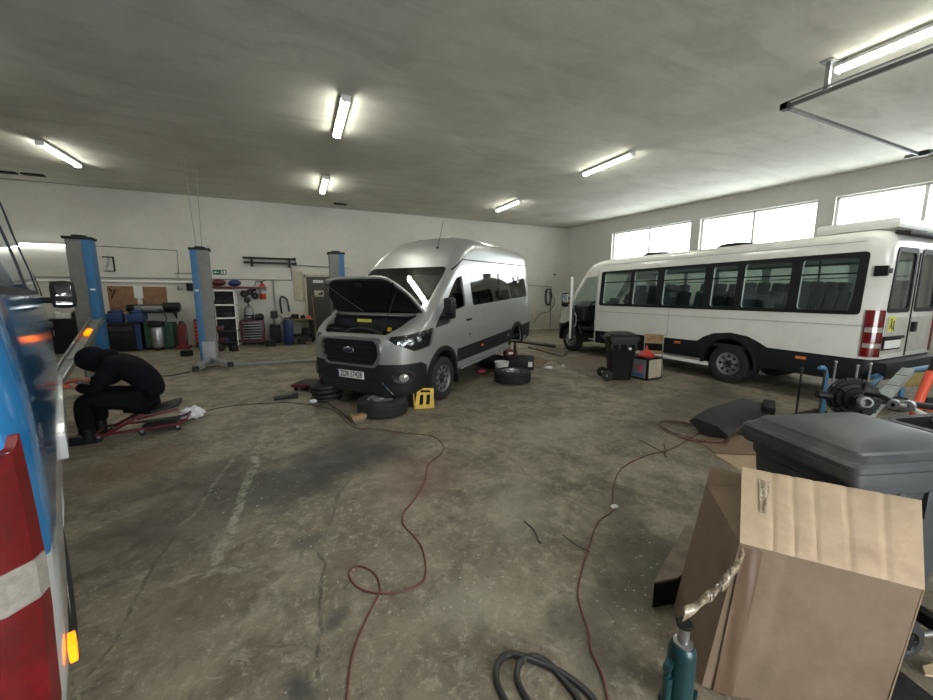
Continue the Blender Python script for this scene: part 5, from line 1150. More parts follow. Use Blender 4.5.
for px, lb in ((117, 'blue plastic canister at the left on the dark cart'), (138, 'blue plastic canister at the right on the dark cart')):
    p = at(px, 329, YB - 0.62)
    t = thing('canister', lb, 'canister', (p.x, YB - 0.62, 0.82))
    part('tank', MB().box((0, 0, 0.15), (0.40, 0.30, 0.28), bev=0.07).box((0.05, 0, 0.32), (0.24, 0.2, 0.12), bev=0.05), 'bluep', t); part('cap', MB().cyl((-0.12, 0, 0.28), (-0.12, 0, 0.36), 0.045), 'black', t)
    part('handle', MB().tube(smooth_path([(-0.06, 0, 0.35), (0.0, 0, 0.44), (0.14, 0, 0.43), (0.16, 0, 0.34)], 4), 0.014), 'bluep', t)
# green unit with silver cylinder
x_, w_, z0, z1 = span(146, 178, 324, 353, YB - 0.5)
t = thing('oil_unit', 'dark green metal workshop unit with shelves beside the dark cart', 'service unit', (x_, YB - 0.5, 0))
part('cabinet', MB().box((-w_ * 0.34, 0, 0.45), (w_ * 0.3, 0.5, 0.82), bev=0.02), 'green', t); part('cabinet', MB().box((w_ * 0.32, 0, 0.42), (w_ * 0.36, 0.5, 0.78), bev=0.02), 'green', t)
part('base', MB().box((0, 0, 0.05), (w_, 0.52, 0.08), bev=0.01), 'black', t)
for k in range(4): part('drawer', MB().box((w_ * 0.32, -0.26, 0.14 + 0.19 * k), (w_ * 0.30, 0.02, 0.15), bev=0.005), 'green', t)
p = at(158.5, 340, YB - 0.95)
t = thing('oil_extractor', 'silver cylinder with a black hood standing in front of the green unit', 'oil extractor', (p.x, YB - 0.98, 0)); t.scale = (0.78, 0.78, 1.02)
part('tank', MB().lathe([(0, 0.1), (0.16, 0.1), (0.19, 0.16), (0.20, 0.62), (0.17, 0.68), (0, 0.70)], seg=24), 'steel', t)
part('hood', MB().box((-0.02, 0, 0.78), (0.48, 0.36, 0.15), bev=0.06), 'black', t)
for k in range(3):
    a_ = 2 * PI * k / 3 + 0.5; part('caster', MB().sphere((0.16 * math.cos(a_), 0.16 * math.sin(a_), 0.045), 0.045, 10), 'rubber', t)
part('hose', MB().tube(smooth_path([(0.15, 0, 0.78), (0.35, -0.05, 0.9), (0.25, -0.05, 1.15), (0.05, 0.1, 1.2)]), 0.018), 'hose', t)
# red jack and red drawers
p = at(184, 345, YB - 0.8)
t = thing('transmission_jack', 'narrow red jack standing left of the red drawer cabinet', 'jack', (p.x, YB - 0.8, 0))
part('body', MB().box((0, 0, 0.42), (0.20, 0.2, 0.66), bev=0.03).box((0, 0, 0.06), (0.34, 0.4, 0.08), bev=0.02), 'red', t); part('saddle', MB().cyl((0, 0, 0.75), (0, 0, 0.86), 0.09, 0.05), 'grime', t); part('pump_lever', MB().tube([(0.08, -0.1, 0.3), (0.2, -0.2, 0.8)], 0.012), 'steel', t)
def drawer_cabinet(px0, px1, py0, Y, label, n, fm, dm, loose):
    x_, w_, z0, z1 = span(px0, px1, py0, 350, Y)
    t = thing('drawer_cabinet', label, 'tool cabinet', (x_, Y + 0.25, 0))
    part('cabinet', MB().box((0, 0, (z1 + 0.10) / 2), (w_, 0.48, z1 - 0.10), bev=0.015), fm, t)
    h = (z1 - 0.20) / n
    for k in range(n):
        d = part('drawer', MB().box((0, -0.25, 0.15 + h * (k + 0.5)), (w_ * 0.84, 0.025, h * 0.86), bev=0.005), dm, t)
        part('handle', MB().box((0, -0.27, 0.15 + h * (k + 0.5) + h * 0.28), (w_ * 0.80, 0.02, 0.014), bev=0.004), 'steel', d)
    for sx in (-1, 1):
        for sy in (-1, 1): part('caster', MB().cyl((sx * w_ * 0.4 - 0.02, sy * 0.18, 0.05), (sx * w_ * 0.4 + 0.02, sy * 0.18, 0.05), 0.05, seg=14), 'rubber', t)
    part('top_mat', MB().box((0, 0, z1 + 0.005), (w_ * 0.96, 0.44, 0.012)), 'black', t)
    return x_, w_, z1
drawer_cabinet(193, 204, 320, YB - 0.75, 'red drawer cabinet partly hidden behind the middle lift post', 6, 'red', 'redbright', 0)
x_, w_, z1 = drawer_cabinet(239.5, 265.5, 321, YB - 0.75, 'red rolling tool cabinet with grey drawers below the fire extinguisher', 7, 'darkred', 'grime', 0)
random.seed(3)
def clutter_item(kind, loc, s, m, label, group=None, rz=0.0):
    mb = MB()
    if kind == 'box': mb.box((0, 0, s * 0.45), (s * 1.5, s, s * 0.9), bev=s * 0.08).box((0, 0, s * 0.93), (s * 1.2, s * 0.7, s * 0.10), bev=s * 0.03)
    elif kind == 'can': mb.lathe([(0, 0), (s * 0.45, 0), (s * 0.47, s * 0.05), (s * 0.45, s * 1.1), (s * 0.3, s * 1.2), (s * 0.18, s * 1.25), (s * 0.18, s * 1.4), (0, s * 1.4)], seg=16)
    elif kind == 'drum': mb.lathe([(0, 0), (s * 0.5, 0), (s * 0.52, s * 0.2), (s * 0.5, s * 0.22), (s * 0.5, s * 0.7), (s * 0.4, s * 0.75), (0, s * 0.75)], seg=18)
    elif kind == 'motor': mb.lathe([(0, -s * 0.5), (s * 0.3, -s * 0.5), (s * 0.36, -s * 0.3), (s * 0.36, s * 0.35), (s * 0.22, s * 0.5), (0, s * 0.5)], (0, 0, s * 0.36), 'X', 18).box((s * 0.1, 0, s * 0.72), (s * 0.3, s * 0.3, s * 0.2), bev=s * 0.04)
    elif kind == 'tool': mb.box((0, 0, s * 0.14), (s * 1.3, s * 0.18, s * 0.2), bev=s * 0.05).box((s * 0.55, 0, s * 0.25), (s * 0.3, s * 0.26, s * 0.5), bev=s * 0.08)
    elif kind == 'cloth':
        mb.sphere((0, 0, s * 0.36), s * 0.55, 18, (1.25, 0.8, 0.62))
        for v in mb.bm.verts: v.co *= 1 + 0.18 * math.sin(v.co.x * 23 / s * 0.1 + v.co.z * 15 / s * 0.1) ; v.co.z = max(v.co.z, 0.0)
    o = mb.build({'box': 'parts_box', 'can': 'spray_can', 'drum': 'oil_tin', 'motor': 'starter_motor', 'tool': 'power_tool', 'cloth': 'baseball_cap'}[kind], M[m]); o.location = loc; o.rotation_euler = (0, 0, rz)
    return tag(o, label, {'box': 'box', 'can': 'can', 'drum': 'tin', 'motor': 'machine part', 'tool': 'tool', 'cloth': 'cap'}[kind], group)
clutter_item('tool', (x_ - 0.12, YB - 0.5, z1 + 0.012), 0.26, 'grime', 'dark power tool lying left on the red rolling tool cabinet', rz=0.4)
clutter_item('motor', (x_ + 0.22, YB - 0.5, z1 + 0.012), 0.26, 'grime', 'dark round motor lying right on the red rolling tool cabinet')
# shelf rack
x_, w_, z0, z1 = span(210, 240, 290, 350, YB - 0.6)
t = thing('shelf_rack', 'white framed shelf rack full of parts between the middle lift post and the red cabinet', 'shelf rack', (x_, YB - 0.45, 0))
ZR = at(225, 290, YB - 0.6).z
for sx in (-1, 1):
    for sy in (-1, 1): part('upright', MB().box((sx * (w_ / 2 - 0.02), sy * 0.2, ZR / 2), (0.04, 0.04, ZR)), 'white', t)
lv = [0.12, 0.48, 0.90, 1.32, ZR - 0.02]
for k, z in enumerate(lv): part('shelf', MB().box((0, 0, z), (w_, 0.44, 0.045), bev=0.006), 'white' if k >= 2 else 'grime', t)
part('back_panel', MB().box((0, 0.215, ZR / 2), (w_, 0.01, ZR - 0.05)), 'blackm', t)
mats_ = ['grime', 'black', 'blackm', 'bluep', 'grime', 'darkred', 'blackm']
names = ['bottom shelf', 'second shelf', 'middle shelf', 'upper shelf']
pos_n = ['left end', 'left half', 'middle', 'right half', 'right end']
kinds = ['box', 'motor', 'drum', 'tool', 'box', 'can', 'motor', 'drum', 'box', 'tool']
i_ = 0
for k in range(4):
    for j in range(5):
        kd = kinds[(i_ * 7 + 3) % 10]; m_ = mats_[(i_ * 5 + k) % 7]; s_ = random.uniform(0.12, 0.15); i_ += 1
        ad = {'grime': 'grimy', 'black': 'black', 'blackm': 'dark', 'bluep': 'blue', 'darkred': 'dark red'}[m_]; nn = {'box': 'parts box', 'can': 'can', 'drum': 'tin', 'motor': 'motor part', 'tool': 'tool'}[kd]
        clutter_item(kd, (x_ - w_ / 2 + 0.14 + j * (w_ - 0.28) / 4, YB - 0.50 + random.uniform(-0.05, 0.05), lv[k] + 0.024), s_, m_, '%s %s on the %s of the white rack, at its %s' % (ad, nn, names[k], pos_n[j]), 'parts on the white rack')
t = MB().box((0, 0, 0.04), (w_ + 0.95, 0.44, 0.07), bev=0.01).build('rack_top_tray', M['darkred']); t.location = (x_ + 0.42, YB - 0.4, ZR + 0.04); tag(t, 'long dark red tray lying on top of the white rack, reaching the extinguisher', 'tray')
part('tray_bracket', MB().box((w_ * 0.5 + 0.43, 0.13, 0.0), (0.04, 0.28, 0.10)), 'darkred', t)
p = at(217, 281, YB - 0.5); clutter_item('cloth', (p.x, YB - 0.4, ZR + 0.115), 0.30, 'darkred', 'dark red cap on the tray over the rack, left of the blue one')
p = at(233, 281, YB - 0.5); clutter_item('cloth', (p.x, YB - 0.4, ZR + 0.115), 0.27, 'bluep', 'dark blue cap on the tray over the rack, right of the red one')
# things hanging under the tray
for k, (px, py, s_) in enumerate(((244, 294, 0.17), (250, 292, 0.15), (255, 296, 0.16), (247, 300, 0.14), (253, 289, 0.12))):
    p = at(px, py, YB - 0.12)
    wallthing('hanging_part', 'dark machine part hung on the wall under the red tray, %s' % ['leftmost', 'second from left', 'rightmost and lowest', 'lower left', 'topmost'][k], 'machine part', MB().lathe([(s_ * 0.5, -0.03), (s_ * 0.7, -0.02), (s_ * 0.7, 0.03), (s_ * 0.45, 0.04), (s_ * 0.2, 0.03), (s_ * 0.2, -0.03), (s_ * 0.5, -0.03)], axis='Y', seg=16).cyl((0, 0.0, 0), (0, 0.07, 0.0), 0.02), 'grime', (p.x, YB - 0.08, p.z), 'machine parts hung under the red tray')
p = at(249, 314, YB - 0.2)
t = thing('gas_bottle', 'grey pressure bottle on the wall above the red rolling cabinet', 'pressure bottle', (p.x, YB - 0.16, p.z - 0.32)); part('bottle', MB().lathe([(0, 0), (0.14, 0), (0.15, 0.05), (0.15, 0.46), (0.10, 0.56), (0.04, 0.60), (0, 0.60)], seg=20), 'greysteel', t); part('valve', MB().cyl((0, 0, 0.6), (0, 0, 0.68), 0.025), 'blackm', t)
part('strap', MB().lathe([(0.153, 0.25), (0.156, 0.25), (0.156, 0.29), (0.153, 0.29)], seg=20).box((0, 0.155, 0.27), (0.04, 0.03, 0.04)), 'blackm', t)
# extinguisher
p = at(262.5, 290, YB - 0.1)
t = thing('fire_extinguisher', 'red fire extinguisher hanging on the back wall', 'fire extinguisher', (p.x, YB - 0.12, p.z - 0.30))
part('cylinder', MB().lathe([(0, 0), (0.085, 0), (0.095, 0.03), (0.095, 0.42), (0.07, 0.49), (0.035, 0.52), (0, 0.52)], seg=24), 'redbright', t); part('valve', MB().box((0, 0, 0.55), (0.05, 0.05, 0.08), bev=0.01).box((0.05, 0, 0.60), (0.16, 0.03, 0.02), (0, -0.2, 0)), 'blackm', t)
part('label', MB().lathe([(0.0965, 0.18), (0.0965, 0.34)], seg=12, a0=-PI * 0.85, a1=-PI * 0.15), 'paper', t)
part('hose', MB().tube(smooth_path([(-0.03, 0, 0.56), (-0.16, 0, 0.58), (-0.22, 0, 0.42), (-0.19, 0, 0.15)]), 0.013), 'hose', t); part('wall_bracket', MB().box((0, 0.10, 0.3), (0.08, 0.03, 0.2)), 'blackm', t)
# bench area right of the red cabinet
p = at(272, 345, YB - 0.5)
t = thing('pillar_drill', 'dark green-grey bench drill with hanging cables right of the red tool cabinet', 'bench drill', (-0.72, YB - 0.42, 0))
part('stand', MB().box((0, 0, 0.30), (0.34, 0.34, 0.58), bev=0.03), 'blackm', t); part('column', MB().cyl((0, 0.08, 0.6), (0, 0.08, 1.05), 0.04), 'steel', t)
part('head', MB().box((0, -0.02, 0.98), (0.22, 0.40, 0.24), bev=0.05), 'grime', t); part('chuck', MB().cyl((0, -0.14, 0.86), (0, -0.14, 0.74), 0.035, 0.02), 'steel', t); part('table', MB().box((0, -0.05, 0.62), (0.32, 0.32, 0.03), bev=0.006), 'grime', t)
part('feed_handle', MB().cyl((0.12, -0.05, 0.97), (0.24, -0.10, 0.86), 0.01, seg=6).sphere((0.24, -0.10, 0.86), 0.02, 8), 'blackm', t)
conduit('wall_hose', 'black hose hanging in an arc on the wall above the bench drill', smooth_path([(-0.50, YB - 0.05, 1.0), (-0.52, YB - 0.05, 1.45), (-0.44, YB - 0.05, 1.58), (-0.30, YB - 0.05, 1.45), (-0.26, YB - 0.06, 1.05)]), 0.03, 'hose', 'hose')
t = thing('barrel', 'upright dark blue barrel in front of the small workbench by the door', 'barrel', (-0.30, YB - 0.96, 0)); t.scale = (0.68, 0.68, 0.92); part('drum', MB().lathe([(0, 0), (0.20, 0), (0.22, 0.03), (0.22, 0.30), (0.235, 0.32), (0.22, 0.34), (0.22, 0.56), (0.235, 0.58), (0.22, 0.60), (0.22, 0.86), (0.20, 0.90), (0, 0.88)], seg=28), 'bluep', t); part('lid_label', MB().box((0.0, -0.05, 0.893), (0.12, 0.10, 0.004)), 'paper', t); part('bung', MB().cyl((0.1, 0.06, 0.87), (0.1, 0.06, 0.91), 0.03, seg=12), 'black', t)
x_, w_, z0, z1 = span(281, 307, 322, 345, YB - 0.5)
t = thing('workbench', 'small workbench with worn wooden top left of the dark door', 'workbench', (0.0, YB - 0.36, 0))
part('bench_top', MB().box((0, 0, 0.80), (0.95, 0.60, 0.045), bev=0.008), 'wood', t); part('lower_shelf', MB().box((0, 0, 0.25), (0.88, 0.5, 0.03)), 'blackm', t)
for sx in (-1, 1):
    for sy in (-1, 1): part('leg', MB().box((sx * 0.44, sy * 0.26, 0.39), (0.05, 0.05, 0.78)), 'blackm', t)
for k, (dx, kd, m_, lb) in enumerate(((-0.32, 'tool', 'grime', 'dark tool at the left end of the small workbench'), (-0.08, 'box', 'black', 'black box in the middle of the small workbench'), (0.17, 'motor', 'grime', 'grimy motor on the right half of the small workbench'), (0.36, 'box', 'orange', 'small orange box at the right end of the small workbench'))):
    clutter_item(kd, (dx, YB - 0.4, 0.824), 0.16 if m_ != 'orange' else 0.09, m_, lb)
clutter_item('drum', (0.25, YB - 0.4, 0.266), 0.30, 'grime', 'grimy tin on the lower shelf of the small workbench')
t = thing('broom', 'broom leaning against the wall beside the dark door', 'broom', (0.58, YB - 0.28, 0)); part('broomstick', MB().cyl((0, 0, 0.1), (-0.06, 0.17, 1.6), 0.014), 'wood', t); part('brush_head', MB().box((0, 0, 0.06), (0.30, 0.07, 0.11), bev=0.02), 'black', t)
# small dark things on left floor by wall
p = at(180, 288); wallthing('wall_lamp', 'small round lamp fitting on the back wall right of the brown boards', 'lamp fitting', MB().lathe([(0, 0), (0.05, 0), (0.07, -0.03), (0.05, -0.08), (0, -0.09)], axis='Y', seg=16).cyl((0, -0.01, 0.0), (0, -0.01, 0.5), 0.01, seg=6), 'steel', (p.x, YB - 0.0, p.z))
p = at(190, 287); wallthing('power_socket', 'dark socket box on the back wall just left of the middle lift post', 'socket', MB().box((0, 0, 0), (0.16, 0.10, 0.24), bev=0.015), 'blackm', (p.x, YB - 0.05, p.z))
# dark cabinet behind the mechanic
t = thing('storage_cabinet', 'low dark cabinet against the back wall behind the leftmost lift post', 'cabinet', (-6.25, YB - 0.45, 0)); part('carcass', MB().box((0, 0, 0.5), (1.9, 0.6, 0.96), bev=0.015), 'black', t)
for sx in (-1, 1): d = part('cabinet_door', MB().box((sx * 0.47, -0.31, 0.5), (0.90, 0.02, 0.86), bev=0.005), 'blackm', t); part('handle', MB().box((sx * 0.08, -0.33, 0.6), (0.02, 0.02, 0.16)), 'steel', d)
for k, (px, m_) in enumerate(((58, 'white'), (67, 'paper'), (76, 'grime'))):
    p = at(px, 322, YB - 0.45); clutter_item('can' if k != 1 else 'box', (p.x, YB - 0.45, 0.985), 0.15, m_, ['white can', 'small pale box', 'grimy can'][k] + ' standing on the low dark cabinet behind the left lift post')
# ceiling vents
for k, (px, py) in enumerate(((5, 171.5), (33, 174), (340, 203.5))):
    p = fl(px, py, ZC)
    wallthing('ceiling_vent', ['dark slot vent on the ceiling at the far left edge', 'dark slot vent on the ceiling below the upper left tube light', 'dark slot vent on the ceiling right of the far small tube light'][k], 'vent', MB().box((0, 0, -0.02), (0.42, 0.16, 0.04), bev=0.01).box((0, 0, -0.045), (0.36, 0.02, 0.01)), 'blackm', (p.x, p.y, ZC))

# ------------------------------------------------------------------ things on the floor
def floor_line(name, label, pix, r, m, cat, n=6, z=None, group=None):
    pts = [fl(x, y, r * 0.9) for x, y in pix]
    o = MB().tube(smooth_path(pts, n), r, 8).build(name, M[m]); return tag(o, label, cat, group)
floor_line('air_hose', 'long red-brown hose winding with a loop from the silver van to the bottom edge', [(330, 405), (352, 426), (375, 429), (405, 433), (432, 436), (443, 445), (440, 455), (428, 465), (425, 482), (414, 500), (404, 512), (403, 524), (413, 535), (422, 548), (426, 570), (421, 583), (400, 592), (375, 593), (356, 586), (349, 573), (358, 566), (374, 573), (380, 590), (372, 607), (357, 640), (350, 668), (346, 705)], 0.0055, 'cable', 'hose')
floor_line('air_hose', 'red-brown hose curving down the right half of the floor to the bottom edge', [(700, 432), (688, 440), (668, 450), (645, 456), (622, 468), (614, 484), (613, 500), (612, 511), (598, 522), (589, 545), (582, 570), (578, 590), (580, 606), (588, 630), (591, 650), (602, 675), (609, 705)], 0.0055, 'cable', 'hose')
pc = fl(692, 433); rng = random.Random(5)
o = MB().tube(smooth_path([(pc.x + (0.22 + 0.10 * rng.random()) * math.cos(k * 0.9), pc.y + (0.34 + 0.08 * rng.random()) * math.sin(k * 0.9), 0.008 + 0.001 * k) for k in range(24)], 4), 0.0045, 6).build('cable_coil', M['cable']); tag(o, 'tangled coil of red cable on the floor left of the black bumper part', 'cable')
floor_line('rubber_hose', 'thick black rubber hose looped at the bottom edge of the floor', [(603, 712), (585, 690), (560, 672), (535, 661), (512, 654), (500, 660), (496, 674), (500, 690), (512, 712)], 0.014, 'hose', 'hose')
floor_line('rubber_hose', 'second thick black rubber loop, inside the other loop at the bottom edge', [(583, 716), (578, 698), (562, 678), (544, 660), (528, 657), (519, 664), (517, 678), (524, 694), (536, 714)], 0.014, 'hose', 'hose', z=0.02)
floor_line('power_cable', 'thin dark cable on the floor from the small black tool towards the mechanic', [(150, 420), (190, 414), (230, 406), (270, 403), (296, 403), (330, 409), (355, 424)], 0.006, 'hose', 'cable')
floor_line('air_hose', 'thin dark hose curving on the floor left of the middle lift post', [(120, 360), (145, 362), (152, 372), (165, 376), (190, 372)], 0.012, 'hose', 'hose')
floor_line('wire', 'short bent black wire on the bare floor in the middle', [(524, 521), (534, 530), (538, 540), (541, 543)], 0.005, 'hose', 'wire')
floor_line('wire', 'short dark wire lying on the floor right of the bent black one', [(563, 535), (575, 544), (590, 552)], 0.003, 'hose', 'wire')
floor_line('rope', 'thin cord lying on the floor in the right half, crossing towards the cardboard scraps', [(640, 440), (662, 452), (666, 456), (664, 444)], 0.005, 'hose', 'cord')

# loose wheels
def loose_wheel(c, label, z=0.115, r=0.35, rimm='greysteel', tilt=(0, 0, 0)):
    t = thing('loose_wheel', label, 'wheel', (c[0], c[1], 0), tilt, 'wheels taken off and lying on the floor')
    wheel(t, (0, 0, z), r=r, w=0.225, ri=0.205, axis='Z', side=1, slots=12, dish=0.05, rimmat=rimm, name='tyre', hub=False, slotr=0.72); return t
loose_wheel((1.03, 5.20), 'wheel lying flat on the floor in front of the silver van bumper')
loose_wheel((3.71, 6.12), 'wheel lying flat on the floor beside the white bucket', rimm='steel')
loose_wheel((4.12, 7.60), 'wheel lying in the shade behind the bucket under the silver van', rimm='grime')
p = fl(328, 403)
for k in range(4):
    o = MB().lathe([(0.07, 0), (0.20, 0), (0.235, 0.015), (0.24, 0.035), (0.235, 0.055), (0.20, 0.066), (0.11, 0.066), (0.065, 0.066), (0.07, 0)], seg=30).build('brake_drum', M['grime'])
    o.location = (p.x + 0.02 * math.sin(k * 2), p.y + 0.22 + 0.015 * math.cos(k * 3), 0.068 * k); tag(o, 'grey brake drum, %s of the stack of four under the van front' % ['lowest', 'second lowest', 'second highest', 'topmost'][k], 'brake drum', 'stack of brake drums')
t = thing('rolling_board', 'flat dark red trolley with a black pad on the floor left of the van front', 'trolley', (*fl(317, 388)[:2], 0), (0, 0, -0.5))
part('pad', MB().box((0, 0, 0.10), (0.62, 0.42, 0.025), bev=0.01), 'black', t); part('frame', MB().box((0, -0.22, 0.085), (0.68, 0.035, 0.05), bev=0.008).box((0, 0.22, 0.085), (0.68, 0.035, 0.05), bev=0.008).box((0.34, 0, 0.085), (0.035, 0.44, 0.05), bev=0.008).box((-0.34, 0, 0.085), (0.035, 0.44, 0.05), bev=0.008), 'darkred', t)
for sx in (-1, 1):
    for sy in (-1, 1): part('caster', MB().cyl((sx * 0.28, sy * 0.20 - 0.012, 0.032), (sx * 0.28, sy * 0.20 + 0.012, 0.032), 0.032, seg=12).box((sx * 0.28, sy * 0.20, 0.06), (0.03, 0.03, 0.03)), 'blackm', t)
t = thing('hand_tool', 'small black hand tool lying alone on the floor left of the van', 'tool', (*fl(284, 399)[:2], 0), (0, 0, 0.15)); part('grip', MB().box((0, 0, 0.035), (0.30, 0.07, 0.06), bev=0.025), 'black', t); part('head', MB().box((0.16, 0, 0.04), (0.09, 0.09, 0.08), bev=0.02), 'blackm', t)
a, b = fl(332, 402), fl(360, 422); d = b - a; t = thing('wooden_beam', 'long dark wooden board with a pale block on its end, pointing at the flat wheel', 'board', ((a.x + b.x) / 2, (a.y + b.y) / 2, 0), (0, 0, math.atan2(d.y, d.x)))
part('board', MB().box((0, 0, 0.018), (d.length, 0.16, 0.036), bev=0.004), 'cartondark', t); part('end_block', MB().box((d.length / 2 - 0.06, 0.0, 0.061), (0.12, 0.20, 0.05), bev=0.006), 'wood', t)
p = fl(314, 403); o = MB().sphere((0, 0, 0.03), 0.06, 14, (1.2, 0.9, 0.5)).build('rag', M['rag']); o.location = p; tag(o, 'small crumpled white rag beside the stack of brake drums', 'rag')
p = fl(348, 401); t = thing('spanner', 'shiny spanner on the floor between the brake drums and the flat wheel', 'spanner', (p.x, p.y, 0.008), (0, 0, 0.5)); part('shaft', MB().box((0, 0, 0), (0.20, 0.02, 0.01), bev=0.003), 'chrome', t); part('jaw', MB().lathe([(0.012, -0.006), (0.024, -0.006), (0.024, 0.006), (0.012, 0.006), (0.012, -0.006)], (0.11, 0, 0), seg=14), 'chrome', t)
# yellow chock
p = fl(425, 409); t = thing('wheel_chock', 'yellow steel wheel chock leaning against the front wheel of the silver van', 'wheel chock', (p.x, p.y + 0.02, 0), (0, 0, -0.22))
fm = bool_mesh(P(rpoly([(-0.15, 0), (0.12, 0), (0.15, 0.29), (-0.09, 0.31)], 0.02), -0.02, 0.02), [P(rpoly([(-0.075, 0.06), (-0.02, 0.06), (-0.01, 0.20), (-0.06, 0.20)], 0.01), -0.1, 0.1), P(rpoly([(0.02, 0.06), (0.075, 0.06), (0.09, 0.20), (0.04, 0.20)], 0.01), -0.1, 0.1), P(rpoly([(-0.05, 0.24), (0.09, 0.235), (0.095, 0.265), (-0.05, 0.27)], 0.008), -0.1, 0.1)])
fm.transform(Euler((-0.30, 0, 0)).to_matrix().to_4x4()); put('front_plate', fm, M['yellow'], t)
part('side_flange', MB().prism([(0.0, 0), (0.14, 0), (0.10, 0.27)], -0.155, -0.14, 'X'), 'yellow', t); part('side_flange', MB().prism([(0.0, 0), (0.14, 0), (0.10, 0.27)], 0.13, 0.145, 'X'), 'yellow', t)
# bucket, black case, jack stand by the rear wheel
p = fl(501, 376); t = thing('bucket', 'white plastic bucket on the floor beside the silver van', 'bucket', (p.x + 0.08, p.y + 0.12, 0)); part('pail', MB().lathe([(0, 0), (0.115, 0), (0.12, 0.01), (0.145, 0.26), (0.155, 0.265), (0.155, 0.28), (0.138, 0.28), (0.112, 0.02), (0, 0.02)], seg=28), 'bucket', t)
part('bail', MB().tube([(0.15 * math.cos(a_), -0.15 * abs(math.sin(a_)) * 0.6, 0.25 - 0.13 * math.sin(a_)) for a_ in [PI * k / 12 for k in range(13)]], 0.004, 6), 'steel', t)
p = fl(520, 370); t = thing('battery_case', 'black case with a white label beside the rear of the silver van', 'case', (p.x + 0.10, p.y + 0.14, 0), (0, 0, -0.5)); part('case_body', MB().box((0, 0, 0.125), (0.56, 0.36, 0.25), bev=0.02), 'black', t); part('lid', MB().box((0, 0, 0.265), (0.58, 0.38, 0.04), bev=0.01), 'blackm', t); part('white_label', MB().box((0.20, -0.182, 0.13), (0.09, 0.004, 0.11)), 'paper', t)
o = MB().box((0, 0, 0.06), (0.24, 0.14, 0.12), bev=0.03).box((0.0, 0, 0.13), (0.14, 0.05, 0.03), bev=0.01).build('red_grease_box', M['darkred']); o.location = (p.x - 0.12, p.y + 0.28, 0.286); o['label'] = 'small dark red box with pale top lying on the black case'; o['category'] = 'box'
part('pale_top', MB().box((0, -0.072, 0.07), (0.12, 0.004, 0.05)), 'paper', o)
p = fl(514, 362); t = thing('jack_stand', 'tall narrow steel jack holding up the rear of the silver van', 'jack stand', (p.x + 0.08, p.y + 0.10, 0)); part('base', MB().box((0, 0, 0.03), (0.30, 0.30, 0.05), bev=0.01), 'red', t); part('post', MB().cyl((0, 0, 0.05), (0, 0, 0.40), 0.04).cyl((0, 0, 0.40), (0, 0, 0.66), 0.022), 'grime', t); part('saddle', MB().box((0, 0, 0.67), (0.10, 0.08, 0.03), bev=0.008), 'steel', t)
for k in range(3): part('brace', MB().cyl((0.13 * math.cos(k * 2.1), 0.13 * math.sin(k * 2.1), 0.05), (0.03 * math.cos(k * 2.1), 0.03 * math.sin(k * 2.1), 0.30), 0.010, seg=8), 'red', t)
def rumple(name, c, s, m, label, cat, sc=(1.2, 0.9, 0.45), f=25):
    mb = MB().sphere((0, 0, 0), s, 24, sc)
    for v in mb.bm.verts:
        v.co *= 1 + 0.22 * math.sin(v.co.x * f + v.co.y * f * 0.7) * math.cos(v.co.y * f * 1.3 - v.co.z * f)
        v.co.z = max(v.co.z + s * sc[2] * 0.75, 0.002)
    o = mb.build(name, M[m]); o.location = (c[0], c[1], 0); return tag(o, label, cat)
rumple('work_glove', fl(484, 366), 0.13, 'bluep', 'dark blue cloth heap on the floor under the side of the silver van', 'cloth')
rumple('rag', fl(481, 373), 0.09, 'pink', 'pink-red rag on the floor under the side of the silver van', 'rag')
rumple('rag', fl(548, 369), 0.08, 'rag', 'dirty white rag on the floor right of the black case', 'rag')
def flat_piece(name, pix, th, m, label, cat, z=0.0):
    pts = [fl(x, y, z) for x, y in pix]; c = sum(pts, Vector()) / len(pts)
    o = MB().rings([[q - c + Vector((0, 0, 0)) for q in pts], [q - c + Vector((0, 0, th)) for q in pts]]).build(name, M[m]); o.location = c; return tag(o, label, cat)
flat_piece('cardboard_scrap', [(528, 362), (538, 357), (548, 361), (540, 368), (530, 367)], 0.02, 'carton', 'brown cardboard scrap on the floor behind the black case', 'cardboard')
flat_piece('steel_plate', [(552, 360), (600, 353), (634, 366), (592, 378)], 0.006, 'cartondark', 'dark steel plate covering the floor in front of the minibus cab', 'steel plate')
flat_piece('wooden_plank', [(528, 348), (533, 346), (566, 355), (562, 357.5)], 0.05, 'cartondark', 'dark plank on the floor between the silver van tail and the minibus', 'plank')
flat_piece('wooden_plank', [(520, 343), (522, 341.5), (556, 346), (555, 348)], 0.05, 'grime', 'dark plank near the back wall behind the silver van tail', 'plank')
p = fl(563, 367); o = MB().sphere((0, 0, 0.03), 0.035, 10).build('paper_ball', M['rag']); o.location = (p.x, p.y, 0); tag(o, 'small white paper ball on the floor before the minibus cab', 'paper')
for k, q in enumerate(((92, 335), (97, 336.5), (118, 358), (126, 359), (150, 357.5), (240, 352), (560, 380), (520, 398))):
    pass

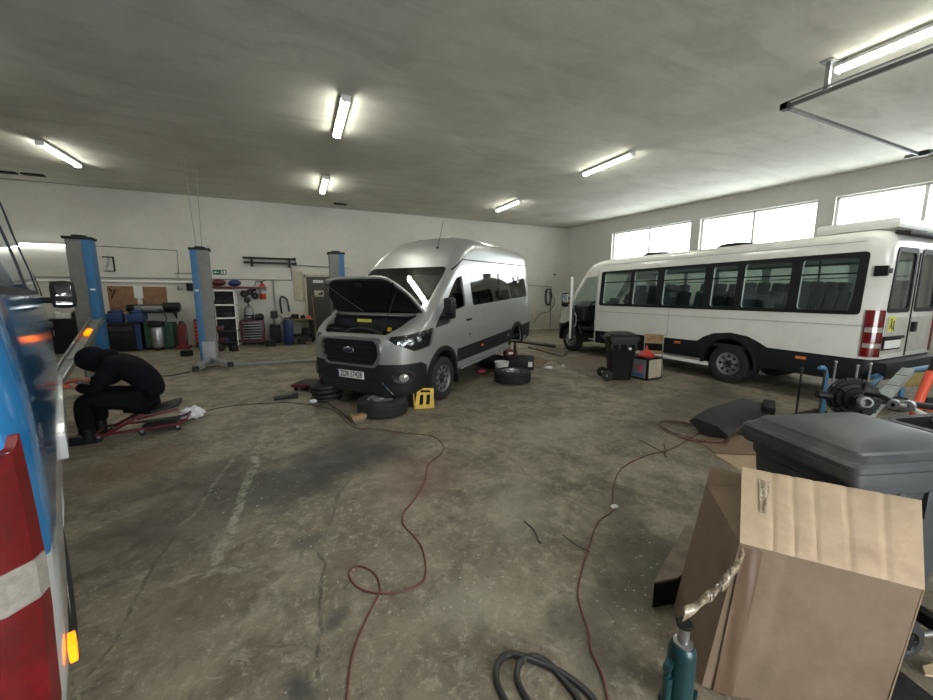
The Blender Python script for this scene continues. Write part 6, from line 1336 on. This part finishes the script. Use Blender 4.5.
# ------------------------------------------------------------------ wheelie bins
def bin_body(t, H_=0.88, L0=0.66, W0=0.54, ribs=True, lid=True, m='binplastic', lidm='binplastic', flat=False):
    def ring(z, f): 
        a, b = L0 / 2 * f, W0 / 2 * f
        return [Vector((x, y, z)) for x, y in rpoly([(-a, -b), (a, -b), (a, b), (-a, b)], 0.05)]
    mb = MB().rings([ring(0.03, 0.74), ring(0.10, 0.78), ring(H_ * 0.86, 0.97), ring(H_ * 0.87, 1.0), ring(H_, 1.02), ring(H_, 0.95), ring(0.12, 0.75)], cap=False)
    bm = mb.bm; bm.verts.ensure_lookup_table(); n = len(ring(0, 1)); bm.faces.new([bm.verts[i] for i in range(n)]); bm.faces.new([bm.verts[len(bm.verts) - n + i] for i in range(n)])
    part('body', mb, m, t)
    part('rim', MB().rings([ring(H_ - 0.05, 1.03), ring(H_ - 0.05, 1.12), ring(H_ + 0.0, 1.12), ring(H_ + 0.0, 1.03)], cap=False), m, t)
    for x in (-0.2, -0.07, 0.07, 0.2):
        for s in (-1, 1): part('side_rib', MB().box((x * 1.1, s * (W0 / 2 * 0.93), H_ * 0.80), (0.035, 0.05, H_ * 0.16), bev=0.006), m, t)
    if lid:
        rr = []
        for f, z in ((1.14, 0.0), (1.14, 0.035), (1.10, 0.05), (1.05, 0.052), (0.98, 0.075), (0.8, 0.098), (0.55, 0.115), (0.25, 0.122)):
            rr.append([Vector((v.x, v.y, H_ + z)) for v in ring(0, f)])
        part('lid', MB().rings(rr), lidm, t)
        part('lid_flange', MB().rings([[Vector((v.x, v.y, H_ - 0.03)) for v in ring(0, 1.14)], [Vector((v.x, v.y, H_ - 0.03)) for v in ring(0, 1.17)], [Vector((v.x, v.y, H_ + 0.012)) for v in ring(0, 1.17)], [Vector((v.x, v.y, H_ + 0.012)) for v in ring(0, 1.13)]], cap=False), m, t)
        part('lid_panel', MB().rings([[Vector((v.x, v.y, H_ + 0.052 + z)) for v in ring(0, f)] for f, z in ((0.99, 0.016), (0.96, 0.035), (0.78, 0.056), (0.55, 0.071), (0.25, 0.078))]), lidm, t)
    return t
def bin_wheels(t, axis_y, xs, r=0.10):
    for x in xs:
        w_ = part('wheel', MB().lathe([(0.05, -0.03), (r * 0.9, -0.03), (r, -0.018), (r, 0.018), (r * 0.9, 0.03), (0.05, 0.03)], axis='Y', seg=28), 'rubber', t); w_.location = (x, axis_y, r)
        part('hub', MB().lathe([(0, -0.022), (0.055, -0.022), (0.055, -0.034), (0.045, -0.026), (0.02, -0.026), (0.018, -0.04), (0, -0.04)], axis='Y', seg=20), 'black', w_)
        for k in range(6): part('spoke', MB().box((0.032 * math.cos(k * PI / 3), -0.028, 0.032 * math.sin(k * PI / 3)), (0.034, 0.006, 0.008), (0, -k * PI / 3, 0)), 'grime', w_)
    part('axle', MB().cyl((min(xs), axis_y, r), (max(xs), axis_y, r), 0.012), 'steel', t)
t = thing('wheelie_bin', 'large dark grey bin with a domed dusty lid behind the cardboard box', 'bin', (2.60, 0.88, 0), (0, 0, R(-17.7)))
bin_body(t); bin_wheels(t, -0.34, (-0.06, 0.40))
part('axle_bracket', MB().box((-0.0, -0.27, 0.10), (0.05, 0.16, 0.06)), 'black', t); part('axle_bracket', MB().box((0.2, -0.27, 0.10), (0.05, 0.16, 0.06)), 'black', t)
t = thing('wheelie_bin', 'second black bin with open top at the right edge behind the domed lid', 'bin', (3.80, 0.72, 0), (0, 0, R(-14)))
bin_body(t, 0.84, lid=False, m='black'); bin_wheels(t, -0.34, (0.0, 0.40))
part('rubbish', MB().box((0, 0, 0.66), (0.55, 0.45, 0.10), (0.1, 0.05, 0), bev=0.03), 'blackm', t)
t = thing('wheelie_bin', 'small black bin standing beside the white minibus', 'bin', (5.72, 5.42, 0), (0, 0, R(150)))
bin_body(t, 0.82, 0.50, 0.43, m='black', lidm='blackm'); 
for y in (-0.20, 0.20):
    w_ = part('wheel', MB().lathe([(0.03, -0.025), (0.10, -0.025), (0.105, 0), (0.10, 0.025), (0.03, 0.025), (0.03, -0.025)], axis='Y', seg=24), 'rubber', t); w_.location = (0.27, y, 0.105)
part('axle', MB().cyl((0.27, -0.2, 0.105), (0.27, 0.2, 0.105), 0.012), 'steel', t); part('handle', MB().cyl((0.33, -0.2, 0.84), (0.33, 0.2, 0.84), 0.014), 'black', t)
lb_ = part('white_sticker', MB().box((0, 0, 0), (0.075, 0.003, 0.045)), 'paper', t); lb_.location = (-0.10, 0.222, 0.64); 
p = fl(640, 380); t = thing('oil_carton', 'grey and beige printed carton with dark edges beside the small black bin', 'carton', (p.x + 0.26, p.y + 0.12, 0), (0, 0, 0.09))
part('carton_body', MB().box((0, 0, 0.22), (0.46, 0.42, 0.43), bev=0.012), 'blackm', t)
part('printed_panel', MB().box((-0.235, 0, 0.22), (0.006, 0.36, 0.36)), 'greysteel', t, label='pale grey printed side with pink marks'); f_ = t.children[-1]; part('printed_panel', MB().box((-0.0, -0.215, 0.22), (0.38, 0.006, 0.36)), 'beige', t, label='beige printed side')
part('pink_print', MB().box((-0.2395, -0.07, 0.22), (0.003, 0.07, 0.16), (0.3, 0, 0)), 'pink', f_); part('pink_print', MB().box((-0.2395, 0.07, 0.25), (0.003, 0.14, 0.03)), 'pink', f_); part('blue_print', MB().box((-0.2395, 0.0, 0.09), (0.003, 0.30, 0.06)), 'bluelight', f_)
t2 = thing('funnel', 'bright red plastic funnel on top of the printed carton', 'funnel', (p.x + 0.26, p.y + 0.12, 0.437)); part('cone', MB().lathe([(0, 0), (0.16, 0), (0.165, 0.03), (0.05, 0.13), (0.03, 0.14), (0.022, 0.22), (0, 0.22)], seg=24), 'redbright', t2); part('grip_ring', MB().tube([(0.17 + 0.03 * math.cos(a_), 0.03 * math.sin(a_), 0.02) for a_ in [2 * PI * k / 12 for k in range(13)]], 0.006, 6), 'redbright', t2)
p = RP(653, 372, 8.95); t = thing('chair', 'old school chair with bent wooden backrest between the carton and the minibus', 'chair', (p.x - 0.04, p.y, 0), (0, 0, 0.70))
part('seat', MB().box((0, 0, 0.44), (0.38, 0.38, 0.018), bev=0.006), 'wood', t)
part('backrest', MB().rings([[Vector((0.20 + 0.03 * (y / 0.19) ** 2 * -1 + dx, y, z)) for dx, z in ((0, 0.60), (0.012, 0.60), (0.02, 0.80), (0.008, 0.80))] for y in [-0.19 + 0.38 * k / 8 for k in range(9)]]), 'wood', t)
for sy in (-1, 1):
    part('leg', MB().tube([(-0.17, sy * 0.17, 0.43), (-0.20, sy * 0.19, 0.0)], 0.011, 8), 'greysteel', t); part('leg', MB().tube([(0.19, sy * 0.185, 0.80), (0.16, sy * 0.18, 0.43), (0.22, sy * 0.19, 0.0)], 0.011, 8), 'greysteel', t)

# ------------------------------------------------------------------ cardboard box in the foreground
def quad_sheet(mb, a, b, c, d, n=14, th=0.006, amp=0.004, seed=1, grooves=(), fold=None):
    a, b, c, d = map(Vector, (a, b, c, d)); nrm = (b - a).cross(d - a).normalized(); rg = random.Random(seed)
    ph = [rg.uniform(0, 6) for _ in range(6)]
    top, bot = [], []
    for i in range(n + 1):
        r1, r2 = [], []
        for j in range(n + 1):
            u, v = i / n, j / n
            p_ = (a * (1 - u) + b * u) * (1 - v) + (d * (1 - u) + c * u) * v
            h = amp * (math.sin(5 * u + ph[0] + 3 * v) + math.sin(9 * v + ph[1] - 4 * u) * 0.6 + 0.5 * math.sin(9 * u + ph[2]) * math.sin(13 * v + ph[3])) * math.sin(PI * u) ** 0.5 * math.sin(PI * v) ** 0.5
            for g_ in grooves: h -= 0.0045 * math.exp(-((u - g_ - 0.002 * math.sin(7 * v)) * n * 1.1) ** 2)
            r1.append(mb.bm.verts.new(p_ + nrm * h)); r2.append(mb.bm.verts.new(p_ + nrm * (h - th)))
        top.append(r1); bot.append(r2)
    for i in range(n):
        for j in range(n):
            mb.bm.faces.new((top[i][j], top[i + 1][j], top[i + 1][j + 1], top[i][j + 1])); mb.bm.faces.new((bot[i][j], bot[i][j + 1], bot[i + 1][j + 1], bot[i + 1][j]))
    for k in range(n):
        mb.bm.faces.new((top[k][0], bot[k][0], bot[k + 1][0], top[k + 1][0])); mb.bm.faces.new((top[k][n], top[k + 1][n], bot[k + 1][n], bot[k][n]))
        mb.bm.faces.new((top[0][k], top[0][k + 1], bot[0][k + 1], bot[0][k])); mb.bm.faces.new((top[n][k], bot[n][k], bot[n][k + 1], top[n][k + 1]))
    return mb
O = Vector((1.48, 0.85, 0))
def Q(x, y, z): return Vector((x, y, z)) - O
A0, B0, C0, D0 = Q(1.48, 0.85, 0.005), Q(1.89, 0.45, 0.005), Q(1.72, 1.17, 0.005), Q(2.10, 0.78, 0.005)
A1, B1, C1, D1 = Q(1.682, 0.873, 0.60), Q(2.100, 0.455, 0.555), Q(1.962, 1.212, 0.65), Q(2.21, 0.79, 0.60)
t = thing('cardboard_box', 'big crushed brown cardboard box with taped flaps in the right foreground', 'cardboard box', tuple(O))
part('front_panel', quad_sheet(MB(), A0, B0, B1, A1, 26, seed=2, amp=0.006, grooves=(0.30,)), 'carton', t)
part('left_panel', quad_sheet(MB(), C0, A0, A1, C1, 20, seed=3, amp=0.006), 'carton', t)
part('right_panel', quad_sheet(MB(), B0, D0, D1, B1, 14, seed=4), 'carton', t); part('back_panel', quad_sheet(MB(), D0, C0, C1, D1, 14, seed=5), 'carton', t)
part('bottom_panel', quad_sheet(MB(), A0, C0, D0, B0, 6, seed=5, amp=0), 'carton', t)
F1, F2 = Q(1.985, 1.06, 0.805), Q(2.275, 0.545, 0.83)
part('top_flap', quad_sheet(MB(), A1, B1, F2, F1, 64, seed=6, amp=0.003, grooves=(0.20, 0.325, 0.45, 0.63, 0.82)), 'cartonpalelit', t, label='creased top flap, lit brightness put into its colour')  # flap faces up: the light on it is put into a paler cardboard colour
part('back_flap', quad_sheet(MB(), C1, D1, D1 + Vector((0.02, 0.03, 0.13)), C1 + Vector((0.07, 0.03, 0.07)), 10, seed=7, amp=0.008), 'carton', t)
part('side_flap', quad_sheet(MB(), A1 + Vector((0.01, 0.01, -0.005)), A1 + Vector((0.22, 0.02, 0.06)), C1 + Vector((0.16, -0.08, 0.02)), C1 + Vector((0, 0, -0.005)), 8, seed=8), 'carton', t)
nf = (B0 - A0).cross(A1 - A0).normalized()
def FP(u, v, h=0.008): return (A0 * (1 - u) + B0 * u) * (1 - v) + (A1 * (1 - u) + B1 * u) * v + nf * h
part('brown_tape', quad_sheet(MB(), FP(0.07, 0.0), FP(0.19, 0.0), FP(0.14, 0.985), FP(0.02, 0.985), 16, 0.001, 0.002, 9), 'taped', t)
# loose clear tape ribbon
pts = [fl(743, 549, 0.60), fl(735, 562, 0.56), fl(726, 574, 0.52), fl(716, 585, 0.47), fl(703, 595, 0.43), fl(684, 609, 0.38)]
mb = MB(); rg = random.Random(4); rows = []
sp = smooth_path([q - O for q in pts], 6)
for i, q in enumerate(sp):
    f = i / (len(sp) - 1); wv = Vector((0.014 + 0.004 * math.sin(i * 0.5), 0.010, 0.026 + 0.006 * math.sin(i * 0.7))) * (0.9 if f < 0.5 else 0.75)
    off = Vector((-0.035 - 0.006 * math.sin(i * 1.1), -0.02, 0.005 * math.sin(i * 0.9)))
    rows.append([mb.bm.verts.new(q + off - wv), mb.bm.verts.new(q + off + Vector((-0.012 * math.sin(i * 2.9), -0.006, 0.004))), mb.bm.verts.new(q + off + wv)])
for a_, b_ in zip(rows[:-1], rows[1:]):
    for k in range(2): mb.bm.faces.new((a_[k], a_[k + 1], b_[k + 1], b_[k]))
tm = solid(mb.mesh(recalc=False), 0.001, 0)
M['tapeshine'] = mat('crumpled_clear_tape', (0.40, 0.34, 0.25), 0.12, coat=1.0, var=0.45, scale=60, col2=(0.20, 0.14, 0.09), bump=0.6, bscale=120)
put('clear_tape', tm, M['tapeshine'], t)
def FL(u, v, h=0.006):
    n_ = (B1 - A1).cross(F1 - A1).normalized(); return (A1 * (1 - u) + B1 * u) * (1 - v) + (F1 * (1 - u) + F2 * u) * v + n_ * h
part('clear_tape', quad_sheet(MB(), FL(0.12, 0.42), FL(0.16, 0.42), FL(0.18, 0.86), FL(0.11, 0.86), 10, 0.001, 0.006, 11), 'tapeshine', t)

# dark crate behind the box
pts = [(1.64, 1.23), (2.24, 1.49), (2.34, 1.30), (1.78, 1.20)]
t = thing('dark_tray', 'low black tray with a dirty cardboard top, left behind the cardboard box', 'tray', (1.9, 1.3, 0))
part('tray_body', MB().rings([[Vector((x - 1.9, y - 1.3, z)) for x, y in pts] for z in (0.0, 0.145)]), 'black', t)
part('dirty_top', MB().rings([[Vector(((x - 1.9) * 1.03, (y - 1.3) * 1.03, z)) for x, y in pts] for z in (0.146, 0.158)]), 'cartondark', t)
# bottle jack
t = thing('bottle_jack', 'dark green bottle jack on the floor in front of the cardboard box', 'bottle jack', (1.345, 0.86, 0), (0, 0, 0.4))
part('base', MB().box((0, 0, 0.014), (0.13, 0.12, 0.028), bev=0.006), 'jackgreen', t)
part('cylinder', MB().lathe([(0, 0.028), (0.052, 0.028), (0.052, 0.235), (0.046, 0.25), (0.04, 0.262), (0, 0.262)], seg=32), 'jackgreen', t)
part('collar', MB().lathe([(0.03, 0.262), (0.036, 0.262), (0.036, 0.272), (0.022, 0.275), (0.022, 0.262)], seg=24), 'steel', t)
part('piston', MB().lathe([(0, 0.27), (0.021, 0.27), (0.021, 0.345), (0, 0.345)], seg=24), 'steel', t); part('saddle', MB().lathe([(0, 0.345), (0.030, 0.345), (0.032, 0.356), (0.026, 0.360), (0.015, 0.356), (0, 0.356)], seg=24), 'blackm', t)
part('pump', MB().cyl((-0.065, 0.03, 0.02), (-0.065, 0.03, 0.14), 0.018).cyl((-0.065, 0.03, 0.14), (-0.065, 0.03, 0.19), 0.010).box((-0.07, 0.03, 0.195), (0.05, 0.03, 0.03), bev=0.006), 'jackgreen', t)
part('label', MB().lathe([(0.0526, 0.06), (0.0526, 0.17)], seg=8, a0=-1.2, a1=-0.2), 'yellow', t)

# ------------------------------------------------------------------ scrap behind the bins
flat_piece('cardboard_sheet', [(697, 441), (735, 433), (778, 437), (772, 456), (716, 454)], 0.012, 'carton', 'flattened cardboard sheet under the black bumper part', 'cardboard')
flat_piece('cardboard_sheet', [(714, 455), (766, 457), (764, 478), (738, 470)], 0.012, 'cartonpalelit', 'torn pale cardboard sheet on the floor between the bumper part and the box', 'cardboard')
sp = smooth_path([fl(717, 434, 0.06), fl(728, 424, 0.12), fl(742, 418, 0.17), fl(755, 413, 0.22), fl(765, 409, 0.26)], 4); c = sum(sp, Vector()) / len(sp)
mb = MB(); rr = []
for i, q in enumerate(sp):
    f = i / (len(sp) - 1); hh = 0.20 - 0.06 * f; d_ = Vector((-0.15, 0.25, 0))
    rr.append([q - c + v for v in (Vector((0, 0, -hh * 0.6)), d_ * 0.5 + Vector((0, 0, -hh * 0.9 * 0.2)), d_ + Vector((0, 0, hh * 0.5)), d_ * 0.8 + Vector((0, 0, hh * 0.75)), Vector((0, 0, hh * 0.45)), Vector((0.05, -0.10, 0)))])
mb.rings(rr)
for v in mb.bm.verts: v.co.z = max(v.co.z, 0.014 - c.z)
t = mb.build('bumper_part', M['clad']); t.location = c; tag(t, 'black plastic car bumper part lying on cardboard behind the big bin', 'bumper')
q = fl(769, 407, 0.30); part('end_bracket', MB().box(q - c, (0.20, 0.12, 0.10), (0, -0.3, 0.5), bev=0.02), 'blackm', t)
q = fl(745, 431, 0.03); part('clip', MB().box(q - c + Vector((0, 0, 0.02)), (0.30, 0.05, 0.04), (0, -0.25, 0.3), bev=0.01), 'blackm', t)
# axle differential on a frame
dc = RP(852, 398, 5.6); t = thing('axle_differential', 'round black axle differential with a pale flange behind the big bin', 'axle part', (dc.x, dc.y, 0)); vz = dc.z
ax = Vector((-0.75, -0.60, 0.1)).normalized(); qq = ax.to_track_quat('Z', 'Y')
hm = MB().lathe([(0, -0.20), (0.10, -0.19), (0.17, -0.10), (0.20, -0.02), (0.215, 0.0), (0.215, 0.03), (0.195, 0.035), (0.19, 0.06), (0.165, 0.07), (0.155, 0.10), (0.12, 0.11), (0.11, 0.16), (0.075, 0.18), (0.07, 0.24), (0, 0.24)], seg=32)
for k in range(10): hm.cyl((0.205 * math.cos(k * PI / 5), 0.205 * math.sin(k * PI / 5), 0.025), (0.205 * math.cos(k * PI / 5), 0.205 * math.sin(k * PI / 5), 0.05), 0.014, seg=6)
for k in range(5): hm.box((0.13 * math.cos(k * 1.257), 0.13 * math.sin(k * 1.257), 0.10), (0.10, 0.015, 0.08), (0, 0.5, k * 1.257))
hm = hm.mesh(); hm.transform(Matrix.Translation((0, 0, vz)) @ qq.to_matrix().to_4x4()); put('housing', hm, M['blackm'], t)
hm = MB().lathe([(0.05, 0.22), (0.055, 0.29), (0.05, 0.32), (0.035, 0.325), (0.03, 0.27), (0, 0.26)], seg=24).mesh(); hm.transform(Matrix.Translation((0, 0, vz)) @ qq.to_matrix().to_4x4()); put('flange', hm, M['greysteel'], t)
part('axle_tube', MB().cyl((0.1, 0.0, vz), (0.95, -0.45, vz - 0.12), 0.045, 0.03), 'blackm', t); part('axle_tube', MB().cyl((-0.1, 0.1, vz), (-0.22, 0.2, vz + 0.02), 0.05, 0.04), 'blackm', t)
part('support_stand', MB().cyl((0, 0, 0.02), (0, 0, vz - 0.2), 0.05).box((0, 0, 0.015), (0.45, 0.45, 0.03), bev=0.006), 'grime', t)
part('stand_foot', MB().cyl((0.88, -0.42, 0.0), (0.88, -0.42, vz - 0.12), 0.03), 'grime', t)
# steel posts on a flat base
posts = [(802, 369, 5.9, 'grime'), (825, 371, 6.3, 'grime'), (836, 362, 6.5, 'steel'), (858, 366, 6.6, 'greysteel'), (871, 364, 6.7, 'steel')]
b0 = RP(838, 400, 6.55); t = thing('post_stillage', 'flat dark steel stillage with thin upright posts beside the minibus rear', 'stillage', (b0.x, b0.y, 0))
part('base_frame', MB().box((0, 0, 0.04), (0.9, 0.08, 0.06)).box((0, 0.35, 0.04), (0.9, 0.08, 0.06)).box((-0.4, 0.17, 0.04), (0.08, 0.42, 0.06)).box((0.4, 0.17, 0.04), (0.08, 0.42, 0.06)), 'grime', t)
for px, py, ds, m_ in posts:
    q = RP(px, py, ds); part('post', MB().cyl((q.x - b0.x, q.y - b0.y, 0), (q.x - b0.x, q.y - b0.y, q.z), 0.012, seg=8).sphere((q.x - b0.x, q.y - b0.y, q.z), 0.019, 10), m_, t)
q = RP(824, 368, 6.9); t = thing('trolley_handle', 'curved light blue hooked tube rising beside the minibus rear', 'hook', (q.x, q.y, 0))
part('tube', MB().tube(smooth_path([(0.10, 0.0, 0.02), (0.10, 0, 0.40), (0.08, 0, q.z - 0.12), (0.0, 0, q.z), (-0.12, 0, q.z + 0.01)], 6), lambda f: 0.035 - 0.012 * f, 10), 'bluelight', t); part('foot', MB().box((0.10, 0, 0.01), (0.3, 0.3, 0.02)), 'grime', t)
# pale beam leaning on the minibus bumper
tp_, bt_ = RP(908, 369, 7.75), RP(862, 418, 6.35); d = (bt_ - tp_); bt_ = tp_ + d * ((tp_.z - 0.05) / (tp_.z - bt_.z)) if bt_.z > 0.05 else bt_
d = tp_ - bt_; t = thing('steel_beam', 'pale grey steel beam leaning up towards the rear bumper of the minibus', 'beam', bt_, d.to_track_quat('X', 'Z').to_euler())
part('channel', MB().box((d.length / 2, 0, 0), (d.length, 0.11, 0.03), bev=0.006).box((d.length / 2, 0.05, -0.03), (d.length, 0.012, 0.07)).box((d.length / 2, -0.05, -0.03), (d.length, 0.012, 0.07)), mat('pale_grey_green_paint', (0.30, 0.33, 0.31), 0.5, var=0.2, dirt=(0.16, 0.17, 0.16)), t)
for k in range(4): part('joint_mark', MB().box((d.length * (0.4 + 0.16 * k), 0, 0.017), (0.012, 0.11, 0.003)), 'grime', t)
# orange-red hoist leg
a, b, c = RP(931, 372, 7.2), RP(917, 405, 7.0), RP(940, 411, 7.0); t = thing('engine_hoist', 'bright orange-red steel tube hoist at the right edge', 'hoist', (b.x, b.y, 0))
part('mast', MB().cyl((0, 0, b.z), a - Vector((b.x, b.y, 0)), 0.045), 'orange', t); part('mast_top', MB().cyl(a - Vector((b.x, b.y, 0)), a - Vector((b.x, b.y, 0)) + Vector((0.12, 0, 0.22)), 0.035), 'blackm', t)
part('leg', MB().tube([(0, 0, b.z), c - Vector((b.x, b.y, 0)), c - Vector((b.x, b.y, 0)) + (c - b) * 1.5], 0.035), 'orange', t); part('foot', MB().cyl((0, 0, 0), (0, 0, b.z), 0.05), 'orange', t)
# blue frame and ochre plank under the minibus tail
pp_ = [RP(868, 391, 7.2), RP(884, 373, 7.9), RP(905, 371, 8.3), RP(936, 366, 8.9)]
t = thing('blue_frame', 'light blue steel tow frame behind the minibus rear bumper', 'frame', (pp_[0].x, pp_[0].y, 0)); o0 = Vector((pp_[0].x, pp_[0].y, 0))
part('bar', MB().tube([q - o0 for q in pp_], 0.035), 'bluelight', t); part('bar', MB().cyl(pp_[1] - o0, RP(872, 377, 7.6) - o0, 0.03), 'bluelight', t); part('leg', MB().cyl((0.0, 0, 0), (0, 0, pp_[0].z), 0.04), 'bluelight', t); q = pp_[2] - o0; part('leg', MB().cyl((q.x, q.y, 0), q, 0.03), 'bluelight', t)
a, b = RP(893, 384, 8.0), RP(938, 375, 8.6); d = b - a; t = thing('wooden_plank', 'ochre wooden plank on edge behind the minibus rear bumper', 'plank', ((a.x + b.x) / 2, (a.y + b.y) / 2, 0), (0, 0, math.atan2(d.y, d.x)))
part('board', MB().box((0, 0, (a.z + b.z) / 2), (d.length, 0.05, 0.20), bev=0.01), 'ochre', t); part('support_block', MB().box((-d.length * 0.3, 0, 0.10), (0.12, 0.12, 0.20)), 'grime', t); part('support_block', MB().box((d.length * 0.3, 0, 0.10), (0.12, 0.12, 0.20)), 'grime', t)
# metal bits and tubes lying on the open bin
a, b = RP(908, 407, 4.3), RP(938, 422, 4.0); t = thing('metal_tube', 'pale metal tube lying over the open black bin', 'tube', a); part('tube_body', MB().cyl((0, 0, 0), b - a, 0.018), 'frame', t); part('tube_nut', MB().cyl((0, 0, 0), (b - a) * 0.06, 0.028, seg=6), 'steel', t)
a, b = RP(866, 394, 4.4), RP(898, 407, 4.2); o = MB().tube(smooth_path([(0, 0, 0), (b - a) * 0.5 + Vector((0, 0, 0.03)), b - a]), 0.018).build('drive_shaft', M['blackm']); o.location = a; tag(o, 'black shaft running from the differential to the metal parts on the open bin', 'shaft')
for k, (px, py) in enumerate(((895, 404.5), (902, 406), (909, 405.5))):
    q = RP(px, py, 4.2); o = MB().lathe([(0.015, -0.03), (0.035, -0.03), (0.04, 0.0), (0.03, 0.03), (0.015, 0.03), (0.015, -0.03)], axis=['X', 'Y', 'X'][k], seg=14).build('pipe_fitting', M['steel']); o.location = q; tag(o, 'shiny metal pipe fitting beyond the open bin, %s of three' % ['leftmost', 'middle', 'rightmost'][k], 'fitting', 'metal pipe fittings')
# floor mat at lower right corner
flat_piece('rubber_mat', [(893, 668), (985, 740), (900, 760), (860, 735)], 0.012, 'grime', 'dark grey mat on the floor at the bottom right corner', 'mat')
flat_piece('cardboard_scrap', [(922, 668), (940, 663), (950, 680), (925, 676)], 0.01, 'cartonpalelit', 'small pale cardboard scrap on the dark mat under the bin wheel', 'cardboard', z=0.013)

rumple('rag', fl(614, 508), 0.028, 'rag', 'small whitish rag knotted on the right red-brown hose', 'rag', f=60)
for k, (px, py, kd, sz, m_, lb) in enumerate(((271, 346, 'box', 0.20, 'black', 'black box on the floor between the red tool cabinet and the bench drill'), (207, 352, 'drum', 0.18, 'grime', 'grimy tin on the floor behind the middle lift post'),
        (222, 351, 'motor', 0.22, 'grime', 'motor part on the floor at the foot of the white rack, left one'), (234, 351, 'box', 0.17, 'blackm', 'dark box on the floor at the foot of the white rack, right one'),
        (187, 356, 'box', 0.16, 'black', 'black box on the floor before the red drawer cabinet behind the post'), (122, 359, 'tool', 0.16, 'grime', 'small tool on the floor in front of the dark cart, left one'), (133, 359, 'tool', 0.14, 'blackm', 'small tool on the floor in front of the dark cart, right one'),
        (302, 344, 'box', 0.2, 'grime', 'dark box on the floor between the small workbench and the door'))):
    p = fl(px, py); clutter_item(kd, (p.x, p.y, 0), sz, m_, lb, rz=k * 0.7)
